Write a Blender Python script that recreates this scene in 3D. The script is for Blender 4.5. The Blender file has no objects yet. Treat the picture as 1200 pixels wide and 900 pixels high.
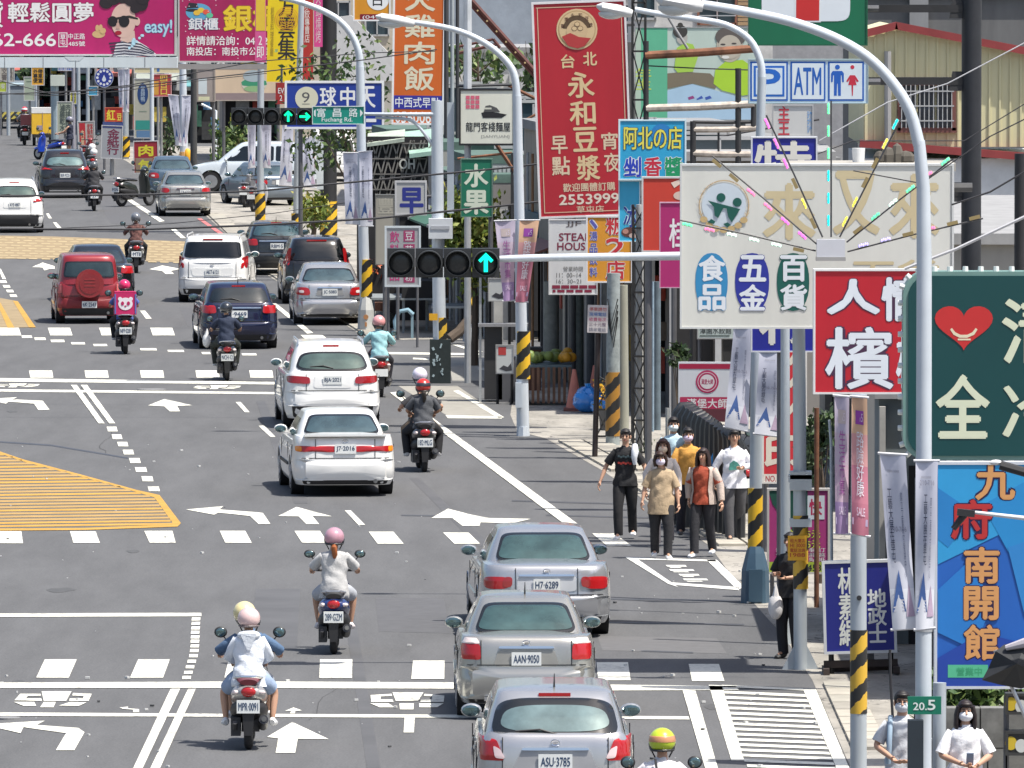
import bpy, bmesh, math, random
from mathutils import Vector, Matrix
random.seed(7)
R = math.radians
scene = bpy.context.scene
COL = scene.collection
# ------------------------------------------------------------------ camera, sky, sun, exposure
F, H, YH = 11500.0, 9.7, -95.0            # focal length in px of a 1200 px wide frame, camera height, horizon row
PITCH = math.atan((450 - YH) / F)
cam = bpy.data.cameras.new('camera'); camo = bpy.data.objects.new('camera', cam); COL.objects.link(camo)
cam.sensor_width = 36; cam.lens = F / 1200 * 36; cam.clip_start = 5; cam.clip_end = 8000
camo.location = (0, 0, H); camo.rotation_euler = (math.pi / 2 - PITCH, 0, 0)
scene.camera = camo
scene.render.resolution_x = 1024; scene.render.resolution_y = 768
SUN = Vector((0.40, -0.22, 1.0)).normalized()
EL = math.asin(SUN.z); AZ = math.atan2(SUN.x, SUN.y)
w = bpy.data.worlds.new('World'); scene.world = w; w.use_nodes = True
nt = w.node_tree; bg = nt.nodes['Background']; sky = nt.nodes.new('ShaderNodeTexSky')
sky.sky_type = 'NISHITA'; sky.sun_disc = False; sky.sun_elevation = EL; sky.sun_rotation = AZ
sky.air_density = 1.0; sky.dust_density = 3.0; sky.ozone_density = 1.0
nt.links.new(sky.outputs[0], bg.inputs[0]); bg.inputs[1].default_value = 0.12
sl = bpy.data.lights.new('sun', 'SUN'); sl.energy = 5.0; sl.angle = R(0.5); sl.color = (1, .955, .88)
so = bpy.data.objects.new('sun', sl); COL.objects.link(so); so.rotation_euler = (-SUN).to_track_quat('-Z', 'Y').to_euler()
so.location = (60, -40, 150)
scene.view_settings.view_transform = 'Standard'; scene.view_settings.look = 'None'
scene.view_settings.exposure = 0.45; scene.view_settings.gamma = 1
scene.cycles.max_bounces = 6; scene.cycles.use_denoising = True

# ------------------------------------------------------------------ placing: a ray from the camera meets a plane of the place
def ray(px, py):
    d = Vector(((px - 600) / F, (450 - py) / F, -1)); d.rotate(camo.rotation_euler); return d
def P(px, py, z=0.0):
    d = ray(px, py); t = (z - H) / d.z; return Vector((0, 0, H)) + d * t
def A(px, py, Y):
    d = ray(px, py); t = Y / d.y; return Vector((0, 0, H)) + d * t
def YG(py): return P(600, py).y

# ------------------------------------------------------------------ materials
_m = {}
def M(col, r=.6, m=0.0, n=.12, s=3.0, coat=0.0, bump=0.0, em=0.0, spec=None, streak=0.0):
    key = (tuple(round(c, 4) for c in col), r, m, n, s, coat, bump, em, spec, streak)
    if key in _m: return _m[key]
    mt = bpy.data.materials.new('material'); mt.use_nodes = True; t = mt.node_tree; b = t.nodes['Principled BSDF']
    b.inputs['Base Color'].default_value = (*col, 1); b.inputs['Roughness'].default_value = r; b.inputs['Metallic'].default_value = m
    if spec is not None: b.inputs['Specular IOR Level'].default_value = spec
    if coat: b.inputs['Coat Weight'].default_value = coat; b.inputs['Coat Roughness'].default_value = .06
    if em: b.inputs['Emission Color'].default_value = (*col, 1); b.inputs['Emission Strength'].default_value = em
    if n or bump:
        tc = t.nodes.new('ShaderNodeTexCoord'); no = t.nodes.new('ShaderNodeTexNoise'); no.inputs['Scale'].default_value = s; no.inputs['Detail'].default_value = 6
        no.inputs['Roughness'].default_value = .62
        src = tc.outputs['Object']
        if streak:
            mp = t.nodes.new('ShaderNodeMapping'); mp.inputs['Scale'].default_value = (1, 1, streak); t.links.new(src, mp.inputs[0]); src = mp.outputs[0]
        t.links.new(src, no.inputs['Vector'])
    if n:
        mr = t.nodes.new('ShaderNodeMapRange'); mr.inputs['From Min'].default_value = .25; mr.inputs['From Max'].default_value = .75
        mr.inputs['To Min'].default_value = 1 - n; mr.inputs['To Max'].default_value = 1 + n * .6
        t.links.new(no.outputs[0], mr.inputs[0])
        mx = t.nodes.new('ShaderNodeVectorMath'); mx.operation = 'SCALE'; mx.inputs[0].default_value = col
        t.links.new(mr.outputs[0], mx.inputs['Scale']); t.links.new(mx.outputs[0], b.inputs['Base Color'])
    if bump:
        bp = t.nodes.new('ShaderNodeBump'); bp.inputs['Strength'].default_value = bump; bp.inputs['Distance'].default_value = .03
        t.links.new(no.outputs[0], bp.inputs['Height']); t.links.new(bp.outputs[0], b.inputs['Normal'])
    _m[key] = mt; return mt
def srgb(r, g, b):
    f = lambda c: (c / 255 / 12.92) if c / 255 < .04045 else ((c / 255 + .055) / 1.055) ** 2.4
    return (f(r), f(g), f(b))
def C(h, k=1.0):                                   # hex colour of the thing itself
    h = h.lstrip('#'); c = srgb(int(h[:2], 16), int(h[2:4], 16), int(h[4:], 16)); return tuple(x * k for x in c)
WHITE = (.78, .79, .78); BLACK = (.012, .012, .014); STEEL = (.42, .44, .46)
def stripes(c1, c2, period=.34, sx=1.0, wob=.08):
    mt = bpy.data.materials.new('hazard_stripes'); mt.use_nodes = True; t = mt.node_tree; b = t.nodes['Principled BSDF']; b.inputs['Roughness'].default_value = .5
    tc = t.nodes.new('ShaderNodeTexCoord'); sp = t.nodes.new('ShaderNodeSeparateXYZ'); t.links.new(tc.outputs['Object'], sp.inputs[0])
    no = t.nodes.new('ShaderNodeTexNoise'); no.inputs['Scale'].default_value = 9; t.links.new(tc.outputs['Object'], no.inputs['Vector'])
    def mth(op, a, bb=None):
        n_ = t.nodes.new('ShaderNodeMath'); n_.operation = op
        for i, v in enumerate((a, bb)):
            if v is None: continue
            if isinstance(v, (int, float)): n_.inputs[i].default_value = v
            else: t.links.new(v, n_.inputs[i])
        return n_.outputs[0]
    v = mth('ADD', mth('SUBTRACT', sp.outputs[2], mth('MULTIPLY', sp.outputs[0], sx)), mth('MULTIPLY', no.outputs[0], wob))
    g = mth('GREATER_THAN', mth('FRACT', mth('DIVIDE', v, period)), .5)
    mx = t.nodes.new('ShaderNodeMix'); mx.data_type = 'RGBA'; mx.inputs['A'].default_value = (*c1, 1); mx.inputs['B'].default_value = (*c2, 1)
    t.links.new(g, mx.inputs['Factor']); t.links.new(mx.outputs['Result'], b.inputs['Base Color']); return mt

# ------------------------------------------------------------------ mesh collector
class MB:
    def __init__(s): s.v = []; s.f = []; s.mi = []
    def add(s, vs, fs, mi=0):
        o = len(s.v); s.v += [tuple(v) for v in vs]; s.f += [tuple(i + o for i in f) for f in fs]; s.mi += [mi] * len(fs); return s
    def box(s, c, d, rz=0, mi=0, rx=0, ry=0, taper=1.0):
        x, y, z = d[0] / 2, d[1] / 2, d[2] / 2; k = taper
        vs = [Vector(p) for p in ((-x, -y, -z), (x, -y, -z), (x, y, -z), (-x, y, -z), (-x * k, -y * k, z), (x * k, -y * k, z), (x * k, y * k, z), (-x * k, y * k, z))]
        if rz or rx or ry:
            m = Matrix.Rotation(rz, 3, 'Z') @ Matrix.Rotation(ry, 3, 'Y') @ Matrix.Rotation(rx, 3, 'X'); vs = [m @ v for v in vs]
        return s.add([v + Vector(c) for v in vs], [(3, 2, 1, 0), (4, 5, 6, 7), (0, 1, 5, 4), (1, 2, 6, 5), (2, 3, 7, 6), (3, 0, 4, 7)], mi)
    def tube(s, pts, r, n=10, mi=0, cap=True, ax=None):
        pts = [Vector(p) for p in pts]; k = len(pts); vs = []; fs = []
        rr = list(r) if isinstance(r, (list, tuple)) else [r] * k
        u = None
        for i, p in enumerate(pts):
            d = (pts[min(i + 1, k - 1)] - pts[max(i - 1, 0)]).normalized()
            if ax is not None: u = Vector(ax); u = (u - d * u.dot(d)).normalized()
            elif u is None: u = d.orthogonal().normalized() if abs(d.z) < .9 else (Vector((1, 0, 0)) - d * d.x).normalized()
            else: u = (u - d * u.dot(d)).normalized()
            w_ = d.cross(u)
            a, b = rr[i] if isinstance(rr[i], tuple) else (rr[i], rr[i])
            for j in range(n):
                t = 2 * math.pi * j / n; vs.append(p + u * (a * math.cos(t)) + w_ * (b * math.sin(t)))
        for i in range(k - 1):
            for j in range(n):
                q = (j + 1) % n; fs.append((i * n + j, i * n + q, (i + 1) * n + q, (i + 1) * n + j))
        if cap: fs.append(tuple(reversed(range(n)))); fs.append(tuple((k - 1) * n + j for j in range(n)))
        return s.add(vs, fs, mi)
    def ell(s, c, r, n=14, k=9, mi=0, lo=-1.0, hi=1.0, rot=None):
        vs = []; fs = []; a0, a1 = math.asin(lo), math.asin(hi); m = rot.to_3x3() if rot else None
        for i in range(k + 1):
            a = a0 + (a1 - a0) * i / k
            for j in range(n):
                t = 2 * math.pi * j / n; q = Vector((r[0] * math.cos(a) * math.cos(t), r[1] * math.cos(a) * math.sin(t), r[2] * math.sin(a)))
                if m: q = m @ q
                vs.append(q + Vector(c))
        for i in range(k):
            for j in range(n):
                q = (j + 1) % n; fs.append((i * n + j, i * n + q, (i + 1) * n + q, (i + 1) * n + j))
        fs.append(tuple(reversed(range(n)))); fs.append(tuple(k * n + j for j in range(n)))
        return s.add(vs, fs, mi)
    def cyl(s, c, r, h, n=20, axis='z', mi=0, r2=None):
        d = {'x': Vector((1, 0, 0)), 'y': Vector((0, 1, 0)), 'z': Vector((0, 0, 1))}[axis] * (h / 2); c = Vector(c)
        return s.tube([c - d, c + d], [r, r if r2 is None else r2], n, mi)
    def prism(s, poly, y0, y1, mi=0, plane='xz'):         # polygon with depth; plane xz extruded along y, or xy along z
        n = len(poly)
        f = (lambda a, b, t: (a, t, b)) if plane == 'xz' else (lambda a, b, t: (a, b, t)) if plane == 'xy' else (lambda a, b, t: (t, a, b))
        vs = [f(a, b, y0) for a, b in poly] + [f(a, b, y1) for a, b in poly]
        return s.add(vs, [tuple(range(n)), tuple(reversed(range(n, 2 * n)))] + [((i + 1) % n, i, i + n, (i + 1) % n + n) for i in range(n)], mi)
    def mesh(s, name, smooth=False, angle=40):
        me = bpy.data.meshes.new(name); me.from_pydata(s.v, [], s.f)
        if any(s.mi): me.polygons.foreach_set('material_index', s.mi)
        if smooth:
            me.shade_smooth()
            try: me.set_sharp_from_angle(angle=R(angle))
            except Exception: pass
        me.update(); return me
    def build(s, name, mat, parent=None, loc=(0, 0, 0), rz=0, smooth=False, angle=40):
        me = s.mesh(name, smooth, angle)
        for m_ in (mat if isinstance(mat, (list, tuple)) else [mat]): me.materials.append(m_)
        o = bpy.data.objects.new(name, me); COL.objects.link(o); o.location = loc; o.rotation_euler = (0, 0, rz)
        if parent: o.parent = parent
        return o
def tag(o, label=None, cat=None, group=None, kind=None):
    if label: o['label'] = label
    if cat: o['category'] = cat
    if group: o['group'] = group
    if kind: o['kind'] = kind
    return o
def thing(name, label, cat, loc=(0, 0, 0), rz=0, group=None, ry=0):
    o = bpy.data.objects.new(name, None); o.empty_display_size = .3; COL.objects.link(o); o.location = loc; o.rotation_euler = (0, ry, rz)
    return tag(o, label, cat, group)
def kids(o): return [c for c in COL.objects if c.parent == o]
def copy_tree(o, label=None, loc=None, rz=None):
    def cp(a, par):
        c = a.copy(); COL.objects.link(c); c.parent = par
        for ch in a.children: cp(ch, c)
        return c
    c = cp(o, None)
    if label: c['label'] = label
    if loc is not None: c.location = loc
    if rz is not None: c.rotation_euler.z = rz
    return c

# ------------------------------------------------------------------ writing
_g = {}
_ts = bpy.data.scenes.new('glyph_scene')
def glyphs(txt, weight, res=3):
    weight = 0; key = (txt, weight)
    if key in _g: return _g[key]
    cu = bpy.data.curves.new('t', 'FONT'); cu.body = txt; cu.size = 1; cu.offset = weight; cu.resolution_u = res; cu.align_x = 'CENTER'; cu.space_line = .92
    cu.fill_mode = 'FRONT'
    o = bpy.data.objects.new('t', cu); _ts.collection.objects.link(o); vl = _ts.view_layers[0]; vl.update()
    e = o.evaluated_get(vl.depsgraph); me = bpy.data.meshes.new_from_object(e)
    vs = [v.co.copy() for v in me.vertices]; fs = [tuple(p.vertices) for p in me.polygons]
    bpy.data.objects.remove(o); bpy.data.curves.remove(cu); bpy.data.meshes.remove(me)
    if vs:
        x0 = min(v.x for v in vs); x1 = max(v.x for v in vs); y0 = min(v.y for v in vs); y1 = max(v.y for v in vs)
    else: x0 = y0 = 0; x1 = y1 = 1
    _g[key] = (vs, fs, x0, y0, max(x1 - x0, 1e-3), max(y1 - y0, 1e-3)); return _g[key]
def text(txt, box, col, parent, y=-.07, weight=.02, name='lettering', mat=None, keep=False, rough=.55, dep=.004):
    """box = (x0, z0, x1, z1) in the parent's x-z plane; faces -y"""
    vs, fs, gx, gy, gw, gh = glyphs(txt, weight)
    if not vs: return None
    sx = (box[2] - box[0]) / gw; sz = (box[3] - box[1]) / gh
    if keep: sx = sz = min(sx, sz)
    cx = (box[0] + box[2]) / 2; cz = (box[1] + box[3]) / 2
    mb = MB(); e = 0 if weight < .012 else weight * .6; es = min(sx, sz) * e; sh = [(0, 0)]
    if e: sh += [(es * math.cos(t * math.pi / 4), es * math.sin(t * math.pi / 4)) for t in range(8)][:: 1 if e > .03 else 2]
    fx = 1 - (2 * es / max(box[2] - box[0], 1e-6)) * .5; fz = 1 - (2 * es / max(box[3] - box[1], 1e-6)) * .5
    for i, (dx, dz) in enumerate(sh): mb.add([(cx + dx + (v.x - gx - gw / 2) * sx * fx, y + i * .0001, cz + dz + (v.y - gy - gh / 2) * sz * fz) for v in vs], fs)
    return mb.build(name, mat or M(col, rough, n=.06), parent)
# ------------------------------------------------------------------ ground, road and its markings
rnd0 = random.Random(11)
def node_mat(name, fn):
    mt = bpy.data.materials.new(name); mt.use_nodes = True; fn(mt.node_tree, mt.node_tree.nodes['Principled BSDF']); return mt
def asphalt_nodes(t, b):
    tc = t.nodes.new('ShaderNodeTexCoord'); L = t.links.new
    n1 = t.nodes.new('ShaderNodeTexNoise'); n1.inputs['Scale'].default_value = 1.3; n1.inputs['Detail'].default_value = 8; n1.inputs['Roughness'].default_value = .7
    mp = t.nodes.new('ShaderNodeMapping'); mp.inputs['Scale'].default_value = (1.0, .12, 1); L(tc.outputs['Object'], mp.inputs[0]); L(mp.outputs[0], n1.inputs['Vector'])
    n2 = t.nodes.new('ShaderNodeTexNoise'); n2.inputs['Scale'].default_value = 38; n2.inputs['Detail'].default_value = 3; L(tc.outputs['Object'], n2.inputs['Vector'])
    r1 = t.nodes.new('ShaderNodeMapRange'); r1.inputs['To Min'].default_value = .84; r1.inputs['To Max'].default_value = 1.14; r1.inputs['From Min'].default_value = .3; r1.inputs['From Max'].default_value = .7; L(n1.outputs[0], r1.inputs[0])
    r2 = t.nodes.new('ShaderNodeMapRange'); r2.inputs['To Min'].default_value = .78; r2.inputs['To Max'].default_value = 1.22; r2.inputs['From Min'].default_value = .3; r2.inputs['From Max'].default_value = .7; L(n2.outputs[0], r2.inputs[0])
    mu = t.nodes.new('ShaderNodeMath'); mu.operation = 'MULTIPLY'; L(r1.outputs[0], mu.inputs[0]); L(r2.outputs[0], mu.inputs[1])
    sc = t.nodes.new('ShaderNodeVectorMath'); sc.operation = 'SCALE'; sc.inputs[0].default_value = (.108, .109, .112); L(mu.outputs[0], sc.inputs['Scale']); L(sc.outputs[0], b.inputs['Base Color'])
    b.inputs['Roughness'].default_value = .85; b.inputs['Specular IOR Level'].default_value = .25
def concrete_nodes(t, b):
    tc = t.nodes.new('ShaderNodeTexCoord'); L = t.links.new
    n1 = t.nodes.new('ShaderNodeTexNoise'); n1.inputs['Scale'].default_value = 1.1; n1.inputs['Detail'].default_value = 9; n1.inputs['Roughness'].default_value = .7
    mp = t.nodes.new('ShaderNodeMapping'); mp.inputs['Scale'].default_value = (1.0, .35, 1); L(tc.outputs['Object'], mp.inputs[0]); L(mp.outputs[0], n1.inputs['Vector'])
    cr = t.nodes.new('ShaderNodeValToRGB'); cr.color_ramp.elements[0].color = (.17, .16, .14, 1); cr.color_ramp.elements[0].position = .3
    cr.color_ramp.elements[1].color = (.40, .375, .33, 1); cr.color_ramp.elements[1].position = .68; L(n1.outputs[0], cr.inputs[0])
    vo = t.nodes.new('ShaderNodeTexVoronoi'); vo.feature = 'DISTANCE_TO_EDGE'; vo.inputs['Scale'].default_value = .55; vo.inputs['Randomness'].default_value = .9
    n3 = t.nodes.new('ShaderNodeTexNoise'); n3.inputs['Scale'].default_value = 3; L(tc.outputs['Object'], n3.inputs['Vector'])
    va = t.nodes.new('ShaderNodeVectorMath'); va.operation = 'MULTIPLY_ADD'; va.inputs[1].default_value = (.5, 2.5, 0); L(n3.outputs['Color'], va.inputs[0]); L(tc.outputs['Object'], va.inputs[2]); L(va.outputs[0], vo.inputs['Vector'])
    lt = t.nodes.new('ShaderNodeMath'); lt.operation = 'LESS_THAN'; lt.inputs[1].default_value = .007; L(vo.outputs[0], lt.inputs[0])
    mx = t.nodes.new('ShaderNodeMix'); mx.data_type = 'RGBA'; mx.inputs['B'].default_value = (.09, .085, .08, 1); L(lt.outputs[0], mx.inputs['Factor']); L(cr.outputs[0], mx.inputs['A'])
    L(mx.outputs['Result'], b.inputs['Base Color']); b.inputs['Roughness'].default_value = .9
asphalt = node_mat('asphalt', asphalt_nodes); concrete = node_mat('concrete', concrete_nodes)
gr = MB(); gr.add([(-3000, -50, 0), (3000, -50, 0), (3000, 6000, 0), (-3000, 6000, 0)], [(0, 1, 2, 3)])
tag(gr.build('ground', M((.2, .19, .17), .9)), kind='structure')
rd = MB(); rd.add([(-60, 60, .004), (20, 60, .004), (20, 330, .004), (4, 700, .004), (-120, 700, .004), (-120, 330, .004)], [(0, 1, 2, 3, 4, 5)])
road = tag(rd.build('road', asphalt), kind='structure')
def sheet(name, px, mat, z, parent=None, kind=None):
    mb = MB(); pts = [P(x, y, z) for x, y in px]; mb.add(pts, [tuple(range(len(pts)))]); o = mb.build(name, mat, parent)
    nrm = o.data.polygons[0].normal
    if nrm.z < 0: o.data.flip_normals()
    return tag(o, kind=kind) if kind else o
pavement = sheet('pavement', [(1040, 1010), (1010, 930), (952, 797), (918, 745), (868, 690), (832, 640), (707, 552), (640, 514), (606, 505), (598, 486), (603, 455), (900, 450), (1700, 560), (1900, 1010)], concrete, .008, kind='structure')
far_pavement = sheet('pavement', [(432, 398), (300, 314), (266, 275), (238, 250), (205, 228), (150, 190), (120, 172), (700, 170), (760, 398)], concrete, .008, kind='structure')
def worn_nodes(t, b):
    tc = t.nodes.new('ShaderNodeTexCoord'); L = t.links.new; n1 = t.nodes.new('ShaderNodeTexNoise'); n1.inputs['Scale'].default_value = 9; n1.inputs['Detail'].default_value = 8; n1.inputs['Roughness'].default_value = .8; L(tc.outputs['Object'], n1.inputs['Vector'])
    n2 = t.nodes.new('ShaderNodeTexNoise'); n2.inputs['Scale'].default_value = .7; n2.inputs['Detail'].default_value = 4; L(tc.outputs['Object'], n2.inputs['Vector'])
    ad = t.nodes.new('ShaderNodeMath'); ad.operation = 'MULTIPLY_ADD'; ad.inputs[1].default_value = .55; L(n2.outputs[0], ad.inputs[0]); L(n1.outputs[0], ad.inputs[2])
    cr = t.nodes.new('ShaderNodeValToRGB'); e = cr.color_ramp.elements; e[0].position = .62; e[0].color = (.26, .25, .24, 1); e[1].position = .74; e[1].color = (.66, .65, .57, 1); x = cr.color_ramp.elements.new(1.0); x.color = (.78, .77, .69, 1); L(ad.outputs[0], cr.inputs[0]); L(cr.outputs[0], b.inputs['Base Color']); b.inputs['Roughness'].default_value = .75
wt = node_mat('road_paint', worn_nodes); wt2 = M((.66, .66, .62), .75, n=.3, s=2.5); yl = M((.46, .26, .045), .75, n=.25, s=1.8); yl2 = M((.38, .24, .08), .85, n=.25, s=2)
tan = M((.29, .22, .125), .9, n=.3, s=2)
def mk(name, px, mat=wt, z=.012): return sheet(name, px, mat, z, road)
def q(x0, x1, y0, y1, s=0): return [(x0, y0), (x1, y0), (x1 + s, y1), (x0 + s, y1)]
for x in (-31, 34, 99, 164, 229, 292): mk('crosswalk_bar', q(x, x + 27, 434, 442.5, 1.5))
for x in (-4, 56, 116, 176): mk('crosswalk_bar', q(x, x + 26, 384, 393, 3))
for a in (((-60, 622.5), (-30, 622.5), (-27, 636), (-57, 636)), ((-5, 622.5), (25, 622.5), (27, 636.5), (-4, 636.5)), ((82, 622.5), (112, 622.5), (117, 636), (86, 636)), ((169, 622), (202, 622), (206, 636), (175.5, 636)), ((257.5, 622), (287.5, 622), (295, 636), (264, 636)), ((345, 622), (375, 622), (384, 636), (354, 636)), ((432, 623), (461, 623), (473, 637), (442.5, 637)), ((519, 624), (549, 624), (562.5, 637), (532.5, 637)), ((606, 624.5), (635, 624.5), (650, 638), (620, 638)), ((694, 625), (720, 625), (740, 639.5), (711, 639.5)),
          ((-55, 772), (-18, 772), (-28, 793.5), (-66, 793.5)), ((52.5, 772.5), (90, 772.5), (80.5, 794), (42.5, 794)), ((162, 772.5), (199, 772.5), (191, 794), (152.5, 794)), ((268, 772.5), (306, 772.5), (301, 794), (263, 794)), ((375, 772.5), (413, 772.5), (412.5, 794.5), (374, 794.5)), ((484, 774), (521, 774), (520.5, 795.5), (482, 795.5)), ((591, 775), (628, 775), (629, 796), (591, 796)), ((699, 776), (736, 776), (739, 797), (701, 797)), ((807, 778), (842.5, 778), (849, 798), (811, 798))): mk('crosswalk_bar', a)
for a in ((25, 37, 393, 396), (40, 53, 395.5, 398.5), (59, 75, 398, 401), (83, 99, 401, 403.6), (109, 125, 403, 405.6), (164, 183, 408, 410.6), (196, 215, 410, 412.6), (236, 246, 412.5, 415), (283, 300, 414, 416.4)): mk('guide_dash', q(*a, 1))
for a in (((-60, 442), (0, 443), (320, 447.5), (420, 448), (420, 451), (320, 450.5), (0, 447), (-60, 446)), ((-60, 455), (0, 456), (330, 459.5), (330, 462), (0, 458.8), (-60, 458)),
          ((-60, 800.5), (0, 799.8), (300, 798.5), (600, 800), (700, 802), (862, 804), (866, 808.5), (700, 809), (540, 807), (300, 806), (0, 806), (-60, 806.5)),
          ((-60, 719), (236, 718), (236, 722), (-60, 723)), ((-60, 834.5), (300, 836.5), (540, 837.5), (807, 839.5), (808, 843), (540, 841), (300, 840), (-60, 838.5))): mk('stop_line', a)
for a in (((83, 451), (90, 451), (122.5, 496), (115.5, 496)), ((94.5, 451), (102, 451), (135, 496), (128, 496)), ((200, 807), (211, 807), (153, 930), (142, 930)), ((220.5, 807), (229.5, 807), (174, 930), (162, 930)),
          ((465, 459), (680, 616), (664, 616), (457, 460)), ((800, 809), (815, 809), (850, 930), (835, 930)), ((142, 230), (147, 229), (193, 259), (187, 260)), ((200, 268.5), (206, 268.5), (218, 279), (212, 279)),
          ((318, 356), (323, 355), (367, 390), (360, 391))): mk('lane_line', a, z=.016)
for a in ((352, 378, 392.5, 399, 8),): mk('lane_line', q(*a))
for a in (((276, 471), (282, 471), (292.5, 483), (287, 483)), ((303, 499), (309, 498), (323, 512), (317, 512)), ((404, 598), (411, 598), (428, 615), (420, 615)), ((164, 364), (170, 364), (178, 373.5), (171, 373.5)),
          ((62, 260.5), (66, 260.5), (72, 267), (67, 267)), ((54, 250), (57, 250), (61, 256), (57, 256)), ((-2, 315), (1, 315), (7, 327), (3, 327))): mk('lane_dash', a)
for x0, y0, x1, y1 in ((500, 200, 550, 222), (523, 236, 572, 258), (549, 271, 600, 292), (575, 308, 627, 330), (605, 347, 658, 370), (632, 390, 688, 412), (662, 432, 718, 456), (692, 480, 748, 502)):
    mk('guide_dot', q(x0 / 4, x1 / 4 - 1, 450 + y0 / 4, 450 + y1 / 4, 1.5))
for i in range(4): mk('guide_dot', q(-1 + 4 * i, 7 + 4 * i, 328.5 + 5.5 * i, 331.5 + 5.5 * i, 1.5))
for x, y in zip((225, 224.7, 224.5, 224, 224, 223.7, 223.5, 223, 222, 220, 218, 216, 214), (723.5, 728.5, 734, 739, 744.5, 749.5, 755, 760.5, 766.5, 773, 779.5, 786, 792)): mk('guide_dot', q(x, x + 10, y, y + 3.7, -.6))
# arrows
for name, a in (('lane_arrow', ((37, 313), (50, 307.5), (64, 312), (64, 315), (58, 315), (52, 317), (50, 313.5))), ('lane_arrow', ((175, 315.5), (190, 311), (211, 315), (200, 317.5), (204, 321), (194, 321), (190, 317.5))),
    ('lane_arrow', ((173.5, 475), (192.5, 467.5), (226, 475), (207.5, 475.5), (211, 482), (199, 482), (192.5, 476))),
    ('turn_arrow', ((-30, 471), (0, 466.5), (20, 465.5), (15, 468), (50, 469.5), (58, 480), (45, 480.5), (40, 473), (10, 470.5), (7, 473), (0, 471.5))),
    ('turn_arrow', ((218, 597), (262, 593), (257, 597), (298, 600), (308, 601), (317, 614), (303, 614), (293, 604.5), (256, 600.5), (251, 603))),
    ('lane_arrow', ((326, 604.5), (347.5, 594), (389, 605), (366, 604.5), (374, 614), (359, 614), (350, 605))),
    ('turn_arrow', ((505.5, 607), (525, 596), (552, 603), (573, 607), (622, 608), (600, 613), (563, 612), (562, 616), (542, 616), (530, 607))),
    ('turn_arrow', ((-30, 851), (0, 847.5), (52.5, 844.5), (43, 849.5), (92, 853), (99, 858), (87, 879), (65.5, 879), (77.5, 859), (27.5, 852), (24, 859), (0, 853.5))),
    ('lane_arrow', ((313, 863.5), (342.5, 846), (385, 866), (349, 865.5), (346, 882), (323, 882), (326, 865))), ('lane_arrow', ((334, 833), (344, 829), (354, 832.5), (346, 833), (345.5, 836), (340, 836), (341, 833))),
    ('turn_arrow', ((140, 829), (150, 828), (150, 830), (163, 831), (163, 834.5), (156, 834.5), (156, 831.5), (144, 830.5)))): mk(name, a)
# motorcycle pictograms in the waiting boxes
def pict(x0, y0, k, polys):
    for p in polys: mk('motorcycle_symbol', [(x0 + x * k, y0 + y * k) for x, y in p])
mot = [((195, 540), (335, 540), (310, 585), (205, 585)), ((205, 590), (262, 590), (250, 615), (188, 615)), ((95, 552), (190, 552), (192, 560), (130, 562), (120, 574), (194, 574), (196, 585), (68, 582)), ((65, 590), (160, 590), (170, 608), (110, 608)), ((342, 548), (430, 552), (415, 585), (324, 585), (327, 574), (390, 574), (392, 562), (338, 560)), ((330, 590), (405, 592), (370, 608), (275, 607))]
mot2 = [((640, 545), (785, 545), (760, 585), (655, 585)), ((672, 597), (740, 597), (738, 625), (675, 625)), ((537, 558), (636, 552), (638, 562), (585, 564), (583, 578), (640, 578), (645, 590), (540, 590)), ((535, 596), (620, 596), (650, 615), (580, 615)), ((790, 552), (883, 560), (880, 590), (770, 590), (774, 578), (825, 578), (825, 564), (787, 562)), ((765, 596), (880, 596), (850, 615), (765, 615)), ((697, 655), (745, 655), (740, 733), (692, 733))]
pict(0, 675, .25, mot); pict(300, 675, .25, mot2); pict(168, 385, .125 * .95, [[(x * 2 - 60, y - 0) for x, y in p] for p in mot[:4]] and []) 
pict(176, 400, .1, [[(x * 1.55 + 400, y * .6 + 190) for x, y in p] for p in mot]); pict(-60, 398, .1, [[(x * 1.55 + 400, y * .6 + 190) for x, y in p] for p in mot])
# yellow hatched island
mk('island_paint', [(-40, 517), (0, 529), (28, 539), (95, 556), (160, 574), (187, 580), (212, 613), (208, 617), (100, 621), (-40, 622)], M((.115, .11, .10), .9, n=.2), .008)
edge = [(-40, 517), (0, 529), (28, 538.5), (95, 556), (160, 574), (187, 580), (212, 613), (208, 617), (100, 621), (-40, 622)]
inn = [(-40, 519), (0, 531.5), (28, 541), (95, 558.5), (158, 576), (181, 583), (202, 612), (200, 614.5), (100, 618.5), (-40, 619.5)]
for i in range(len(edge) - 1): mk('island_border', [edge[i], edge[i + 1], inn[i + 1], inn[i]], yl, .012)
def top_at(x):
    for (a, b), (c, d) in zip(inn[:7], inn[1:7]):
        if a <= x <= c: return b + (d - b) * (x - a) / max(c - a, 1e-6)
    return 999
y = 521.0
while y < 618:
    xr = -40
    for xx in range(-40, 203, 1):
        if top_at(xx) < y - (xx / 200) * 3.2 + 1.5: xr = xx
    if xr > -30: mk('island_stripe', [(-40, y), (xr, y - (xr + 40) / 240 * 3.2), (xr, y + 2.3 - (xr + 40) / 240 * 3.2), (-40, y + 2.3)], yl2 if int(y) % 3 else yl, .012)
    y += 3.65
mk('island_paint', [(-6, 348), (21, 353), (42, 383.5), (-6, 384)], tan)
mk('island_border', [(15, 352), (21, 353), (42, 383.5), (34, 383.5)], yl, .016); mk('island_border', [(-4, 354), (0, 354), (17, 384), (9, 384)], yl, .016)
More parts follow.
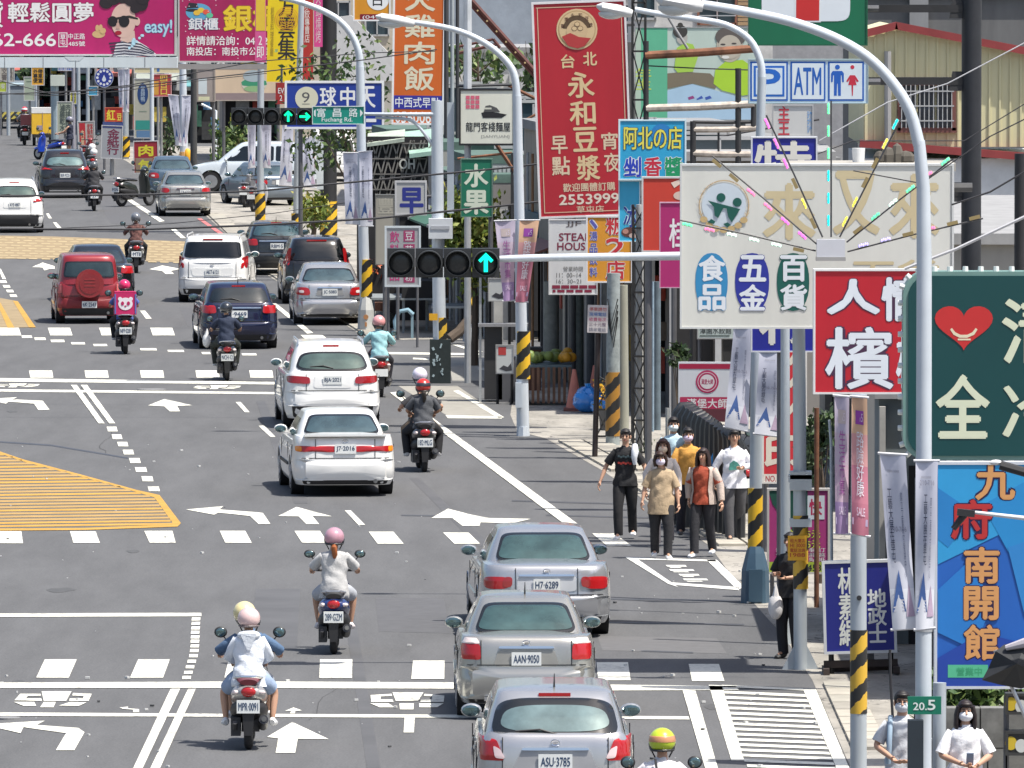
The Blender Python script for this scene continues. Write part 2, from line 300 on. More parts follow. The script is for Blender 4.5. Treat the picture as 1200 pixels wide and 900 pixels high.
# tan crossing across the far carriageway, made of raised courses
mk('tan_crossing', [(-60, 274), (0, 276), (60, 277), (220, 283), (330, 289), (330, 312), (220, 307.5), (60, 303), (-60, 303.5)], tan)
for k in range(9):
    y0 = 277.5 + k * 3.0
    for x in range(-50, 300, 14):
        xx = x + (k % 2) * 7 + random.uniform(-1, 1); sh = max(0, xx) * .027
        mk('crossing_course', [(xx, y0 + sh), (xx + 10, y0 + sh + .25), (xx + 10.5, y0 + 1.3 + sh), (xx + .5, y0 + 1.1 + sh)], M((.42, .33, .19), .9, n=.35), .016)
mk('kerb_line', [(231, 256), (236, 256), (264, 275), (258, 275)], M((.6, .16, .16), .8, n=.25))
# parking bay with faded writing, landing of the side crossing, hatched box on the right
for a in (((732, 652.5), (744, 653), (795, 688), (783, 684)), ((744, 653), (838, 656), (840, 658), (747, 655.5)), ((828, 656), (840, 656), (872, 688), (864, 691)), ((780, 682), (866, 688), (866, 691.5), (786, 685))): mk('bay_line', a, wt2)
for i, (x0, x1, yy) in enumerate(((780, 803, 662), (784, 812, 667), (795, 818, 672.5), (800, 828, 678))): mk('bay_writing', q(x0, x1, yy, yy + 2, 2), wt2); mk('bay_writing', q(x0 + 4, x1 - 6, yy + 2.6, yy + 3.6, 2), wt2)
mk('side_landing', [(466, 452), (536, 452), (590, 489), (524, 487)], M((.30, .285, .25), .9, n=.2), .008)
for a in (((531, 458), (537, 457), (591, 489), (584, 490)), ((522, 486.5), (588, 488), (588, 490.5), (525, 490))): mk('bay_line', a)
for a in (((448, 412.5), (562, 414), (562, 416), (448, 415)), ((484, 419), (503, 420), (503, 422), (484, 421)), ((530, 404), (537, 404), (566, 412), (558, 413)), ((560, 430), (600, 434), (600, 437), (560, 433))): mk('side_street_line', a)
mk('side_street_surface', [(525, 417), (600, 419), (640, 447), (530, 446)], M((.30, .29, .26), .9, n=.2), .008)
for a in (((830.5, 802.5), (846, 803), (872, 891), (857, 891)), ((941, 807), (956, 807), (1010, 935), (995, 935))): mk('hatch_border', a)
mk('hatch_border', ((846, 802.5), (941, 806.5), (942, 809), (847, 805)))
y = 809.5
while y < 925:
    xl = 846 + (y - 803) * .295; xr = 941 + (y - 807) * .42
    if y > 893: xl = 875
    mk('hatch_stripe', [(xl, y), (xr + 1, y + 4), (xr + 2.6, y + 7), (xl + 1, y + 3)]); y += 6.15
# concrete gutter slabs along the right edge
sm = [M((.36, .34, .29), .9, n=.25, s=2), M((.31, .29, .25), .9, n=.25, s=2), M((.41, .38, .32), .9, n=.25, s=2)]
edge_px = [(640, 515), (707, 553), (832, 641), (868, 691)]
def slab_row(a, b, off, parent, wid=.42, ln=1.1):
    pa, pb = P(*a), P(*b); d = (pb - pa); n = max(1, int(d.length / ln)); d.normalize(); nx = Vector((-d.y, d.x, 0)); nx = nx if nx.x > 0 else -nx
    for i in range(n):
        c = pa + d * ((i + .5) * ln) + nx * off; mb = MB(); mb.box((0, 0, 0), (wid, ln - .06, .05)); o = mb.build('gutter_slab', random.choice(sm), parent, c + Vector((0, 0, .022)), math.atan2(d.y, d.x) - math.pi / 2)
for a, b in ((edge_px[0], edge_px[1]), (edge_px[1], edge_px[2])):
    for off in (.35, .82): slab_row(b, a, off, pavement)
slab_row((990, 880), (955, 800), .3, pavement)
slab_row((432, 400), (305, 318), .35, far_pavement, .5, 1.8); slab_row((300, 312), (240, 252), .35, far_pavement, .5, 2.5)
# grit and litter
gv = MB()
for i in range(120):
    px, py = (random.uniform(0, 500), random.uniform(500, 900)) if i % 3 else (random.uniform(700, 960), random.uniform(660, 900))
    p = P(px, py, .004); s_ = random.uniform(.006, .028); gv.box((p.x, p.y, .012 + s_ / 2), (s_ * 1.5, s_ * 2, s_), rz=random.random() * 3, mi=random.random() < .12)
tag(gv.build('road_grit', [M((.6, .6, .58)), M((.07, .07, .07))]), kind='stuff')
# asphalt repairs, wheel tracks, stains and painted pole shadows: thin flush patches
tr = M((.094, .094, .098), .8, n=.2, s=4); tr2 = M((.124, .123, .125), .85, n=.16, s=4); tk_ = M((.092, .092, .095), .7, n=.25, s=.6)
for a, m_ in ((((560, 880), (610, 880), (606, 930), (556, 930)), tk_), (((700, 745), (840, 748), (852, 766), (706, 762)), tr2), (((440, 700), (520, 701), (528, 742), (444, 740)), tr), (((300, 690), (352, 690), (348, 760), (292, 760)), tk_), (((100, 208), (140, 210), (180, 262), (130, 262)), tr), (((210, 360), (224, 360), (236, 382), (220, 382)), tr)): mk('asphalt_patch', a, m_, .006)
for x0, y0, x1, y1 in ((392, 640, 430, 900), (300, 470, 345, 590), (600, 640, 610, 900), (640, 640, 652, 900), (255, 300, 300, 380), (480, 560, 560, 640)): mk('wheel_track', [(x0, y0), (x0 + 11, y0), (x1 + 16, y1), (x1, y1)], tk_, .0065)
for i in range(14):
    px, py = rnd0.uniform(0, 880), rnd0.uniform(330, 895); c_ = P(px, py, .0072); r1 = rnd0.uniform(.05, .2); k = 10; mb = MB(); mb.add([(c_.x + r1 * math.cos(t / k * 6.283) * rnd0.uniform(.7, 1.2), c_.y + r1 * 3 * math.sin(t / k * 6.283) * rnd0.uniform(.7, 1.2), .0072) for t in range(k)], [tuple(range(k))]); mb.build('oil_stain', M((.085, .083, .08), .6, n=.4, s=8), road)
for x0, y0, x1, y1 in ((590, 727, 872, 731), (600, 700, 868, 703), (752, 762, 812, 764), (735, 590, 600, 586), (470, 603, 530, 604), (640, 603, 800, 607)): mk('tar_seam', [(x0, y0), (x1, y1), (x1, y1 + 1.6), (x0, y0 + 1.4)], M((.06, .062, .068), .6, n=.3), .008)  # the two longest streaks are lamp pole shadows painted dark on the road
for i in range(5):
    px, py = rnd0.uniform(20, 760), rnd0.uniform(470, 880); p0_ = P(px, py, .0078); pts = [p0_.copy()]; an = rnd0.choice((0, 1.5)) + rnd0.uniform(-.3, .3)
    for k in range(9): an += rnd0.uniform(-.5, .5); pts.append(pts[-1] + Vector((math.cos(an) * .22, math.sin(an) * .9, 0)))
    vs = []; [vs.extend([(p_.x - .006, p_.y - .03, .0078), (p_.x + .006, p_.y + .03, .0078)]) for p_ in pts]; mb = MB(); mb.add(vs, [(2 * k, 2 * k + 1, 2 * k + 3, 2 * k + 2) for k in range(9)]); mb.build('asphalt_crack', M((.05, .05, .052), .9), road)
# tar repairs and manhole covers
for a in (((0, 517), (60, 521), (150, 536), (150, 537.5), (60, 522.5), (0, 518.5)),): mk('tar_seam', a, M((.05, .055, .07), .6), .008)
for x, y, r_ in ((9, 843, .16), (178, 457.5, .3)):
    c = P(x, y); mb = MB(); mb.cyl((0, 0, 0), r_, .03, 24); mb.build('manhole_cover', M((.22, .22, .22), .7), road, c + Vector((0, 0, .012)))
# ------------------------------------------------------------------ cars
TYRE = M((.018, .018, .02), .85, n=.2); RIM = M((.45, .46, .48), .3, .8, n=.1); DARKPL = M((.02, .02, .022), .55, n=.1); CHROME = M((.75, .76, .78), .12, 1.0, n=0)
LAMPR = M((.42, .012, .015), .14, n=.1, s=20, coat=.6); LAMPW = M((.7, .6, .58), .12, n=0, coat=.6); AMBER = M((.8, .25, .02), .2, n=0); PLATE = M((.78, .80, .78), .45, n=.05)
MIRG = M((.16, .24, .25), .1, .8, n=0)
def glass(c): return M(tuple(x * .5 for x in c), .05, .45, n=.5, s=2.4, coat=1.0)
def lerp(a, b, t): return a + (b - a) * t
def itp(tab, t):
    if t <= tab[0][0]: return tab[0][1:]
    for p, q_ in zip(tab, tab[1:]):
        if t <= q_[0]:
            k = (t - p[0]) / max(q_[0] - p[0], 1e-9); return tuple(lerp(a, b, k) for a, b in zip(p[1:], q_[1:]))
    return tab[-1][1:]
class Shell:
    """a stack of rounded outlines: tab rows are (t, half width factor, rear inset, front inset)"""
    def __init__(s, W, L, z0, top, tab, p=6.0, q_=12.0):
        s.W, s.L, s.z0, s.top, s.tab, s.p, s.q = W / 2, L, z0, top, tab, p, q_
    def at(s, t):
        wf, ri, fi = itp(s.tab, t); return s.W * wf, ri, s.L - fi
    def rear(s, x, z):
        zt = s.top(0.12); t = min(1, max(0, (z - s.z0) / (zt - s.z0))); w_, a, b = s.at(t); k = min(abs(x) / w_, .995)
        yc, lh = (a + b) / 2, (b - a) / 2; return yc - lh * (1 - k ** s.p) ** (1 / s.q)
    def side(s, y, z):
        t = min(1, max(0, (z - s.z0) / (s.top(y) - s.z0))); w_, a, b = s.at(t); yc, lh = (a + b) / 2, (b - a) / 2; k = min(abs(y - yc) / lh, .999)
        return w_ * (1 - k ** s.q) ** (1 / s.p)
def patch(mb, fn, quad, m=5.0, off=.008, rings=4, n=36, kind='rear', sgn=1, skirt=.03, mi=0):
    """a rounded panel laid proud of a shell; quad = bl, br, tr, tl in (x, z) for the rear or (y, z) for a side"""
    vs = []; fs = []
    def pt(u, v, o):
        a = [lerp(quad[0][i], quad[1][i], (u + 1) / 2) for i in (0, 1)]; b = [lerp(quad[3][i], quad[2][i], (u + 1) / 2) for i in (0, 1)]
        c = [lerp(a[i], b[i], (v + 1) / 2) for i in (0, 1)]
        return (c[0], fn(c[0], c[1]) - o, c[1]) if kind == 'rear' else (sgn * (fn(c[0], c[1]) + o), c[0], c[1])
    vs.append(pt(0, 0, off))
    for r_ in range(1, rings + 1):
        k = r_ / rings
        for j in range(n):
            t = 2 * math.pi * (j + .5) / n; c, s_ = math.cos(t), math.sin(t)
            vs.append(pt(k * math.copysign(abs(c) ** (2 / m), c), k * math.copysign(abs(s_) ** (2 / m), s_), off))
    for j in range(n):
        t = 2 * math.pi * (j + .5) / n; c, s_ = math.cos(t), math.sin(t)
        vs.append(pt(math.copysign(abs(c) ** (2 / m), c), math.copysign(abs(s_) ** (2 / m), s_), off - skirt))
    flip = (kind == 'side' and sgn < 0)
    for j in range(n): fs.append((0, 1 + j, 1 + (j + 1) % n))
    for r_ in range(rings + 1 - 0):
        if r_ == rings: break
        for j in range(n): a = 1 + r_ * n + j; b = 1 + r_ * n + (j + 1) % n; fs.append((a, a + n, b + n, b))
    if kind == 'side' and sgn > 0 or False: pass
    if flip: fs = [tuple(reversed(f)) for f in fs]
    return mb.add(vs, fs, mi)
def shell_mesh(sh, ys, xs, levels, arches=None, cap=()):
    """closed surface: outline points from side samples ys and end samples xs"""
    mb = MB(); rings = []
    def outline(t, wsc=1.0, extra=0.0, dz=0.0):
        w_, a, b = sh.at(min(t, 1)); w_ *= wsc; a += extra; b -= extra; yc, lh = (a + b) / 2, (b - a) / 2; out = []
        def sx(k): return w_ * max(0, 1 - abs(k) ** sh.q) ** (1 / sh.p)
        def ry(k): return lh * max(0, 1 - abs(k) ** sh.p) ** (1 / sh.q)
        for k in ys: out.append((sx(k), yc + k * lh))                       # right side, rear to front
        for k in xs[::-1]: out.append((k * w_, yc + ry(k)))                    # front, right to left
        for k in ys[::-1]: out.append((-sx(k), yc + k * lh))
        for k in xs: out.append((k * w_, yc - ry(k)))
        res = []
        for x, y in out:
            zt = sh.top(y); z = sh.z0 + (zt - sh.z0) * min(t, 1) + dz
            if arches and abs(x) > sh.W * .7:
                for ya, ra, za in arches:
                    if abs(y - ya) < ra: z = max(z, za + math.sqrt(ra * ra - (y - ya) ** 2))
            res.append((x, y, min(z, zt + dz) if dz else min(z, zt)))
        return res
    for t in levels: rings.append(outline(t))
    for wsc, ex, dz in cap: rings.append(outline(1, wsc, ex, dz))
    n = len(rings[0]); vs = [v for r_ in rings for v in r_]; fs = []
    for i in range(len(rings) - 1):
        for j in range(n): a = i * n + j; b = i * n + (j + 1) % n; fs.append((a, b, b + n, a + n))
    o = (len(rings) - 1) * n; ns, nx_ = len(ys), len(xs)                      # close the top with strips from side to side
    for j in range(ns - 1): fs.append((o + j, o + j + 1, o + ns + nx_ + ns - 2 - j, o + ns + nx_ + ns - 1 - j))
    fs.append(tuple(o + ns - 1 + j for j in range(nx_ + 2))); fs.append(tuple([o + ns + nx_ + ns - 1 + j for j in range(nx_ + 1)] + [o]))
    return mb.add(vs, fs)
YS = [-.985, -.96, -.93, -.9] + [-.87 + i * .04 for i in range(44)] + [.9, .93, .96, .985]
XS = [-.97, -.94, -.9, -.84, -.76, -.64, -.5, -.3, 0, .3, .5, .64, .76, .84, .9, .94, .97]
def plate_text(txt, parent, z, y, w=.32, h=.16, col=(.02, .05, .12), cx=0.0):
    mb = MB(); mb.box((cx, y, z), (w, .012, h)); pl = mb.build('license_plate', PLATE, parent)
    if txt: text(txt, (cx - w * .43, z - h * .3, cx + w * .43, z + h * .3), col, pl, y - .009, .03, 'plate_number', M(col, .5, n=0))
    return pl
CARS = {}
def car(label, px, Y, head, sp, paint, plate, group='cars driving away up the road', name='car', z=0):
    W, L, Hh = sp['W'], sp['L'], sp['H']; c = A(px, 500, Y)
    root = thing(name, label, sp.get('cat', 'car'), (c.x, Y, z), R(head), group)
    zr, zm, zf = sp['deck'], sp['belt'], sp['hood']; tk = sp['trunk']; cowl = L * .73
    tb = [(0, zr - .03), (.12, zr), (max(tk, .2), zr + .03), (max(tk, .2) + .15, zm), (cowl, zm), (cowl + .15, zf + .05), (L - .25, zf - .08), (L, zf - .25)]
    top = lambda y: itp(tb, y)[0]
    z0 = .20
    body = Shell(W, L, z0, top, sp.get('tab') or [(0, .93, .10, .12), (.1, .975, .04, .05), (.28, 1.0, .0, .0), (.45, 1.0, .0, .02), (.5, .995, .035, .05), (.75, .985, .05, .10), (.93, .955, .075, .2), (1, .93, .12, .35)])
    wr = sp.get('wr', .31); wy = (sp.get('rw', .95), sp.get('rw', .95) + sp['wb'])
    arches = [(y, wr + .055, wr) for y in wy]
    pm = paint; o = shell_mesh(body, YS, XS, [0, .06, .14, .28, .4, .5, .62, .75, .86, .93, .975, 1], arches, [(.8, .1, .012), (.4, .3, .03)])
    bo = o.build('body', pm, root, smooth=True, angle=50)
    un = MB(); un.box((0, L / 2, .36), (W * .8, L * .86, .34)); un.box((0, .22, .29), (W * .62, .3, .12)); un.build('underbody', DARKPL, bo)
    # greenhouse
    gy0, gy1, gf0, gf1 = sp['gh']; gz = min(zr, zm) - .03; gw = sp.get('gw', .90); rw_ = sp.get('roofw', .66)
    gt = [(0, gw, gy0, L - gf0), (.5, (gw * .56 + rw_ * .44), lerp(gy0, gy1, .46), L - lerp(gf0, gf1, .47)), (.85, rw_ * 1.03, lerp(gy0, gy1, .84), L - lerp(gf0, gf1, .86)), (.96, rw_ * .985, gy1 * 1.0 + .02, L - gf1 - .0), (1, rw_ * .93, gy1 + .1, L - gf1 - .1 + .2)]
    gt = [(a, b, c_, d) for a, b, c_, d in gt]
    roofz = lambda y: Hh - .035 - .10 * (abs(y - (gy1 + gf1) / 2) / ((gf1 - gy1) / 2 + .3)) ** 2 * .5
    gh = Shell(W, L, gz, lambda y: Hh - .03, gt, 4.5, 9.0)
    g = shell_mesh(gh, YS, XS, [0, .2, .4, .6, .75, .85, .92, .96, .985, 1], None, [(.8, .12, .018), (.4, .3, .03)])
    g.build('roof', pm, root, smooth=True, angle=50)
    G = glass(sp.get('glass', (.10, .20, .21)))
    rz0, rz1, rx0, rx1 = sp['rwin']
    wm = sp.get('wm', 7)
    b_ = MB(); patch(b_, gh.rear, [(-rx0, rz0), (rx0, rz0), (rx1, rz1), (-rx1, rz1)], wm, .022, 8, 48); fr = b_.build('rear_window_frame', M((.012, .014, .016), .15, n=0, coat=.5), root, smooth=True)
    ii = sp.get('inset', .035); b_ = MB(); patch(b_, gh.rear, [(-rx0 + ii, rz0 + ii * .9), (rx0 - ii, rz0 + ii * .9), (rx1 - ii, rz1 - ii * .8), (-rx1 + ii, rz1 - ii * .8)], sp.get('im', wm), .028, rings=8); b_.build('rear_window', G, root, smooth=True)
    if sp.get('seats', 0):
        pass
    # side windows
    ty0, ty1 = lerp(gy0, gy1, .25), gy1; mid = lerp(gy0, gf1, .52)
    for sg in (-1, 1):
        for (a, b, c_, d) in ((max(tk, gy0) * 1.0 + .42, mid - .04, mid - .04, gy1 + .28), (mid + .03, gf0 - .38, gf1 - .12, mid + .03)):
            b_ = MB(); patch(b_, gh.side, [(a, zm + .05), (b, zm + .05), (c_, Hh - .16), (d, Hh - .16)], 12, .006, 4, 36, 'side', sg); b_.build('side_window', glass((.02, .03, .035)), root, smooth=True)
        b_ = MB(); xm = W / 2 * .93; b_.ell((sg * (xm + .065), gf0 - .42, zm + .10), (.115, .07, .075), 14, 8, mi=0); b_.box((sg * (xm - .01), gf0 - .42, zm + .05), (.12, .06, .04))
        mo = b_.build('wing_mirror', pm if sp.get('mirp', 1) else DARKPL, root, smooth=True)
        b_ = MB(); b_.ell((sg * (xm + .07), gf0 - .482, zm + .10), (.098, .012, .062), 16, 6); b_.build('mirror_glass', MIRG, mo)
        for yy in (mid - .5, mid + .55):
            b_ = MB(); b_.box((sg * (body.side(yy, zm - .13) + .012), yy, zm - .13), (.03, .17, .03)); b_.build('door_handle', pm, root)
        for yy in (mid - .02, gf0 - .45, mid - .98):
            b_ = MB(); x_ = body.side(yy, .7); b_.box((sg * (x_ + .001), yy, (zm + .34) / 2), (.012, .014, zm - .42)); b_.build('door_seam', DARKPL, bo)
        b_ = MB(); b_.box((sg * (body.side(L / 2, .5) + .004), L / 2, .5), (.02, L * .38, .05)); b_.build('side_moulding', DARKPL if sp.get('mould') else pm, root)
        for yy in wy:
            b_ = MB(); xo = sg * (W / 2 - .12); b_.cyl((xo, yy, wr), wr, .21, 26, 'x'); t_ = b_.build('tyre', TYRE, root, smooth=True)
            b_ = MB(); b_.cyl((xo + sg * .1, yy, wr), wr * .66, .03, 20, 'x')
            for k in range(5): b_.box((xo + sg * .117, yy + math.cos(k * 1.257) * wr * .32, wr + math.sin(k * 1.257) * wr * .32), (.012, .05, wr * .6), rx=k * 1.257 - math.pi / 2)
            b_.build('rim', RIM, t_)
        if sp.get('rails'):
            b_ = MB(); xr = sg * W / 2 * rw_ * .95; b_.tube([(xr, gy1 + .1, Hh - .06), (xr, gy1 + .25, Hh + .02), (xr, gf1 - .2, Hh + .02), (xr, gf1 - .05, Hh - .05)], .018, 6); b_.build('roof_rail', M(*sp['rails']), root)
    # rear fittings
    b_ = MB(); bz0, bz1 = sp.get('bump', (.30, .56)); patch(b_, body.rear, [(-W / 2 * .955, bz0), (W / 2 * .955, bz0), (W / 2 * .965, bz1), (-W / 2 * .965, bz1)], 14, .035, 5, 44, skirt=.07); bp = b_.build('rear_bumper', M(*sp['bumpm']) if sp.get('bumpm') else pm, root, smooth=True)
    b_ = MB(); patch(b_, body.rear, [(-W / 2 * .8, .21), (W / 2 * .8, .21), (W / 2 * .84, bz0 + .02), (-W / 2 * .84, bz0 + .02)], 10, .02, 3, 36); b_.build('lower_valance', DARKPL if sp.get('dark_val', 1) else pm, root, smooth=True)
    if sp.get('chin'): b_ = MB(); b_.box((0, -.02, .27), (W * .6, .04, .05)); b_.build('skid_trim', CHROME, root)
    b_ = MB()
    for x in sp.get('exh', (.45,)): b_.cyl((x, .04, .27), .035, .16, 12, 'y')
    b_.build('exhaust', M((.3, .3, .3), .3, .9), root)
    for lm in sp['lamps']:                                                     # (quad for right side, material, roundness)
        for sg in (-1, 1):
            qd = [(sg * x, z_) for x, z_ in lm[0]]; 
            if sg < 0: qd = [qd[1], qd[0], qd[3], qd[2]]
            b_ = MB(); patch(b_, body.rear if qd[2][1] < zr + .02 else (lambda x, z_: min(body.rear(x, min(z_, zr)), gh.rear(x, max(z_, gz))) if z_ > zr - .05 else body.rear(x, z_)), qd, lm[2] if len(lm) > 2 else 6, .016 + (lm[3] if len(lm) > 3 else 0), 7, 40); b_.build('tail_lamp' if lm[1] is LAMPR else 'lamp_lens', lm[1], root, smooth=True)
    # recess and plate
    pz, py_ = sp['plate'], body.rear(0, sp['plate'])
    if sp.get('recess'): 
        b_ = MB(); a, b2, c_, d = sp['recess']; patch(b_, body.rear, [(-a, b2), (a, b2), (c_, d), (-c_, d)], 9, .006, 2, 28); b_.build('plate_recess', sp.get('recm') or M((.3, .3, .3), .4, .3), root, smooth=True)
    plate_text(plate, root, pz, py_ - (.055 if pz < bz1 else .022), .36, .16)
    if sp.get('garnish'): gz_, gw_, gh_ = sp['garnish']; b_ = MB(); patch(b_, body.rear, [(-gw_, gz_), (gw_, gz_), (gw_ * .96, gz_ + gh_), (-gw_ * .96, gz_ + gh_)], 8, .03, 2, 24, skirt=.05); b_.build('boot_garnish', CHROME if sp.get('gchrome', 1) else pm, root, smooth=True)
    for (qd, m_) in sp.get('panels', ()): b_ = MB(); patch(b_, body.rear, qd, 8, .012, 3, 30); b_.build('tailgate_panel', M(*m_), root, smooth=True)
    # boot seams
    b_ = MB()
    for sg in (-1, 1):
        xs_ = sg * sp.get('seam', W / 2 * .62)
        for k in range(8):
            z_ = lerp(bz1 + .01, zr - .03, (k + .5) / 8); b_.box((xs_, body.rear(xs_, z_) - .001, z_), (.010, .012, (zr - bz1) / 8 + .004))
    for k in range(12):
        x_ = lerp(-W / 2 * .85, W / 2 * .85, (k + .5) / 12); b_.box((x_, body.rear(x_, bz1 + .015) - .001, bz1 + .015), (W * .86 / 12, .014, .012))
    b_.build('boot_seam', DARKPL, bo)
    if sp.get('badge'):
        b_ = MB(); zb = sp['badge']; b_.tube([(.045 * math.cos(t / 14 * 6.283), body.rear(0, zb) - .016, zb + .033 * math.sin(t / 14 * 6.283)) for t in range(15)], .006, 5); b_.box((0, body.rear(0, zb) - .016, zb), (.05, .008, .01)); b_.build('badge', CHROME, root)
    if sp.get('third'):
        x_, z_ = sp['third']; b_ = MB(); b_.box((0, gh.rear(0, z_) - .02, z_), (x_, .04, .035)); b_.build('brake_lamp', LAMPR, root)
    if sp.get('spoiler'):
        b_ = MB(); a, y0_, z_, th = sp['spoiler']; b_.prism([(-a, 0), (a, 0), (a * .97, th), (-a * .97, th)], 0, .22); s_o = b_.build('spoiler', pm, root, (0, y0_, z_))
    if sp.get('antenna'): b_ = MB(); b_.tube([(0, gy1 + .25, Hh - .02), (0, gy1 + .14, Hh + .14)], [.012, .004], 6); b_.build('antenna', DARKPL, root)
    if sp.get('wiper'): b_ = MB(); zz = rz0 + .05; b_.tube([(.02, gh.rear(0, zz) - .03, zz), (-.16, gh.rear(.16, zz + .03) - .035, zz + .05), (-.42, gh.rear(.42, zz + .03) - .03, zz + .03)], .011, 6); b_.build('rear_wiper', DARKPL, root)
    if sp.get('script'):
        for s_, x0, x1, z_ in sp['script']: text(s_, (x0, z_ - .018, x1, z_ + .018), (.5, .5, .5), root, body.rear(x0, z_) - .012, .02, 'model_lettering', CHROME)
    return root, body, gh
silver = M((.50, .50, .51), .22, .6, n=.04, s=2, coat=.7); silver2 = M((.42, .415, .39), .25, .6, n=.04, s=2, coat=.7); silver3 = M((.47, .48, .50), .22, .6, n=.04, s=2, coat=.7)
wpaint = M((.80, .80, .78), .3, n=.03, s=2, coat=.8); navy = M((.008, .012, .045), .2, .2, n=.04, coat=1.0); blackp = M((.012, .012, .014), .2, .2, n=.04, coat=1.0); redp = M((.27, .016, .022), .3, .1, n=.05, coat=.8)
bluegrey = M((.10, .15, .2), .25, .4, n=.04, coat=.8)
TEAL = (.13, .26, .25)
sedan = dict(W=1.70, L=4.3, H=1.46, deck=1.00, belt=.90, hood=.86, trunk=.62, wb=2.55, rw=.85, gh=(.42, 1.12, 3.25, 2.35), rwin=(1.03, 1.37, .63, .50), lamps=[([(.55, .74), (.79, .74), (.80, .93), (.56, .93)], LAMPR, 7), ([(.56, .93), (.80, .93), (.77, 1.0), (.60, 1.0)], LAMPW, 7)],
    plate=.75, recess=(.40, .66, .34, .86), garnish=(.875, .34, .03), glass=TEAL, antenna=1, badge=.94, recm=M((.36, .35, .32), .4, .5), chin=1)
car('silver sedan, second car of the queue in the kerb lane', 617, 118.5, .8, dict(sedan, spoiler=None, script=[('COROLLA', -.68, -.42, .955), ('VIOS', .45, .6, .955)] and [], exh=(.45,), bump=(.26, .66), seam=.55), silver2, 'AAN·9050')
merc = dict(W=1.80, L=4.8, H=1.44, deck=.98, belt=.90, hood=.84, trunk=.85, wb=2.83, rw=1.05, gh=(.72, 1.42, 3.7, 2.7), rwin=(1.0, 1.36, .66, .54), lamps=[([(.50, .68), (.84, .67), (.85, .84), (.50, .84)], LAMPR, 3.4), ([(.47, .70), (.60, .70), (.58, .84), (.46, .84)], M((.3, .02, .02), .14, n=0, coat=.6), 3.0, .004)],
    plate=.73, recess=(.40, .64, .40, .85), recm=M((.62, .63, .65), .4, .4), garnish=(.845, .38, .03), glass=TEAL, badge=.91, exh=(.5,), bump=(.30, .58), seam=.42)
car('silver executive sedan with oval red lamps, foremost of the kerb lane queue', 641, 132, 2.9, merc, silver3, 'H7·6289')
tiida = dict(W=1.72, L=4.2, H=1.54, deck=1.08, belt=1.02, hood=.92, trunk=.0, wb=2.6, rw=.75, gh=(.10, .62, 3.3, 2.5), rwin=(1.03, 1.44, .70, .60), wm=4.2, im=3.2, inset=.085, lamps=[([(.54, .81), (.80, .81), (.82, 1.07), (.62, 1.03)], LAMPR, 9), ([(.53, .83), (.64, .84), (.66, .97), (.58, .93)], M((.7, .55, .55), .12, n=0, coat=.6), 5, .006)],
    plate=.80, recess=(.46, .69, .36, .93), recm=M((.40, .40, .41), .4, .4), garnish=(.92, .36, .03), glass=(.34, .50, .50), badge=1.0, third=(.34, 1.47), antenna=1, wiper=1, bump=(.25, .56), seam=.56, roofw=.72)
car('silver hatchback with red triangular lamps at the bottom edge, last of the queue', 651, 103.4, .7, tiida, silver, 'ASU·3785')
camry = dict(W=1.74, L=4.75, H=1.42, deck=1.0, belt=.90, hood=.84, trunk=.8, wb=2.67, rw=1.0, gh=(.62, 1.3, 3.6, 2.6), rwin=(1.02, 1.34, .66, .52), lamps=[([(.17, .76), (.82, .76), (.82, .86), (.17, .86)], LAMPR, 10), ([(.73, .765), (.83, .765), (.83, .855), (.73, .855)], AMBER, 4, .006)],
    plate=.81, glass=(.14, .24, .27), badge=.94, bump=(.28, .64), seam=.5, mould=1, exh=(.5,), spoiler=(.7, .03, 1.02, .025), roofw=.68)
car('white sedan with full width red lamp strip, in the middle of the road', 405, 164.5, 5.3, camry, wpaint, 'J7·2016')
glc = dict(W=1.86, L=4.65, H=1.64, deck=1.08, belt=1.04, hood=1.0, trunk=.0, wb=2.87, rw=.85, wr=.36, gh=(.10, .72, 3.6, 2.7), rwin=(1.10, 1.46, .72, .58), wm=4.2, im=4, inset=.045, cat='SUV', lamps=[([(.42, .86), (.86, .88), (.87, 1.02), (.44, 1.0)], M((.33, .012, .015), .14, n=.1, coat=.6), 5)],
    plate=.93, recess=(.36, .78, .34, 1.04), recm=M((.8, .8, .78), .3, n=.03, coat=.8), glass=(.15, .25, .22), bump=(.44, .72), seam=.5, chin=1, rails=((.55, .57, .6), .3, .7), wiper=1, roofw=.70, third=(.3, 1.56))
car('white SUV with dark slit lamps, straight ahead of the white sedan', 390, 186.5, 4.0, glc, wpaint, 'BJA·2021')
wagon = dict(W=1.78, L=4.6, H=1.50, deck=1.04, belt=.98, hood=.9, trunk=.0, wb=2.65, rw=.9, gh=(.08, .55, 3.5, 2.6), rwin=(1.05, 1.38, .70, .58), lamps=[([(.52, .82), (.84, .82), (.86, 1.0), (.54, 1.0)], LAMPR, 5)], plate=.80, garnish=(.93, .5, .03), glass=(.03, .05, .06),
    bump=(.34, .62), seam=.5, wiper=1, antenna=1, roofw=.72, third=(.3, 1.42), exh=(.5, -.5))
car('navy blue estate car behind the rider with a plastic bag', 281, 221, 4.6, wagon, navy, '·9469', 'cars driving away up the road')
yeti = dict(W=1.80, L=4.25, H=1.69, deck=1.08, belt=1.04, hood=1.0, trunk=.0, wb=2.58, rw=.8, wr=.33, gh=(.06, .32, 3.35, 2.75), gw=.93, roofw=.78, rwin=(1.14, 1.54, .74, .68), wm=10, cat='SUV', lamps=[([(.72, .88), (.88, .88), (.88, 1.18), (.74, 1.14)], LAMPR, 8)], plate=.78, recess=(.5, .68, .55, .88), recm=wpaint,
    glass=(.012, .016, .018), bump=(.36, .62), seam=.6, badge=.97, rails=((.5, .5, .5), .4, .3), third=(.5, 1.6), dark_val=1)
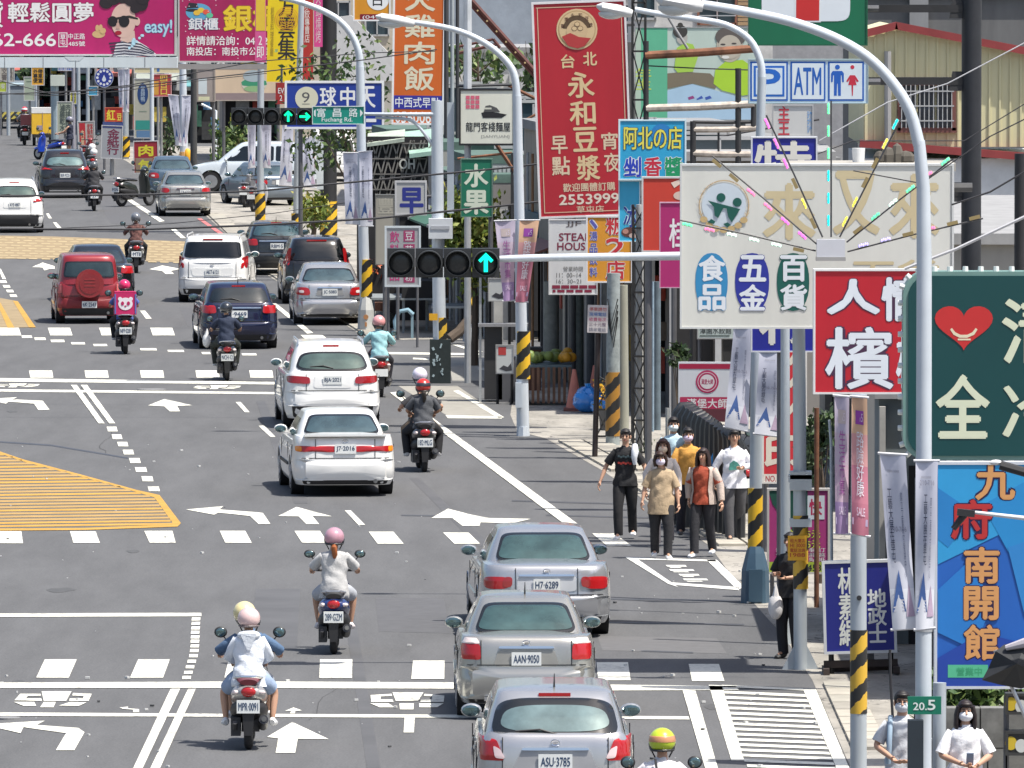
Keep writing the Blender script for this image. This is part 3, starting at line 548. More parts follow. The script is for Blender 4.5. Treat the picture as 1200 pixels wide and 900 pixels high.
car('boxy white SUV with upright red lamps near the tan crossing', 249, 248, -2.0, yeti, wpaint, 'AKT·6121')
jim = dict(W=1.58, L=3.5, H=1.67, deck=1.0, belt=.98, hood=.95, trunk=.0, wb=2.25, rw=.65, wr=.34, gh=(.05, .22, 2.6, 2.3), gw=.93, roofw=.80, rwin=(1.12, 1.50, .62, .56), wm=12, cat='SUV', lamps=[([(.66, .74), (.76, .74), (.76, .98), (.66, .98)], M((.5, .12, .12), .2, n=0), 8)], plate=.47, glass=(.07, .12, .12),
    bump=(.38, .66), bumpm=((.2, .014, .018), .5), seam=.65)
jr, jb, jg = car('small red off-roader with a spare wheel on its back door', 105, 235, 5.2, jim, redp, '6K·2543')
mb = MB(); mb.cyl((0, -.10, .98), .34, .2, 30, 'y'); sw = mb.build('spare_wheel_cover', redp, jr, smooth=True)
mb = MB(); mb.cyl((0, -.205, .98), .25, .012, 30, 'y'); mb.build('cover_disc', M((.22, .012, .018), .35, n=.05, coat=.5), sw)
for dz in (-.06, .02, .1): mb = MB(); mb.box((0, -.215, .98 + dz), (.26, .008, .022)); mb.build('cover_rib', M((.33, .03, .035), .35), sw)
bs = dict(merc, L=4.5, H=1.46, W=1.78, glass=(.05, .09, .12), lamps=[([(.5, .78), (.86, .78), (.86, .96), (.52, .96)], LAMPR, 5)], badge=None, wb=2.65, garnish=None)
car('black sedan half hidden by the small red off-roader', 119, 247, 6.0, bs, blackp, '', 'cars driving away up the road')
cor = dict(camry, W=1.7, L=4.5, lamps=[([(.46, .72), (.83, .74), (.84, .92), (.50, .92)], LAMPR, 3.2), ([(.62, .78), (.74, .79), (.74, .85), (.62, .85)], LAMPW, 3, .006)], plate=.80, garnish=(.9, .3, .025), recess=(.34, .72, .3, .88), mould=0, spoiler=None, H=1.46)
car('silver sedan parked at the kerb beside the striped pole', 387, 234, 3.2, cor, silver, 'JC·5083', 'cars parked along the far kerb')
crv = dict(yeti, H=1.68, W=1.74, L=4.5, lamps=[([(.70, .98), (.86, .98), (.72, 1.42), (.64, 1.42)], LAMPR, 6)], glass=(.02, .026, .03), rwin=(1.12, 1.5, .66, .58), roofw=.72, rails=None, gh=(.06, .42, 3.5, 2.8), recess=None)
car('black SUV with tall red lamps parked in front of the silver sedan', 372, 247, 3.5, crv, blackp, '', 'cars parked along the far kerb')
car('dark hatchback parked furthest up beside the hedge', 325, 267, 3.5, dict(wagon, H=1.45, glass=(.12, .24, .28), W=1.74), M((.02, .024, .03), .22, .3, n=.04, coat=1), 'RBM·5', 'cars parked along the far kerb')
car('white SUV at the left edge of the frame with slanted red lamps', 18, 303, 4.5, dict(glc, W=1.82, L=4.4, H=1.66, lamps=[([(.56, .96), (.86, .98), (.87, 1.1), (.60, 1.06)], LAMPR, 5)], plate=.88, chin=None, bumpm=((.03, .03, .032), .5), bump=(.28, .56)), wpaint, 'AYE·4887')
car('black SUV with pale rear glass, far up the left lane', 77, 341, 4.5, dict(glc, W=1.84, L=4.6, H=1.68, lamps=[([(.40, 1.0), (.88, .98), (.78, 1.14), (.74, 1.08)], LAMPR, 7)], glass=(.26, .44, .44), plate=.80, recm=M((.03, .03, .034), .3)), M((.03, .03, .034), .2, .4, n=.04, coat=1), 'BMW·2325'[:0] + 'BSR·9225')
car('pale silver sedan with round red lamps beside the roadside concrete', 218, 320, 4.0, dict(cor, lamps=[([(.52, .78), (.82, .78), (.84, .94), (.54, .94)], LAMPR, 2.6)]), silver2, 'ZA·6131')
car('blue grey sedan mostly hidden by the pale silver sedan', 203, 340, 4.0, dict(cor, W=1.75), bluegrey, '')
vr, _, _ = car('white pickup-like SUV parked side-on across the forecourt', 372, 350, 86, dict(glc, H=1.78, L=4.7, W=1.8, rails=None), M((.62, .68, .72), .3, .1, n=.03, coat=.8), '', 'cars parked in the forecourt')
car('white van parked nose-in behind the pale banners', 392, 362, 5, dict(yeti, H=1.95, W=1.8), wpaint, '', 'cars parked in the forecourt')
car('grey car parked in the forecourt beside the scooters', 330, 332, 20, dict(cor), M((.2, .24, .28), .3, .4, coat=.7), '', 'cars parked in the forecourt')
car('white van far off at the left edge above the road', -2, 470, 6, dict(yeti, H=1.9), wpaint, '', 'vehicles at the top of the road')
# far grey lorry with a striped tailboard
c = P(19, 151); lr = thing('lorry', 'small grey lorry with yellow and black striped tailboard at the top of the road', 'lorry', (c.x, c.y, 0), R(6), 'vehicles at the top of the road')
mb = MB(); mb.box((0, 1.6, 1.35), (1.75, 3.2, 1.3)); mb.build('cargo_box', M((.25, .29, .33), .6), lr); mb = MB(); mb.box((0, 4.0, 1.3), (1.7, 1.5, 1.7), taper=.92); mb.build('cab', M((.3, .34, .38), .5), lr)
mb = MB(); mb.box((0, -.03, .62), (1.7, .05, .32)); mb.build('tailboard', stripes((.6, .5, .1), (.04, .04, .04), .3), lr)
for sx_ in (-.7, .7):
    for yy in (.8, 4.0): mb = MB(); mb.cyl((sx_, yy, .36), .36, .22, 16, 'x'); mb.build('wheel', TYRE, lr)
mb = MB(); mb.box((0, 1.6, 2.04), (1.8, 3.3, .08)); mb.build('cargo_lid', M((.35, .45, .5), .6), lr)
# ------------------------------------------------------------------ people
SKIN = M((.52, .30, .20), .55, n=.08, s=12); HAIR = M((.014, .011, .010), .5, n=.2, s=20); LENS = M((.01, .01, .012), .2, n=0)
def skin_mesh(name, nodes, edges, root, mat, parent, sub=2):
    names = list(nodes); idx = {n: i for i, n in enumerate(names)}
    me = bpy.data.meshes.new(name); me.from_pydata([nodes[n][0] for n in names], [(idx[a], idx[b]) for a, b in edges], [])
    o = bpy.data.objects.new(name, me); COL.objects.link(o)
    sk = o.modifiers.new('skin', 'SKIN'); sk.use_smooth_shade = True; ss = o.modifiers.new('sub', 'SUBSURF'); ss.levels = sub; ss.render_levels = sub
    for n in names:
        d = me.skin_vertices[0].data[idx[n]]; r_ = nodes[n][1]; d.radius = r_ if isinstance(r_, tuple) else (r_, r_); d.use_root = (n == root)
    dg = bpy.context.evaluated_depsgraph_get(); m2 = bpy.data.meshes.new_from_object(o.evaluated_get(dg)); m2.name = name
    o.modifiers.clear(); o.data = m2; bpy.data.meshes.remove(me); m2.materials.clear(); m2.materials.append(mat); m2.shade_smooth()
    if parent: o.parent = parent
    return o
def mixp(a, b, t): return Vector(a) * (1 - t) + Vector(b) * t
def hand(nodes, edges, side, wrist, elbow, curl=.5, grip=None, thumb_dir=None):
    """palm, four unequal curled fingers and a thumb leaving the side of the palm"""
    w_ = Vector(wrist); d = (w_ - Vector(elbow)).normalized(); 
    if grip: d = Vector(grip).normalized()
    ac = Vector(thumb_dir).normalized() if thumb_dir else Vector((0, 1, 0)); ac = (ac - d * ac.dot(d)).normalized(); pn = d.cross(ac) * (1 if side == 'r' else -1)
    pm = w_ + d * .05; nodes['palm' + side] = (pm, (.030, .018)); edges.append(('wrist' + side, 'palm' + side))
    nodes['knuck' + side] = (pm + d * .035, (.034, .016)); edges.append(('palm' + side, 'knuck' + side))
    for i, (o_, ln) in enumerate(((.027, .072), (.009, .08), (-.009, .075), (-.027, .06))):
        a = pm + d * .05 + ac * o_; b = a + (d * (1 - curl * .5) - pn * curl * .8).normalized() * ln * .5; c = b + (d * (1 - curl * 1.3) - pn * curl * 1.2).normalized() * ln * .5
        for k, p_, r_ in (('a', a, .010), ('b', b, .009), ('c', c, .008)): nodes[f'f{i}{k}{side}'] = (p_, r_)
        edges += [('knuck' + side, f'f{i}a{side}'), (f'f{i}a{side}', f'f{i}b{side}'), (f'f{i}b{side}', f'f{i}c{side}')]
    a = pm - d * .01 + ac * .036; b = a + (d * .6 + ac * .5 - pn * .5).normalized() * .035; c = b + (d * .8 - pn * .5).normalized() * .028
    for k, p_, r_ in (('a', a, .012), ('b', b, .010), ('c', c, .009)): nodes[f't{k}{side}'] = (p_, r_)
    edges += [('palm' + side, 'ta' + side), ('ta' + side, 'tb' + side), ('tb' + side, 'tc' + side)]
STAND = dict(pel=(0, 0, .93), waist=(0, .01, 1.05), chest=(0, .0, 1.24), neckb=(0, -.01, 1.42), head=(0, .01, 1.575), shr=(.175, 0, 1.385), shl=(-.175, 0, 1.385), elr=(.24, .03, 1.11), ell=(-.24, .03, 1.11), wrr=(.26, .08, .88), wrl=(-.26, .08, .88),
    hipr=(.085, 0, .90), hipl=(-.085, 0, .90), knr=(.10, .05, .49), knl=(-.10, .05, .49), anr=(.10, 0, .09), anl=(-.10, 0, .09))
RIDE = dict(pel=(0, 0, .86), waist=(0, .03, .98), chest=(0, .07, 1.17), neckb=(0, .10, 1.34), head=(0, .13, 1.485), shr=(.175, .08, 1.31), shl=(-.175, .08, 1.31), elr=(.29, .18, 1.09), ell=(-.29, .18, 1.09), wrr=(.33, .46, 1.05), wrl=(-.33, .46, 1.05),
    hipr=(.09, .02, .84), hipl=(-.09, .02, .84), knr=(.25, .40, .72), knl=(-.25, .40, .72), anr=(.21, .42, .36), anl=(-.21, .42, .36))
def resamp(pts, rad, k):
    P_, R_ = [], []
    for i in range(len(pts) - 1):
        for j in range(k): t = j / k; P_.append(mixp(pts[i], pts[i + 1], t)); a, c = rad[i], rad[i + 1]; a = a if isinstance(a, tuple) else (a, a); c = c if isinstance(c, tuple) else (c, c); s_ = t * t * (3 - 2 * t) * .5 + t * .5; R_.append((lerp(a[0], c[0], s_), lerp(a[1], c[1], s_)))
    P_.append(Vector(pts[-1])); R_.append(rad[-1] if isinstance(rad[-1], tuple) else (rad[-1],) * 2); return P_, R_
def fold(b, k0_, seed, amp=.0075):
    s_ = sum(map(ord, seed)) % 50; m = b.v[k0_:]; cx, cy = sum(v[0] for v in m) / len(m), sum(v[1] for v in m) / len(m)
    for i in range(k0_, len(b.v)):
        x, y, z = b.v[i]; f = amp * (math.sin(z * 38 + x * 26 + s_) + .7 * math.sin(z * 21 - x * 41 + y * 18 + s_ * 2) + .5 * math.sin(x * 70 + z * 9)); d = Vector((x - cx, y - cy, 0)); d = d.normalized() if d.length > 1e-4 else d; b.v[i] = (x + d.x * f, y + d.y * f, z)
def person(label, loc, rz, pose=STAND, scale=1.0, top=(.5, .5, .5), bottom=(.02, .02, .022), sleeve='short', legs='long', shoes=(.7, .7, .7), hair='short', haircol=None, helmet=None, mask=None, face=True, glasses=False,
           over={}, build=1.0, group='people on foot beside the road', sub=2, hem=.0, topm=None, jacket=None, curl=.5, grip=None, tilt=0, parts=(), thumb=None, skirt=0, namehair=None):
    p = dict(pose); p.update(over); p = {k: Vector(v) for k, v in p.items()}
    root = thing('person', label, 'person', loc, rz, group); root.scale = (scale,) * 3
    fw = Vector((0, 1, 0)); hd = p['head']; nb = p['neckb']; up = (hd - nb).normalized()
    nodes = {'pel': (p['pel'], (.125 * build, .095)), 'waist': (p['waist'], (.11 * build, .085)), 'chest': (p['chest'], (.135 * build, .095)), 'neckb': (nb, .06), 'neckt': (nb + up * .075, .052),
        'jaw': (hd - up * .055 + fw * .012, (.058, .062)), 'skull': (hd + up * .01, (.074, .086)), 'crown': (hd + up * .075, (.058, .068))}
    edges = [('pel', 'waist'), ('waist', 'chest'), ('chest', 'neckb'), ('neckb', 'neckt'), ('neckt', 'jaw'), ('jaw', 'skull'), ('skull', 'crown')]
    for s in 'rl':
        nodes.update({'sh' + s: (p['sh' + s] - Vector((0, 0, .03)) - (p['sh' + s] - p['chest']) * .06, .042), 'el' + s: (p['el' + s], .038), 'fa' + s: (mixp(p['el' + s], p['wr' + s], .35), .038), 'wrist' + s: (p['wr' + s], (.026, .022)), 'hip' + s: (p['hip' + s], .09 * build), 'th' + s: (mixp(p['hip' + s], p['kn' + s], .4), .078 * build),
            'kn' + s: (p['kn' + s], .052), 'ca' + s: (mixp(p['kn' + s], p['an' + s], .3), .052), 'an' + s: (p['an' + s], .034), 'toe' + s: (p['an' + s] + Vector((.02 if s == 'r' else -.02, .13, -.045)), (.035, .025))})
        edges += [('chest', 'sh' + s), ('sh' + s, 'el' + s), ('el' + s, 'fa' + s), ('fa' + s, 'wrist' + s), ('pel', 'hip' + s), ('hip' + s, 'th' + s), ('th' + s, 'kn' + s), ('kn' + s, 'ca' + s), ('ca' + s, 'an' + s), ('an' + s, 'toe' + s)]
        g_ = grip.get(s) if isinstance(grip, dict) else grip
        hand(nodes, edges, s, p['wr' + s], p['el' + s], curl, g_, thumb)
    skin_mesh('body', nodes, edges, 'pel', SKIN, root, sub)
    tm = topm or M(top, .85, n=.10, s=9, bump=.6); bm = M(bottom, .85, n=.12, s=9, bump=.4)
    # top: elliptical loft along the spine with sleeves
    b = MB(); h0 = p['pel'] - Vector((0, 0, .10 + hem)); sd = (p['shr'] - p['shl']).normalized(); k = build
    tp = [h0, p['pel'] + (p['waist'] - p['pel']) * .35, p['waist'], mixp(p['waist'], p['chest'], .6), p['chest'] + Vector((0, 0, .05)), mixp(p['chest'], nb, .70), mixp(p['chest'], nb, .88), nb + up * .0, nb + up * .025]
    tr = [(.190 * k + skirt, .150 * k + skirt * .6), (.172 * k, .130 * k), (.150 * k, .118 * k), (.162 * k, .122), (.182 * k ** .5, .125), (.176, .105), (.135, .085), (.075, .068), (.06, .058)]
    k0_ = len(b.v); rp, rr_ = resamp(tp, tr, 4); b.tube(rp, rr_, 28, ax=sd); fold(b, k0_, label)
    for s in 'rl':
        sh, el, wr = p['sh' + s], p['el' + s], p['wr' + s]; sh = sh - Vector((0, 0, .038)) - (sh - p['chest']) * .08; inn_ = mixp(sh, p['chest'], .45)
        if sleeve == 'long': b.tube([inn_, sh, mixp(sh, el, .5), el, mixp(el, wr, .5), mixp(el, wr, .97)], [.045, .062, .062, .055, .048, .040], 14)
        elif sleeve == 'short': e_ = mixp(sh, el, .82 if hem < .1 else .95); b.tube([inn_, sh, mixp(sh, el, .45), e_], [.045, .064, .067, .070], 14)
    b.build('jacket' if jacket is None and sleeve == 'long' else 'shirt', tm, root, smooth=True, angle=80)
    if jacket:
        b = MB(); nr = 20; vs = []; fs = []
        tj = [(a, (c_ + .022, d + .02)) for a, (c_, d) in zip(tp[:-1], tr[:-1])]
        for a, (c_, d) in tj:
            for j in range(nr + 1):
                t = .75 + (2 * math.pi - 1.5) * j / nr
                vs.append(a + sd * (c_ * math.sin(t)) + fw * (d * math.cos(t)))
        for i in range(len(tj) - 1):
            for j in range(nr): q0 = i * (nr + 1) + j; fs.append((q0, q0 + 1, q0 + nr + 2, q0 + nr + 1))
        b.add(vs, fs)
        for s in 'rl':
            sh, el, wr = p['sh' + s], p['el' + s], p['wr' + s]; sh = sh - Vector((0, 0, .038)); b.tube([mixp(sh, p['chest'], .25), sh, mixp(sh, el, .5), el, mixp(el, wr, .5), mixp(el, wr, .95)], [.05, .070, .070, .064, .058, .05], 14)
        b.build('jacket', M(jacket, .85, n=.1, s=9, bump=.6), root, smooth=True, angle=80)
    # trousers
    b = MB(); b.tube([p['pel'] + (p['waist'] - p['pel']) * .75, p['pel'], p['pel'] - Vector((0, 0, .075))], [(.142 * k, .108 * k), (.160 * k, .115 * k), (.125 * k, .10)], 18, ax=sd)
    for s in 'rl':
        hp, kn, an = p['hip' + s], p['kn' + s], p['an' + s]
        if legs == 'long': b.tube([hp + Vector((0, 0, .02)), hp - Vector((0, 0, .05)), mixp(hp, kn, .35), kn, mixp(kn, an, .4), an + Vector((0, 0, -.02))], [.06 * k, .100 * k, .102 * k, .078, .072, .068], 14); fold(b, len(b.v) - 84, label + s, .004)
        else: b.tube([hp + Vector((0, 0, .02)), mixp(hp, kn, .1), mixp(hp, kn, .4), mixp(hp, kn, .8)], [.06 * k, .098 * k, .10 * k, .09], 14)
    b.build('trousers' if legs == 'long' else 'shorts', bm, root, smooth=True, angle=80)
    for s in 'rl':
        an = p['an' + s]; ox = .02 if s == 'r' else -.02; b = MB()
        b.tube([an + Vector((0, -.055, -.04)), an + Vector((ox * .2, -.02, -.03)), an + Vector((ox * .6, .06, -.045)), an + Vector((ox, .13, -.058)), an + Vector((ox * 1.1, .175, -.065))], [(.030, .032), (.042, .052), (.045, .04), (.047, .03), (.03, .018)], 12, ax=(1, 0, 0)); b.build('shoe', M(shoes, .6), root, smooth=True)
    # head
    hm = haircol and M(haircol, .5, n=.2, s=20) or HAIR; rot = Matrix.Rotation(0, 4, 'X'); cz = Vector((0, 0, 0))
    if helmet:
        b = MB(); b.ell(hd + up * .035 - fw * .01, (.135, .155, .135), 22, 12, lo=-.62, hi=1); ho = b.build('helmet', helmet['m'], root, smooth=True, angle=70)
        b = MB(); b.tube([hd + up * -.05 + Vector((.137 * math.sin(t / 16 * 6.283), -.01 - .157 * math.cos(t / 16 * 6.283), 0)) * .83 for t in range(17)], .012, 6); b.build('helmet_rim', M(helmet.get('rim', (.02, .02, .02)), .5), ho)
        if helmet.get('visor', True): b = MB(); b.ell(hd + up * .0 + fw * .02, (.137, .150, .12), 22, 10, lo=-.55, hi=.35); b.build('visor', M(helmet.get('vis', (.02, .02, .025)), .15, n=0), ho, smooth=True)
        if helmet.get('dec'): b = MB(); b.ell(hd + up * .036 - fw * .012, (.137, .157, .137), 22, 6, lo=-.02, hi=.42); b.build('helmet_band', M(helmet['dec'], .3, coat=.5), ho, smooth=True, angle=70)
        for e in (1, -1): b = MB(); b.tube([hd + Vector((e * .11, 0, -.05)), hd + Vector((e * .07, .03, -.13))], .008, 6); b.build('chin_strap', DARKPL, ho)
    else:
        b = MB(); b.ell(hd + up * .045 - fw * .018, (.084, .100, .088), 20, 10, lo=.08, hi=1); b.ell(hd + up * .03 - fw * .03, (.086, .082, .09), 18, 9); hb = b
        pass
        hb.ell(hd + up * .082 + fw * .042, (.068, .05, .026), 14, 6)
        if hair == 'long':
            for e in (-1, 1): b.tube([hd + Vector((e * .07, .01, .06)), hd + Vector((e * .098, -.0, -.03)), hd + Vector((e * .10, -.005, -.14)), hd + Vector((e * .09, .02, -.25))], [(.03, .05), (.026, .06), (.03, .06), (.012, .02)], 10)
            b.ell(hd - fw * .06 - up * .08, (.10, .06, .19), 16, 9)
        if hair == 'bob':
            for e in (-1, 1): b.tube([hd + Vector((e * .07, .0, .06)), hd + Vector((e * .095, 0, -.03)), hd + Vector((e * .085, .0, -.12))], [(.03, .05), (.026, .06), (.02, .04)], 10)
            b.ell(hd - fw * .05 - up * .04, (.092, .06, .12), 16, 9)
        b.build('hair', hm, root, smooth=True, angle=80)
    if hair == 'tail':
        b = MB(); q0 = hd - fw * .11 - up * .06; b.tube([q0, q0 + Vector((0, -.06, -.04)), q0 + Vector((.01, -.06, -.13)), q0 + Vector((0, -.035, -.2))], [.025, .042, .036, .012], 10); b.build('hair', M(haircol or (.02, .015, .012), .5, n=.2, s=20), root, smooth=True)
    if face:
        for e in (-1, 1):
            b = MB(); b.ell(hd + Vector((e * .031, .079, .012)), (.014, .009, .007), 8, 5); b.build('eye', LENS, root, smooth=True)
            b = MB(); b.tube([hd + Vector((e * .015, .086, .032)), hd + Vector((e * .048, .076, .034))], .005, 5); b.build('eyebrow', HAIR, root)
            b = MB(); b.ell(hd + Vector((e * .079, .0, -.005)), (.012, .022, .032), 8, 6); b.build('ear', SKIN, root, smooth=True)
        b = MB(); b.tube([hd + Vector((0, .083, .02)), hd + Vector((0, .10, -.018)), hd + Vector((0, .088, -.03))], [(.008, .008), (.015, .014), (.012, .01)], 8); b.build('nose', SKIN, root, smooth=True)
        b = MB(); b.ell(hd + Vector((0, .083, -.052)), (.024, .008, .007), 10, 5); b.build('mouth', M((.3, .08, .07), .5), root, smooth=True)
        if mask: b = MB(); b.ell(hd + Vector((0, .022, -.042)), (.076, .088, .062), 18, 9, lo=-.9, hi=.85); b.build('face_mask', M(mask, .8), root, smooth=True)
        if glasses:
            b = MB()
            for e in (-1, 1): b.tube([hd + Vector((e * .033 + .026 * math.cos(t / 12 * 6.283), .098, .01 + .02 * math.sin(t / 12 * 6.283))) for t in range(13)], .003, 5)
            b.build('glasses', LENS, root)
    return root
def item(name, mb, mat, parent, smooth=False): return mb.build(name, mat, parent, smooth=smooth, angle=60)
def world_of(root, v): return root.location + Matrix.Rotation(root.rotation_euler.z, 3, 'Z') @ (Vector(v) * root.scale[0])

# ------------------------------------------------------------------ scooters (rear wheel touches the ground at the origin, nose along +y)
def scooter(label, px, Y, head, paint, plate='', seat=(.02, .02, .022), group='motor scooters being ridden up the road', tailm=None, box=None, roundm=True, big=1.0, mirm=None, name='scooter', shield=True, platec=(.02, .05, .12)):
    c = A(px, 500, Y); root = thing(name, label, 'scooter', (c.x, Y, 0), R(head), group); root.scale = (big,) * 3
    for yy in (.0, 1.25):
        b = MB(); b.tube([(0, yy + .205 * math.cos(t / 24 * 6.283), .255 + .205 * math.sin(t / 24 * 6.283)) for t in range(25)], .052, 10, cap=False); ty = b.build('tyre', TYRE, root, smooth=True)
        b = MB(); b.cyl((0, yy, .255), .15, .05, 18, 'x'); b.build('rim', RIM, ty)
    b = MB(); b.tube([(0, -.22, .66), (0, -.08, .66), (0, .15, .60), (0, .45, .52), (0, .62, .38)], [(.11, .06), (.19, .11), (.215, .14), (.20, .15), (.13, .1)], 18, ax=(1, 0, 0)); b.build('rear_body', paint, root, smooth=True, angle=70)
    b = MB(); b.tube([(0, -.22, .50), (0, -.02, .47), (0, .35, .42), (0, .55, .34)], [(.10, .06), (.19, .13), (.22, .16), (.14, .1)], 14, ax=(1, 0, 0)); b.build('engine_cowl', DARKPL, root, smooth=True)
    b = MB(); b.box((-.145, .12, .27), (.11, .50, .21)); b.box((.02, .15, .30), (.2, .22, .2)); b.tube([(-.15, -.18, .25), (-.15, -.25, .33)], .03, 8); b.build('engine', M((.06, .06, .065), .5, .5), root)
    b = MB(); b.tube([(.13, .35, .24), (.16, .05, .27), (.175, -.22, .36)], [.035, .058, .055], 12); ex = b.build('exhaust', M((.05, .05, .055), .4, .6), root, smooth=True)
    b = MB(); b.cyl((.176, -.232, .365), .03, .02, 12, 'y'); b.build('exhaust_tip', M((.3, .3, .3), .3, .9), ex)
    b = MB(); b.tube([(0, -.16, .775), (0, .05, .80), (0, .35, .79), (0, .62, .76)], [(.10, .035), (.15, .05), (.145, .045), (.10, .035)], 16, ax=(1, 0, 0)); b.build('seat', M(seat, .45), root, smooth=True)
    b = MB(); b.tube([(-.13, .1, .80), (-.155, -.18, .83), (-.08, -.27, .85), (.08, -.27, .85), (.155, -.18, .83), (.13, .1, .80)], .014, 8); b.build('grab_rail', tailm or M((.5, .5, .52), .3, .8, n=0), root, smooth=True)
    b = MB(); b.ell((0, -.235, .675), (.085, .035, .06), 14, 8); tl = b.build('tail_lamp', LAMPR, root, smooth=True)
    for e in (-1, 1): b = MB(); b.ell((e * .15, -.18, .665), (.045, .03, .028), 12, 6); b.build('indicator', LAMPW if e > 0 else LAMPW, root, smooth=True)
    b = MB(); b.prism([(-.05, .18), (.05, .18), (.075, .56), (-.075, .56)], -.27, -.245); b.build('rear_mudguard', DARKPL, root)
    plate_text(plate, root, .51, -.285, .26, .15, platec)
    b = MB(); b.box((0, .80, .30), (.34, .5, .06)); b.build('footboard', DARKPL, root)
    b = MB(); b.tube([(0, 1.02, .30), (0, 1.06, .55), (0, 1.0, .85), (0, .96, .98)], [(.17, .04), (.22, .05), (.20, .05), (.10, .05)], 14, ax=(1, 0, 0)); b.build('leg_shield', paint, root, smooth=True, angle=70)
    b = MB(); b.tube([(0, .98, .86), (0, .98, 1.02)], [.07, .09], 12); b.ell((0, 1.0, 1.04), (.12, .09, .07), 14, 8); b.build('handlebar_cowl', paint, root, smooth=True)
    b = MB(); b.tube([(-.32, .86, 1.06), (-.2, .93, 1.05), (.2, .93, 1.05), (.32, .86, 1.06)], .017, 8); b.build('handlebar', DARKPL, root, smooth=True)
    b = MB(); b.tube([(0, 1.25, .26), (0, 1.16, .5), (0, 1.05, .7)], .04, 8); b.ell((0, 1.25, .43), (.09, .25, .09), 12, 6, lo=-.1); b.build('front_fork', paint, root, smooth=True)
    for e in (-1, 1):
        b = MB(); b.tube([(e * .20, .9, 1.06), (e * .27, .93, 1.18), (e * .31, .92, 1.23)], .008, 6); st = b.build('mirror_stem', DARKPL, root)
        b = MB(); b.ell((e * .335, .92, 1.27), (.075, .022, .055 if not roundm else .065), 16, 8); b.build('mirror_housing', mirm or DARKPL, st, smooth=True)
        b = MB(); b.ell((e * .335, .90, 1.27), (.058, .008, .04 if not roundm else .05), 16, 6); b.build('mirror_glass', MIRG, st, smooth=True)
    return root
def rider(label, sc, seaty=.30, pose=RIDE, lift=0.0, **kw):
    k = sc.scale[0]; v = Matrix.Rotation(sc.rotation_euler.z, 3, 'Z') @ Vector((0, seaty * k, 0)); kw.setdefault('grip', {'r': (.25, .9, -.1), 'l': (-.25, .9, -.1)})
    return person(label, (sc.location.x + v.x, sc.location.y + v.y, lift), sc.rotation_euler.z, pose, **{**dict(face=False, group='people riding motor scooters', curl=.8), **kw})
def HM(c, **k): return dict(m=M(c, .25, n=.03, coat=.8), **k)
R2 = dict(wrr=(.28, .50, 1.075), wrl=(-.28, .50, 1.075), elr=(.30, .24, 1.09), ell=(-.30, .24, 1.09))
# A: two up on a silver grey scooter, lower left
sA = scooter('silver grey scooter carrying two people, lower left of the road', 291, 114.4, .5, M((.42, .41, .40), .3, .5, n=.05, coat=.8), 'MPR·0091', (.12, .02, .03), tailm=CHROME, big=1.03)
rider('driver in blue sleeves and pale yellow helmet hidden by the white hooded passenger', sA, .50, top=(.08, .14, .24), sleeve='long', bottom=(.3, .32, .36), legs='short', helmet=HM((.72, .62, .32), rim=(.3, .25, .1)), over=dict(R2, head=(-.05, .10, 1.53), knr=(.24, .3, .72), knl=(-.24, .3, .72), anr=(.22, .34, .38), anl=(-.22, .34, .38), wrr=(.33, .38, 1.07), wrl=(-.33, .38, 1.07), elr=(.36, .1, 1.12), ell=(-.36, .1, 1.12)))
pA = rider('pillion passenger in white hooded top and pale pink helmet', sA, .10, top=(.70, .74, .80), sleeve='long', legs='short', bottom=(.28, .36, .5), helmet=HM((.70, .50, .48), rim=(.15, .12, .12)), shoes=(.8, .8, .8), build=1.1, hem=.03,
    over=dict(shr=(.165, .08, 1.31), shl=(-.165, .08, 1.31), elr=(.24, .16, 1.06), ell=(-.24, .16, 1.06), wrr=(.16, .34, 1.0), wrl=(-.16, .34, 1.0), knr=(.30, .26, .66), knl=(-.30, .26, .66), anr=(.27, .18, .34), anl=(-.27, .18, .34)))
b = MB(); b.prism([(-.10, 1.36), (.10, 1.36), (.02, 1.16), (-.02, 1.16)], -.075, -.045); b.ell((0, .02, 1.33), (.14, .10, .06), 14, 7); item('hood', b, M((.68, .72, .77), .85, bump=.5, s=9), pA, True)
# B
sB = scooter('blue and black scooter with a white plate, centre of the near lane', 391, 129.3, .2, M((.02, .04, .16), .25, n=.05, coat=1), '289·GZM', group='motor scooters being ridden up the road', roundm=False)
rider('rider in grey T-shirt and pink helmet with ginger ponytail', sB, .32, top=(.46, .46, .46), legs='short', bottom=(.4, .42, .46), helmet=HM((.50, .27, .33)), hair='tail', haircol=(.28, .08, .02), over=R2, shoes=(.7, .65, .65), build=1.05, hem=.04)
# C
sC = scooter('black scooter carrying a couple beside the white cars', 497, 172, 4.5, M((.02, .02, .022), .3, n=.05, coat=.8), '182·MLG', big=1.05)
rider('driver in dark top and white helmet in front of the red helmeted passenger', sC, .62, top=(.03, .03, .035), bottom=(.25, .18, .12), helmet=HM((.72, .68, .80)), over=dict(R2, head=(-.02, .12, 1.64), wrr=(.34, .28, 1.08), wrl=(-.34, .28, 1.08), elr=(.36, .05, 1.12), ell=(-.36, .05, 1.12), knr=(.28, .22, .72), knl=(-.28, .22, .72), anr=(.24, .25, .36), anl=(-.24, .25, .36)), build=1.1)
rider('pillion passenger in dark grey T-shirt, red helmet and black ponytail', sC, .12, top=(.07, .075, .085), bottom=(.015, .015, .018), helmet=HM((.55, .03, .02), dec=(.04, .04, .05)), hair='tail', haircol=(.02, .015, .012), shoes=(.7, .7, .7), build=1.05,
    over=dict(head=(0, .12, 1.47), elr=(.28, .16, 1.07), ell=(-.28, .16, 1.07), wrr=(.19, .38, 1.0), wrl=(-.19, .38, 1.0), knr=(.30, .30, .68), knl=(-.30, .30, .68), anr=(.27, .22, .34), anl=(-.27, .22, .34)))
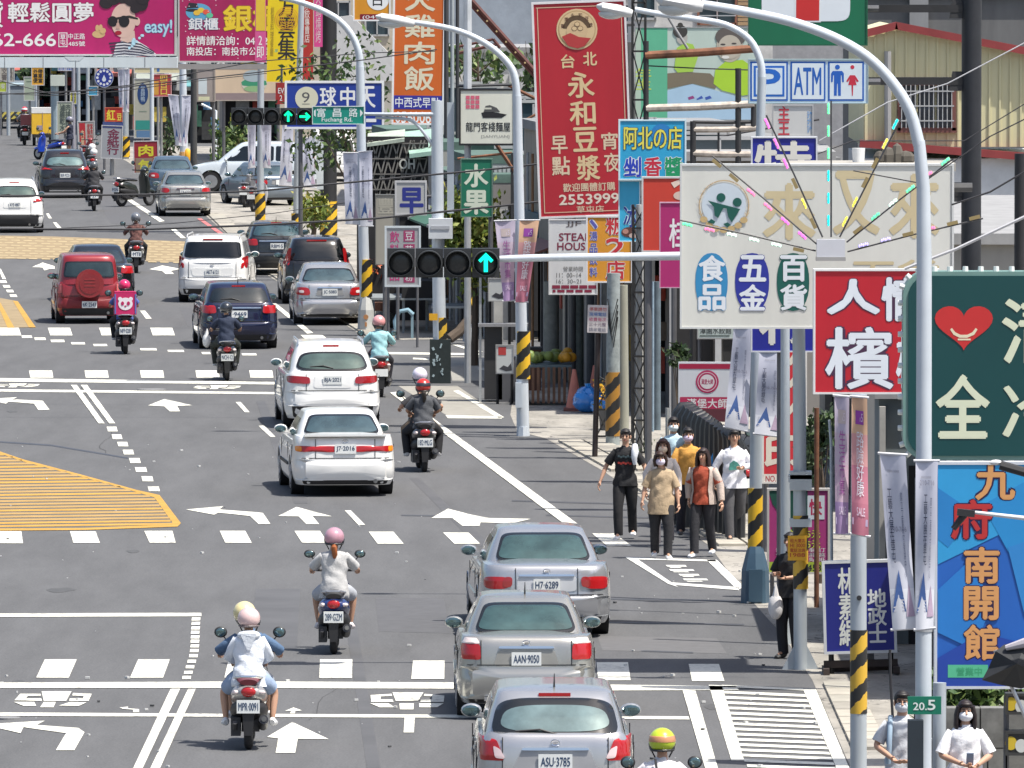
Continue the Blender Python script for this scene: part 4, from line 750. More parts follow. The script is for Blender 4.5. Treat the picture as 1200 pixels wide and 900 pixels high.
# D
sD = scooter('reddish brown scooter just right of the white SUV', 446, 199, 5, M((.16, .03, .02), .3, coat=.8), '', group='motor scooters being ridden up the road')
rider('rider in pale blue hooded jacket and salmon helmet', sD, .32, top=(.32, .58, .62), sleeve='long', bottom=(.02, .02, .03), helmet=HM((.72, .32, .32)), over=R2, hem=.03)
# E
sE = scooter('black scooter behind the navy estate car', 266, 206, 3.5, M((.025, .025, .028), .3, coat=.8), 'NCH·12', group='motor scooters being ridden up the road', big=1.0)
rE = rider('rider in navy T-shirt and dark open helmet with a bag hanging at the left', sE, .32, top=(.02, .03, .06), bottom=(.03, .035, .03), helmet=HM((.03, .035, .045), vis=(.25, .27, .3)), over=R2)
bb = MB(); bb.ell((0, 0, 0), (.09, .08, .15), 12, 8, hi=.8); bb.tube([(0, 0, .11), (.01, 0, .25)], [.05, .01], 6)
o = tag(bb.build('plastic_bag', M((.7, .7, .7), .4, n=.1), smooth=True), 'white plastic bag hanging from the handlebar of the navy shirted rider', 'bag'); o.location = world_of(sE, (-.40, .78, .82))
# F delivery rider
sF = scooter('black scooter with a pink delivery box, behind the red off-roader', 147, 218.7, 4, M((.03, .03, .032), .35, coat=.6), 'NFF·0281', big=1.05)
rider('delivery rider in blue shirt and pink helmet', sF, .42, top=(.08, .13, .38), bottom=(.02, .02, .024), helmet=HM((.62, .02, .12)), over=R2)
k0 = world_of(sF, (0, .02, .84)); db = thing('delivery_box', 'bright pink delivery box with a white panda emblem on the scooter', 'box', k0, sF.rotation_euler.z)
b = MB(); b.box((0, 0, .25), (.50, .42, .48), taper=.97); item('box_body', b, M((.55, .015, .12), .6, n=.08), db); b = MB(); b.box((0, 0, .50), (.47, .40, .04)); item('box_lid', b, M((.45, .01, .10), .6), db)
for e in (-1, 1): b = MB(); b.box((e * .225, -.213, .25), (.03, .01, .44)); item('box_strap', b, M((.12, .16, .45), .7), db)
def disc(parent, cx, cz, rx, rz_, col, y, name='emblem', n=24, m=2.0, d=.006, mat=None):
    b = MB(); b.prism([(cx + rx * math.copysign(abs(math.cos(t / n * 6.283)) ** (2 / m), math.cos(t / n * 6.283)), cz + rz_ * math.copysign(abs(math.sin(t / n * 6.283)) ** (2 / m), math.sin(t / n * 6.283))) for t in range(n)], y - d, y); return b.build(name, mat or M(col, .55, n=.05), parent)
W_ = (.85, .8, .82); K_ = (.5, .012, .11)
disc(db, 0, .25, .16, .14, W_, -.21)
for e in (-1, 1): disc(db, e * .12, .36, .045, .045, W_, -.209); disc(db, e * .065, .26, .035, .045, K_, -.217)
disc(db, 0, .20, .025, .016, K_, -.217)
# G, H
sG = scooter('black scooter on the tan crossing', 160, 268.8, 3, M((.02, .02, .022), .3, coat=.8), '·MT8', big=1.05)
rider('rider in red and brown checked shirt and silver helmet', sG, .35, topm=M((.16, .07, .06), .85, n=.9, s=16), bottom=(.015, .015, .018), sleeve='long', helmet=HM((.16, .17, .19)), over=R2, build=1.05)
sH = scooter('black scooter beside the far black SUV', 111, 326, 4, M((.02, .02, .022), .3, coat=.8), '·27·')
rider('rider in dark jacket and grey helmet beside the far black SUV', sH, .35, top=(.03, .03, .035), sleeve='long', helmet=HM((.10, .11, .12)), over=R2, build=1.15)
# I, J, K at the top left
sI = scooter('dark scooter with a pinkish plate at the top left', 30, 421, 5, M((.03, .02, .022), .3), '', group='scooters at the top of the road')
rider('rider in grey shirt and red and white helmet with a maroon carrier', sI, .4, top=(.28, .27, .28), helmet=HM((.6, .04, .06), dec=(.8, .8, .8)), over=R2)
mI = tag(MB().box((0, 0, .22), (.5, .4, .46)).build('carrier_box', M((.09, .02, .03), .7), None), 'maroon carrier box on the far dark scooter', 'box'); mI.location = world_of(sI, (.06, -.02, .86)); mI.rotation_euler.z = sI.rotation_euler.z
c = P(50, 171); dc = thing('delivery_trike', 'far delivery trike with bright yellow box and white top', 'delivery trike', (c.x, c.y, 0), R(5), 'scooters at the top of the road')
b = MB(); b.box((0, .4, .98), (.92, .8, .95)); item('cargo_box', b, M((.75, .45, .03), .55), dc); b = MB(); b.box((0, .4, 1.52), (.94, .82, .24)); item('box_top', b, M((.7, .7, .68), .6), dc)
b = MB(); b.box((0, -.01, .98), (.012, .02, .92)); b.box((-.13, -.008, .78), (.22, .02, .2)); item('box_seam', b, M((.3, .25, .3)), dc)
for x in (-.35, .35): b = MB(); b.cyl((x, .4, .26), .26, .12, 18, 'x'); item('wheel', b, TYRE, dc)
b = MB(); b.box((0, .45, .42), (.8, 1.2, .12)); item('chassis', b, DARKPL, dc)
sK = scooter('bright blue scooter standing at the kerb in the distance', 70, 395, 45, M((.01, .05, .4), .3, coat=.8), '', group='parked scooters far up the road')
person('person in dark vest and shorts standing by the bright blue scooter', (A(82, 170, 396).x, 396, 0), R(75), top=(.02, .025, .05), legs='short', bottom=(.05, .05, .07), helmet=HM((.2, .2, .25)), sleeve='none', over=dict(wrl=(-.2, .45, 1.05), wrr=(.2, .45, 1.05), elr=(.22, .2, 1.12), ell=(-.22, .2, 1.12)), group='people far up the road', sub=1)
# parked scooters
pk = 'scooters parked at the roadside'
sL = scooter('black scooter parked at an angle in front of the red snack sign', 143, 331, -38, M((.02, .025, .02), .3, coat=.8), 'MSN', group=pk, big=1.15)
for x, Y, h_, c_, lb in ((108, 368, 10, (.03, .03, .03), 'dark scooter with white helmets parked by the far banner'), (100, 384, -10, (.35, .03, .04), 'red scooter parked deeper beside the far shop boards'), (287, 330, -8, (.32, .32, .33), 'grey scooter parked in front of the forecourt SUV'), (297, 325, -14, (.45, .45, .46), 'pale silver scooter parked nearest the striped forecourt post'),
        (306, 334, -12, (.05, .05, .055), 'black scooter parked behind the grey ones on the forecourt'), (838, 158, 12, (.02, .022, .025), 'dark scooter parked behind the walking group'), (850, 156, 10, (.05, .12, .2), 'blue grey scooter parked against the black canopy'), (872, 160, 14, (.03, .02, .02), 'dark maroon scooter parked behind the striped blue post'), (938, 352, 0, (.2, .2, .2), '')):
    if lb: scooter(lb, x, Y, h_, M(c_, .3, n=.05, coat=.8), '', group=pk)
for i, (x, z_) in enumerate(((108, 1.18), (110, 1.0))):
    o = tag(MB().ell((0, 0, 0), (.14, .16, .13), 16, 8, lo=-.6).build('helmet', M((.75, .75, .75), .3, coat=.6), smooth=True), ('upper' if i == 0 else 'lower') + ' white helmet hung on the far dark scooter', 'helmet'); o.location = A(x, 200, 367.2 - i * .3); o.location.z = z_ 
# N at the bottom edge
sN = scooter('scooter at the bottom edge under the rider in the yellow green helmet', 777, 97.0, 0, M((.5, .5, .5), .3, coat=.8), '')
rN = rider('rider in white T-shirt and yellow green patterned helmet at the bottom edge', sN, .3, top=(.72, .70, .72), helmet=dict(m=M((.50, .62, .03), .3, n=.2, s=14, coat=.6), dec=(.55, .25, .12), rim=(.02, .02, .02)), over=dict(R2, head=(0, .12, 1.49)), build=1.1)
b = MB(); b.tube([(-.07, -.03, 1.36), (-.05, -.10, 1.2), (.10, -.11, .98)], .012, 6); item('bag_strap', b, DARKPL, rN)
# ------------------------------------------------------------------ walkers, facing the camera
TOC = math.pi
def at_px(px, py, dz=0): p = P(px, py); return (p.x, p.y, dz)
WALK = dict(anr=(.09, .16, .09), anl=(-.09, -.20, .13), knr=(.10, .12, .50), knl=(-.10, -.02, .50))
WALK2 = dict(anr=(.09, -.18, .12), anl=(-.09, .16, .09), knr=(.10, .0, .50), knl=(-.10, .12, .50))
g_ = dict(group='people walking along the roadside')
p1 = person('man in black T-shirt and black trousers carrying a cloth on his shoulder', at_px(733, 632), TOC - .12, scale=1.02, top=(.012, .012, .014), bottom=(.012, .012, .014), shoes=(.75, .75, .75), over=dict(WALK, ell=(-.29, -.02, 1.13), wrl=(-.36, .08, .92), elr=(.30, -.03, 1.13), wrr=(.38, .06, .90)), **g_)
for nm, col, z_ in (('shirt_print', (.05, .08, .09), 1.27), ('shirt_print', (.35, .03, .02), 1.17)):
    b = MB()
    for k in range(6): b.box((-.09 + k * .036, .124, z_ + (.012 if k % 2 else 0)), (.03, .02, .03))
    item(nm, b, M(col, .7), p1)
b = MB(); b.tube([(-.15, .05, 1.45), (-.16, .13, 1.36), (-.15, .15, 1.26), (-.16, .13, 1.16)], [.045, .06, .045, .03], 10); item('shoulder_cloth', b, M((.65, .68, .72), .8, bump=.5), p1, True)
person('woman in beige T-shirt and black trousers with a white mask, front of the group', at_px(775, 655), TOC + .05, scale=.97, top=(.40, .30, .19), bottom=(.015, .015, .018), shoes=(.75, .75, .75), hair='bob', mask=(.62, .55, .66), build=1.18, hem=.12, haircol=(.035, .015, .008), over=dict(WALK2, head=(.02, .05, 1.57), elr=(.26, .0, 1.12), wrr=(.30, .06, .92)), **g_)
person('woman with long brown hair and white top behind the beige T-shirt woman', at_px(777, 641), TOC - .1, scale=.99, top=(.62, .56, .52), sleeve='long', bottom=(.10, .09, .10), shoes=(.05, .05, .05), hair='long', haircol=(.06, .02, .012), mask=(.7, .55, .42), over=dict(WALK, elr=(.27, .0, 1.13), ell=(-.24, .0, 1.13)), **g_)
person('woman in rust red top and pale open jacket looking left', at_px(824, 653), TOC - .35, scale=.98, top=(.36, .065, .03), bottom=(.02, .02, .025), shoes=(.75, .77, .8), hair='long', haircol=(.025, .012, .01), jacket=(.46, .38, .33), over=dict(WALK, elr=(.25, -.04, 1.12), wrr=(.24, -.02, .9), ell=(-.27, -.02, 1.12), wrl=(-.32, .05, .88)), **g_)
person('man in mustard yellow top with a white mask behind the rust red top', at_px(806, 630), TOC + .1, scale=1.02, top=(.60, .30, .06), bottom=(.02, .02, .03), shoes=(.1, .1, .1), mask=(.62, .5, .62), over=WALK2, **g_)
person('man in pale blue shirt and white mask at the back of the group', at_px(789, 618), TOC, scale=1.04, top=(.45, .60, .68), bottom=(.03, .03, .04), shoes=(.5, .12, .12), mask=(.72, .8, .8), over=WALK, **g_)
pw = person('man in white T-shirt with a green mountain print and grey jeans', at_px(860, 634), TOC + .15, scale=1.03, top=(.76, .76, .80), bottom=(.07, .07, .075), shoes=(.02, .02, .02), build=1.08, over=dict(WALK, ell=(-.25, .0, 1.15), wrl=(-.1, .2, 1.12), elr=(.27, -.06, 1.14), wrr=(.30, .0, .93)), hem=.02, sleeve='long', **g_)
b = MB(); b.prism([(-.09, 1.10), (.10, 1.08), (.09, 1.18), (.03, 1.23), (-.03, 1.20), (-.07, 1.15)], .125, .14); item('shirt_print', b, M((.06, .26, .22), .7, n=.6, s=14), pw)
pb = person('person in bright blue jacket astride the parked scooter behind the group', at_px(850, 626), TOC + .1, top=(.03, .28, .62), sleeve='long', bottom=(.03, .03, .04), helmet=HM((.04, .05, .06)), group='people on foot beside the road', over=dict(head=(0, .03, 1.50)), scale=.95)
pk_ = person('person in black holding a phone and a white carrier bag behind the striped post', at_px(926, 772), TOC - .5, scale=.98, top=(.014, .014, .016), bottom=(.015, .015, .02), shoes=(.03, .03, .03), hair='short', face=True, over=dict(elr=(.24, .02, 1.13), wrr=(.08, .24, 1.14), ell=(-.24, .0, 1.12), wrl=(-.08, .24, 1.10)))
bb = MB(); bb.ell((0, 0, 0), (.10, .07, .17), 12, 8, hi=.8); bb.tube([(0, 0, .12), (.0, 0, .30)], [.05, .01], 6)
o = tag(bb.build('carrier_bag', M((.72, .70, .70), .4, n=.15, s=8), smooth=True), 'white carrier bag held by the person in black', 'bag'); o.location = A(909, 711, pk_.location.y - .1)
pm_ = person('man in grey T-shirt and mask standing behind the black box and green 20.5 sign', (A(1057, 900, 101.6).x, 101.6, 0), TOC, scale=1.0, top=(.50, .52, .55), bottom=(.05, .05, .06), mask=(.62, .64, .68), glasses=True, over=dict(elr=(.27, .03, 1.13), wrr=(.12, .24, 1.02), ell=(-.27, .03, 1.13), wrl=(-.10, .24, 1.02)), group='people standing by the kilometre post')
b = MB(); b.tube([(.12, .02, 1.43), (.13, .13, 1.32), (.14, .15, 1.1), (.15, .12, .95)], .028, 8); item('backpack_strap', b, M((.3, .4, .5), .7), pm_, True)
pg = person('woman in white T-shirt with navy collar, dark wavy hair and white mask', (A(1131, 900, 101.0).x, 101.0, 0), TOC + .1, scale=.97, top=(.78, .78, .80), bottom=(.05, .05, .06), hair='long', haircol=(.02, .012, .012), mask=(.85, .85, .88), build=1.12, hem=.10, over=dict(elr=(.27, .05, 1.12), wrr=(.10, .26, 1.05), ell=(-.27, .05, 1.12), wrl=(-.10, .26, 1.03)), group='people standing by the kilometre post')
b = MB(); b.tube([(.075 * math.cos(t / 16 * 6.283), -.01 + .075 * math.sin(t / 16 * 6.283), 1.425 - .02 * math.sin(t / 16 * 6.283)) for t in range(17)], .012, 6); item('collar', b, M((.02, .02, .05), .7), pg)
b = MB(); b.box((0, 0, 0), (.075, .012, .15), rx=.5); o = tag(b.build('phone', M((.25, .3, .4), .3)), 'phone held by the woman in the white T-shirt', 'phone'); o.location = world_of(pg, (0, .35, 1.10))
# ------------------------------------------------------------------ buildings
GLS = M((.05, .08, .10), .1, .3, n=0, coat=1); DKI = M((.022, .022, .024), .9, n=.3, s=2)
def bld(label, x0, x1, Y, depth, h, wall, theta=0, feats=(), roof=None, name='building', cat='building', group=None, z0=0, flat=True):
    """x0/x1 are metres at the near wall; the near wall faces the camera, side L faces the road"""
    root = thing(name, label, cat, ((x0 + x1) / 2, Y, 0), R(theta), group); W = x1 - x0
    b = MB(); b.box((0, depth / 2, (h + z0) / 2), (W, depth, h - z0)); wl = b.build('wall', wall, root)
    if flat: b = MB(); b.box((0, depth / 2, h + .09), (W + .3, depth + .3, .18)); b.build('roof', roof or M((.3, .3, .3), .8, n=.25), root)
    for ft in feats: feat(root, wl, W, ft)
    return root
def feat(root, wl, W, ft):
    k, sd, u0, u1, a, c = ft[:6]; m_ = ft[6] if len(ft) > 6 else None; w_, hh = u1 - u0, c - a; uc, zc = (u0 + u1) / 2, (a + c) / 2
    def bx(b, u, z, du, dz, off, th):      # off: how far the centre stands out of the wall
        if sd == 'F': b.box((u, -off, z), (du, th, dz))
        else: b.box((-W / 2 - off, u, z), (th, du, dz))
    if k == 'window':
        b = MB(); 
        for uu, zz, du, dz in ((u0, zc, .07, hh + .07), (u1, zc, .07, hh + .07), (uc, a, w_, .07), (uc, c, w_, .07), (uc, zc, .05, hh)): bx(b, uu, zz, du, dz, .03, .10)
        f_ = b.build('window', m_ or M((.4, .4, .4), .5), root); b = MB(); bx(b, uc, zc, w_, hh, .0, .03); b.build('pane', GLS, f_)
        if len(ft) > 7:
            b = MB(); n = ft[7]
            for i in range(n): bx(b, u0 + w_ * (i + .5) / n, zc, .025, hh, .09, .02)
            for i in range(3): bx(b, uc, a + hh * (i + .5) / 3, w_, .03, .10, .02)
            b.build('window_bars', M((.6, .6, .6), .4, .5), f_)
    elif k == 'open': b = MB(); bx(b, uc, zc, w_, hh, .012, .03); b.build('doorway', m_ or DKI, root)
    elif k == 'shutter':
        b = MB(); n = max(3, int(hh / .12))
        for i in range(n): bx(b, uc, a + hh * (i + .5) / n, w_, hh / n * .8, .03, .06)
        b.build('shutter', m_ or M((.35, .36, .37), .5, .3), root)
    elif k == 'col': b = MB(); bx(b, uc, zc, w_, hh, .12, .28); b.build('column', m_ or M((.4, .39, .36), .85, n=.25), root)
    elif k == 'band': b = MB(); bx(b, uc, zc, w_, hh, .06, .14); b.build('wall_band', m_, root)
    elif k == 'awning':
        b = MB(); 
        if sd == 'F': b.add([(u0, 0, c), (u1, 0, c), (u1, -1.1, a), (u0, -1.1, a), (u0, 0, c - .05), (u1, 0, c - .05), (u1, -1.1, a - .05), (u0, -1.1, a - .05)], [(0, 3, 2, 1), (4, 5, 6, 7), (3, 7, 6, 2), (0, 1, 5, 4), (0, 4, 7, 3), (1, 2, 6, 5)])
        else: x_ = -W / 2; b.add([(x_, u0, c), (x_, u1, c), (x_ - 1.1, u1, a), (x_ - 1.1, u0, a), (x_, u0, c - .05), (x_, u1, c - .05), (x_ - 1.1, u1, a - .05), (x_ - 1.1, u0, a - .05)], [(0, 1, 2, 3), (4, 7, 6, 5), (3, 2, 6, 7), (0, 4, 5, 1), (0, 3, 7, 4), (1, 5, 6, 2)])
        b.build('awning', m_, root)
    elif k == 'ac':
        b = MB(); bx(b, uc, zc, w_, hh, .2, .36); o = b.build('air_conditioner', M((.55, .55, .53), .6, n=.2), root); b = MB()
        if sd == 'F': b.cyl((uc, -.385, zc), hh * .4, .02, 16, 'y')
        b.box((uc if sd == 'F' else -W / 2 - .2, -.2 if sd == 'F' else uc, a - .04), (w_, .3, .04)); b.build('fan_grille', DARKPL, o)
    elif k == 'balcony':
        b = MB(); n = max(3, int(w_ / .14))
        bx(b, uc, a + .06, w_, .12, .4, .8); 
        o = b.build('balcony', m_ or M((.45, .44, .42), .85, n=.2), root); b = MB(); bx(b, uc, c, w_, .05, .77, .05)
        for i in range(n): bx(b, u0 + w_ * (i + .5) / n, zc + .06, .03, hh - .12, .77, .03)
        b.build('railing', M((.25, .25, .26), .5, .4), o)
def pxh(py, Y): return A(600, py, Y).z
def pxx(px, Y): return A(px, 400, Y).x
conc = [M(c, .88, n=.22, s=1.2, streak=.25) for c in ((.30, .29, .27), (.38, .36, .32), (.24, .245, .25), (.42, .41, .39), (.20, .19, .18), (.34, .31, .26))]
# the arcade shops along the right side: facade line bends with the road
rnd = random.Random(5)
def row(p0, p1, n, h, lbls, mats, seed, wid=4.0, rfm=None, grp='shophouses along the right side'):
    a, b_ = p0, p1; d = Vector((b_[0] - a[0], b_[1] - a[1], 0)); L_ = d.length; th = -math.atan2(d.x, d.y); bay = L_ / n; d.normalize(); rr = random.Random(seed)
    for i in range(n):
        o = Vector((a[0], a[1], 0)) + d * (bay * i); nx = Vector((math.cos(th), math.sin(th), 0)); W = wid
        root = thing('shophouse', lbls[i % len(lbls)], 'building', o + nx * (W / 2), th, grp); hh = h + rr.uniform(-.4, .5)
        b = MB(); b.box((0, bay / 2, hh / 2 + 1.55), (W, bay - .02, hh - 3.1)); b.box((1.3, bay / 2, 1.55), (W - 2.6, bay - .02, 3.1)); wl = b.build('wall', mats[i % len(mats)], root)
        b = MB(); b.box((0, bay / 2, hh + .1), (W + .2, bay, .2)); b.build('roof', rfm or conc[2], root)
        def sf(name, u0, u1, z0, z1, x_, th_, m_): bb = MB(); bb.box((x_, (u0 + u1) / 2, (z0 + z1) / 2), (th_, u1 - u0, z1 - z0)); return bb.build(name, m_, root)
        sf('column', .0, .45, 0, 3.1, -W / 2 + .2, .4, mats[(i + 1) % len(mats)])
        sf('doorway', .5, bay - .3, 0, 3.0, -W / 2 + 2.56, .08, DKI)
        sf('fascia', .1, bay - .1, 2.75, 3.35, -W / 2 - .06, .12, M(rr.choice(((.22, .21, .19), (.2, .05, .045), (.06, .12, .16), (.12, .12, .11), (.08, .08, .085))), .6))
        for f_ in range(2):
            z = 3.9 + f_ * 3.1
            if z + 1.5 > hh: continue
            feat(root, wl, W, ('window', 'L', .8, bay * .5, z, z + 1.4)); feat(root, wl, W, ('window', 'L', bay * .55, bay - .5, z, z + 1.4))
            if rr.random() < .7: feat(root, wl, W, ('ac', 'L', bay * .35, bay * .35 + .8, z - .75, z - .2))
            if rr.random() < .6: feat(root, wl, W, ('balcony', 'L', .4, bay - .4, z - .3, z + .7))
        if rr.random() < .8: feat(root, wl, W, ('awning', 'L', .2, bay - .2, 2.5, 2.9, M(rr.choice(((.06, .15, .11), (.2, .21, .22), (.2, .08, .06), (.10, .11, .14))), .6)))
        for k in range(11):
            nm = rr.choice(('poster', 'shelf', 'goods_box', 'price_board', 'curtain')); cc_ = rr.choice(((.5, .48, .44), (.55, .1, .07), (.1, .16, .35), (.5, .38, .1), (.12, .25, .15), (.6, .6, .58), (.25, .2, .16), (.3, .33, .35)))
            u = rr.uniform(.3, bay - .8); z = rr.uniform(.2, 2.3); sf(nm, u, u + rr.uniform(.25, .8), z, z + rr.uniform(.25, .7), -W / 2 + rr.uniform(.3, 2.2), rr.uniform(.15, .6), M(cc_, .75, n=.35, s=6))
        for k in range(3): u = rr.uniform(.1, bay - .1); bb = MB(); bb.tube([(-W / 2 - .08, u, 0), (-W / 2 - .08, u, hh * .9)], .03, 6); bb.build('conduit', M(rr.choice(((.4, .43, .45), (.1, .1, .1), (.3, .16, .08))), .6, n=.3), root)
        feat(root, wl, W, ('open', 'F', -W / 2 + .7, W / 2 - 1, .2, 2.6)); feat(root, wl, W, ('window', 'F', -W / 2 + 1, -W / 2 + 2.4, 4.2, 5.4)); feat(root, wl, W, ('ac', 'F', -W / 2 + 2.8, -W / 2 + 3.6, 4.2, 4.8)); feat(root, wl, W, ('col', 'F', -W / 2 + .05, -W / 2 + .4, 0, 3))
near0, near1 = P(742, 484), P(614, 422)
row((near0.x, near0.y), (near1.x, near1.y), 5, 5.0, ['grey shophouse behind the lattice pole nearest the walkers', 'brown shophouse behind the fruit stall', 'pale shophouse between fruit stall and menu cabinet', 'dark shophouse behind the red vertical sign', 'corner shophouse at the side street by the menu cabinet'], [conc[4], conc[2], conc[0], conc[4], conc[5]], 3)
f0, f1 = P(575, 398), P(440, 330)
row((f0.x, f0.y), (f1.x, f1.y), 7, 3.6, ['low corner house across the side street behind the benches', 'low house behind the pink lettered board', 'low house behind the plain beige panel', 'low house with green awning behind the signal pole', 'low house behind the small tree', 'low house beside the planting', 'last low house before the forecourt'], [conc[4], conc[2], conc[4], conc[0]], 9, 7.0, M((.09, .15, .125), .75, n=.5, s=2))
# block behind the walkers, whose end walls face the camera
Yb = 191
bld('grey shop block behind the burger sign and black canopy', pxx(785, Yb), pxx(970, Yb), Yb, 6, 5.0, conc[4], feats=[('open', 'F', -1.45, -.7, 0, 2.9), ('open', 'F', -.5, .3, 0, 2.9), ('col', 'F', -1.55, -1.47, 0, 3.2, M((.34, .35, .36), .7)), ('col', 'F', -.66, -.54, 0, 3.2, M((.40, .41, .42), .7)), ('band', 'F', -.50, .55, 1.75, 2.45, M((.66, .62, .42), .8, n=.1)),
    ('window', 'F', -1.4, -.6, 3.4, 4.5), ('window', 'F', .2, 1.2, 3.4, 4.5)])
Yc = 160
bld('narrow shop block behind the print shop signs', pxx(1010, Yc), pxx(1500, Yc), Yc, 22, 4.4, conc[0], feats=[('open', 'F', -3.3, -2.0, 0, 2.8), ('ac', 'F', -2.9, -2.1, 2.9, 3.35), ('open', 'L', 2, 6, 0, 2.7), ('open', 'L', 8, 12, 0, 2.7), ('open', 'L', 14, 18, 0, 2.7), ('awning', 'L', 1, 24, 2.6, 3.1, M((.3, .32, .34), .6))])
Yd = 121
bld('dark grey roadside block behind the large blue sign', pxx(1165, Yd), pxx(1800, Yd), Yd, 18, 3.6, M((.16, .18, .19), .8, n=.2, s=1.5), feats=[('shutter', 'F', -2.6, -1.2, 0, 2.7), ('open', 'L', 2, 6, 0, 2.6)])
Yd = 131; bld('grey kiosk block behind the two lowest pale banners', pxx(1030, Yd), pxx(1118, Yd), Yd, 6, 3.3, M((.17, .20, .21), .8, n=.2, s=1.5), feats=[('band', 'F', .12, .30, 0, 3.2, M((.02, .09, .35), .6)), ('open', 'F', -.1, .1, 0, 2.4), ('col', 'F', -.5, -.42, 0, 3.2)])
c = A(460, 238, 237); gw_ = thing('grille_wall', 'dark barred shop front with pale awning left of the signal pole', 'shop front', (c.x, 237, 0)); S2 = F / 237
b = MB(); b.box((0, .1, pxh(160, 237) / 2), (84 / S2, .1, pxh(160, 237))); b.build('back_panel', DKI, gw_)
for i in range(20): b = MB(); xx = (-40 + i * 4.1) / S2; b.box((xx, 0, pxh(196, 237)), (.035, .04, 1.35), ry=(.25 if i % 3 else -.3)); b.build('bar', M((.20, .19, .17), .8, n=.4), gw_)
for j in range(4): b = MB(); b.box((0, -.02, pxh(168 + j * 18, 237)), (82 / S2, .03, .03)); b.build('cross_bar', M((.16, .15, .14), .8), gw_)
b = MB(); b.add([(-30 / S2, -.1, pxh(168, 237)), (14 / S2, -.1, pxh(162, 237)), (14 / S2, 1.6, pxh(153, 237)), (-30 / S2, 1.6, pxh(158, 237)), (-30 / S2, -.1, pxh(172, 237)), (14 / S2, -.1, pxh(166, 237))], [(0, 1, 2, 3), (4, 5, 1, 0)]); b.build('awning', M((.42, .48, .40), .7, n=.3), gw_)
b = MB(); b.add([(20 / S2, -.3, pxh(180, 237)), (52 / S2, -.3, pxh(176, 237)), (50 / S2, 1.6, pxh(152, 237)), (12 / S2, 1.6, pxh(156, 237)), (20 / S2, -.3, pxh(185, 237)), (52 / S2, -.3, pxh(181, 237))], [(0, 1, 2, 3), (4, 5, 1, 0)]); b.build('awning', M((.30, .46, .38), .7, n=.3), gw_)
text('OH', (8 / S2, pxh(198, 237), 26 / S2, pxh(186, 237)), (.5, .5, .45), gw_, -.06, .04)
# low wall and planter at the lower right
Yw = 104.5; x0, x1 = pxx(1092, Yw), pxx(1320, Yw)
wl_ = thing('planter_wall', 'low mottled grey planter wall behind the woman in white', 'wall', ((x0 + x1) / 2, Yw, 0)); zt = pxh(828, Yw)
for i in range(4):
    for j in range(3): b = MB(); w_ = (x1 - x0) / 4; b.box((x0 - (x0 + x1) / 2 + (i + .5) * w_ + (j % 2) * .08, 0, zt * (j + .5) / 3), (w_ - .015, .3, zt / 3 - .012)); b.build('stone_block', M((.2, .2, .19), .9, n=.5, s=5), wl_)
b = MB(); b.box((0, .02, zt / 2), (x1 - x0 + .1, .25, zt - .02)); b.build('wall_core', M((.12, .12, .11), .9), wl_)
# yellow corrugated shed, upper right
Ys = 196; xs0, xs1 = pxx(1012, Ys), pxx(1230, Ys); sh = thing('corrugated_shed', 'cream corrugated metal shed with dark red roof edge and barred window', 'shed', ((xs0 + xs1) / 2, Ys, 0))
xm = (xs0 + xs1) / 2; S = F / Ys; crm = M((.62, .58, .36), .6, n=.10, s=1.5, streak=.2)
def shz(px): return pxh(40 - 0, Ys) + (0 if 0 else 0)
def roofy(px): return lerp(42, 31, (px - 1012) / 38) if px < 1050 else lerp(31, 62, (px - 1050) / 160)
b = MB(); b.prism([(pxx(px, Ys) - xm, pxh(roofy(px), Ys)) for px in (1012, 1050, 1230)] + [(xs1 - xm, pxh(172, Ys)), (xs0 - xm, pxh(172, Ys))], .06, 9); b.build('wall', crm, sh)
px = 1013.0
while px < 1228:
    a_, c_ = pxx(px, Ys) - xm, pxx(px + 11.2, Ys) - xm; zt_ = pxh(roofy(px + 6) + 3, Ys); zb = pxh(172, Ys); b = MB(); b.box(((a_ + c_) / 2, .02, (zt_ + zb) / 2), (c_ - a_, .06, zt_ - zb)); b.box((c_ + .01, -.02, (zt_ + zb) / 2), (.035, .05, zt_ - zb)); b.build('wall_panel', crm, sh); px += 12.2
redm = M((.26, .04, .04), .6, n=.25)
for p0_, p1_ in (((1010, 40), (1050, 30)), ((1050, 30), (1235, 66)), ((1008, 168), (1235, 186))):
    a_, c_ = A(*p0_, Ys) - Vector((xm, Ys, 0)), A(*p1_, Ys) - Vector((xm, Ys, 0)); b = MB(); d = c_ - a_; b.box((a_ + c_) / 2 + Vector((0, -.14, 0)), (d.length + .03, .22, .15), ry=-math.atan2(d.z, d.x)); b.build('roof_edge', redm, sh)
b = MB(); b.box((0, 4.5, pxh(186, Ys) / 2), (xs1 - xs0, 9, pxh(186, Ys))); b.build('lower_wall', M((.66, .68, .69), .7, n=.15), sh)
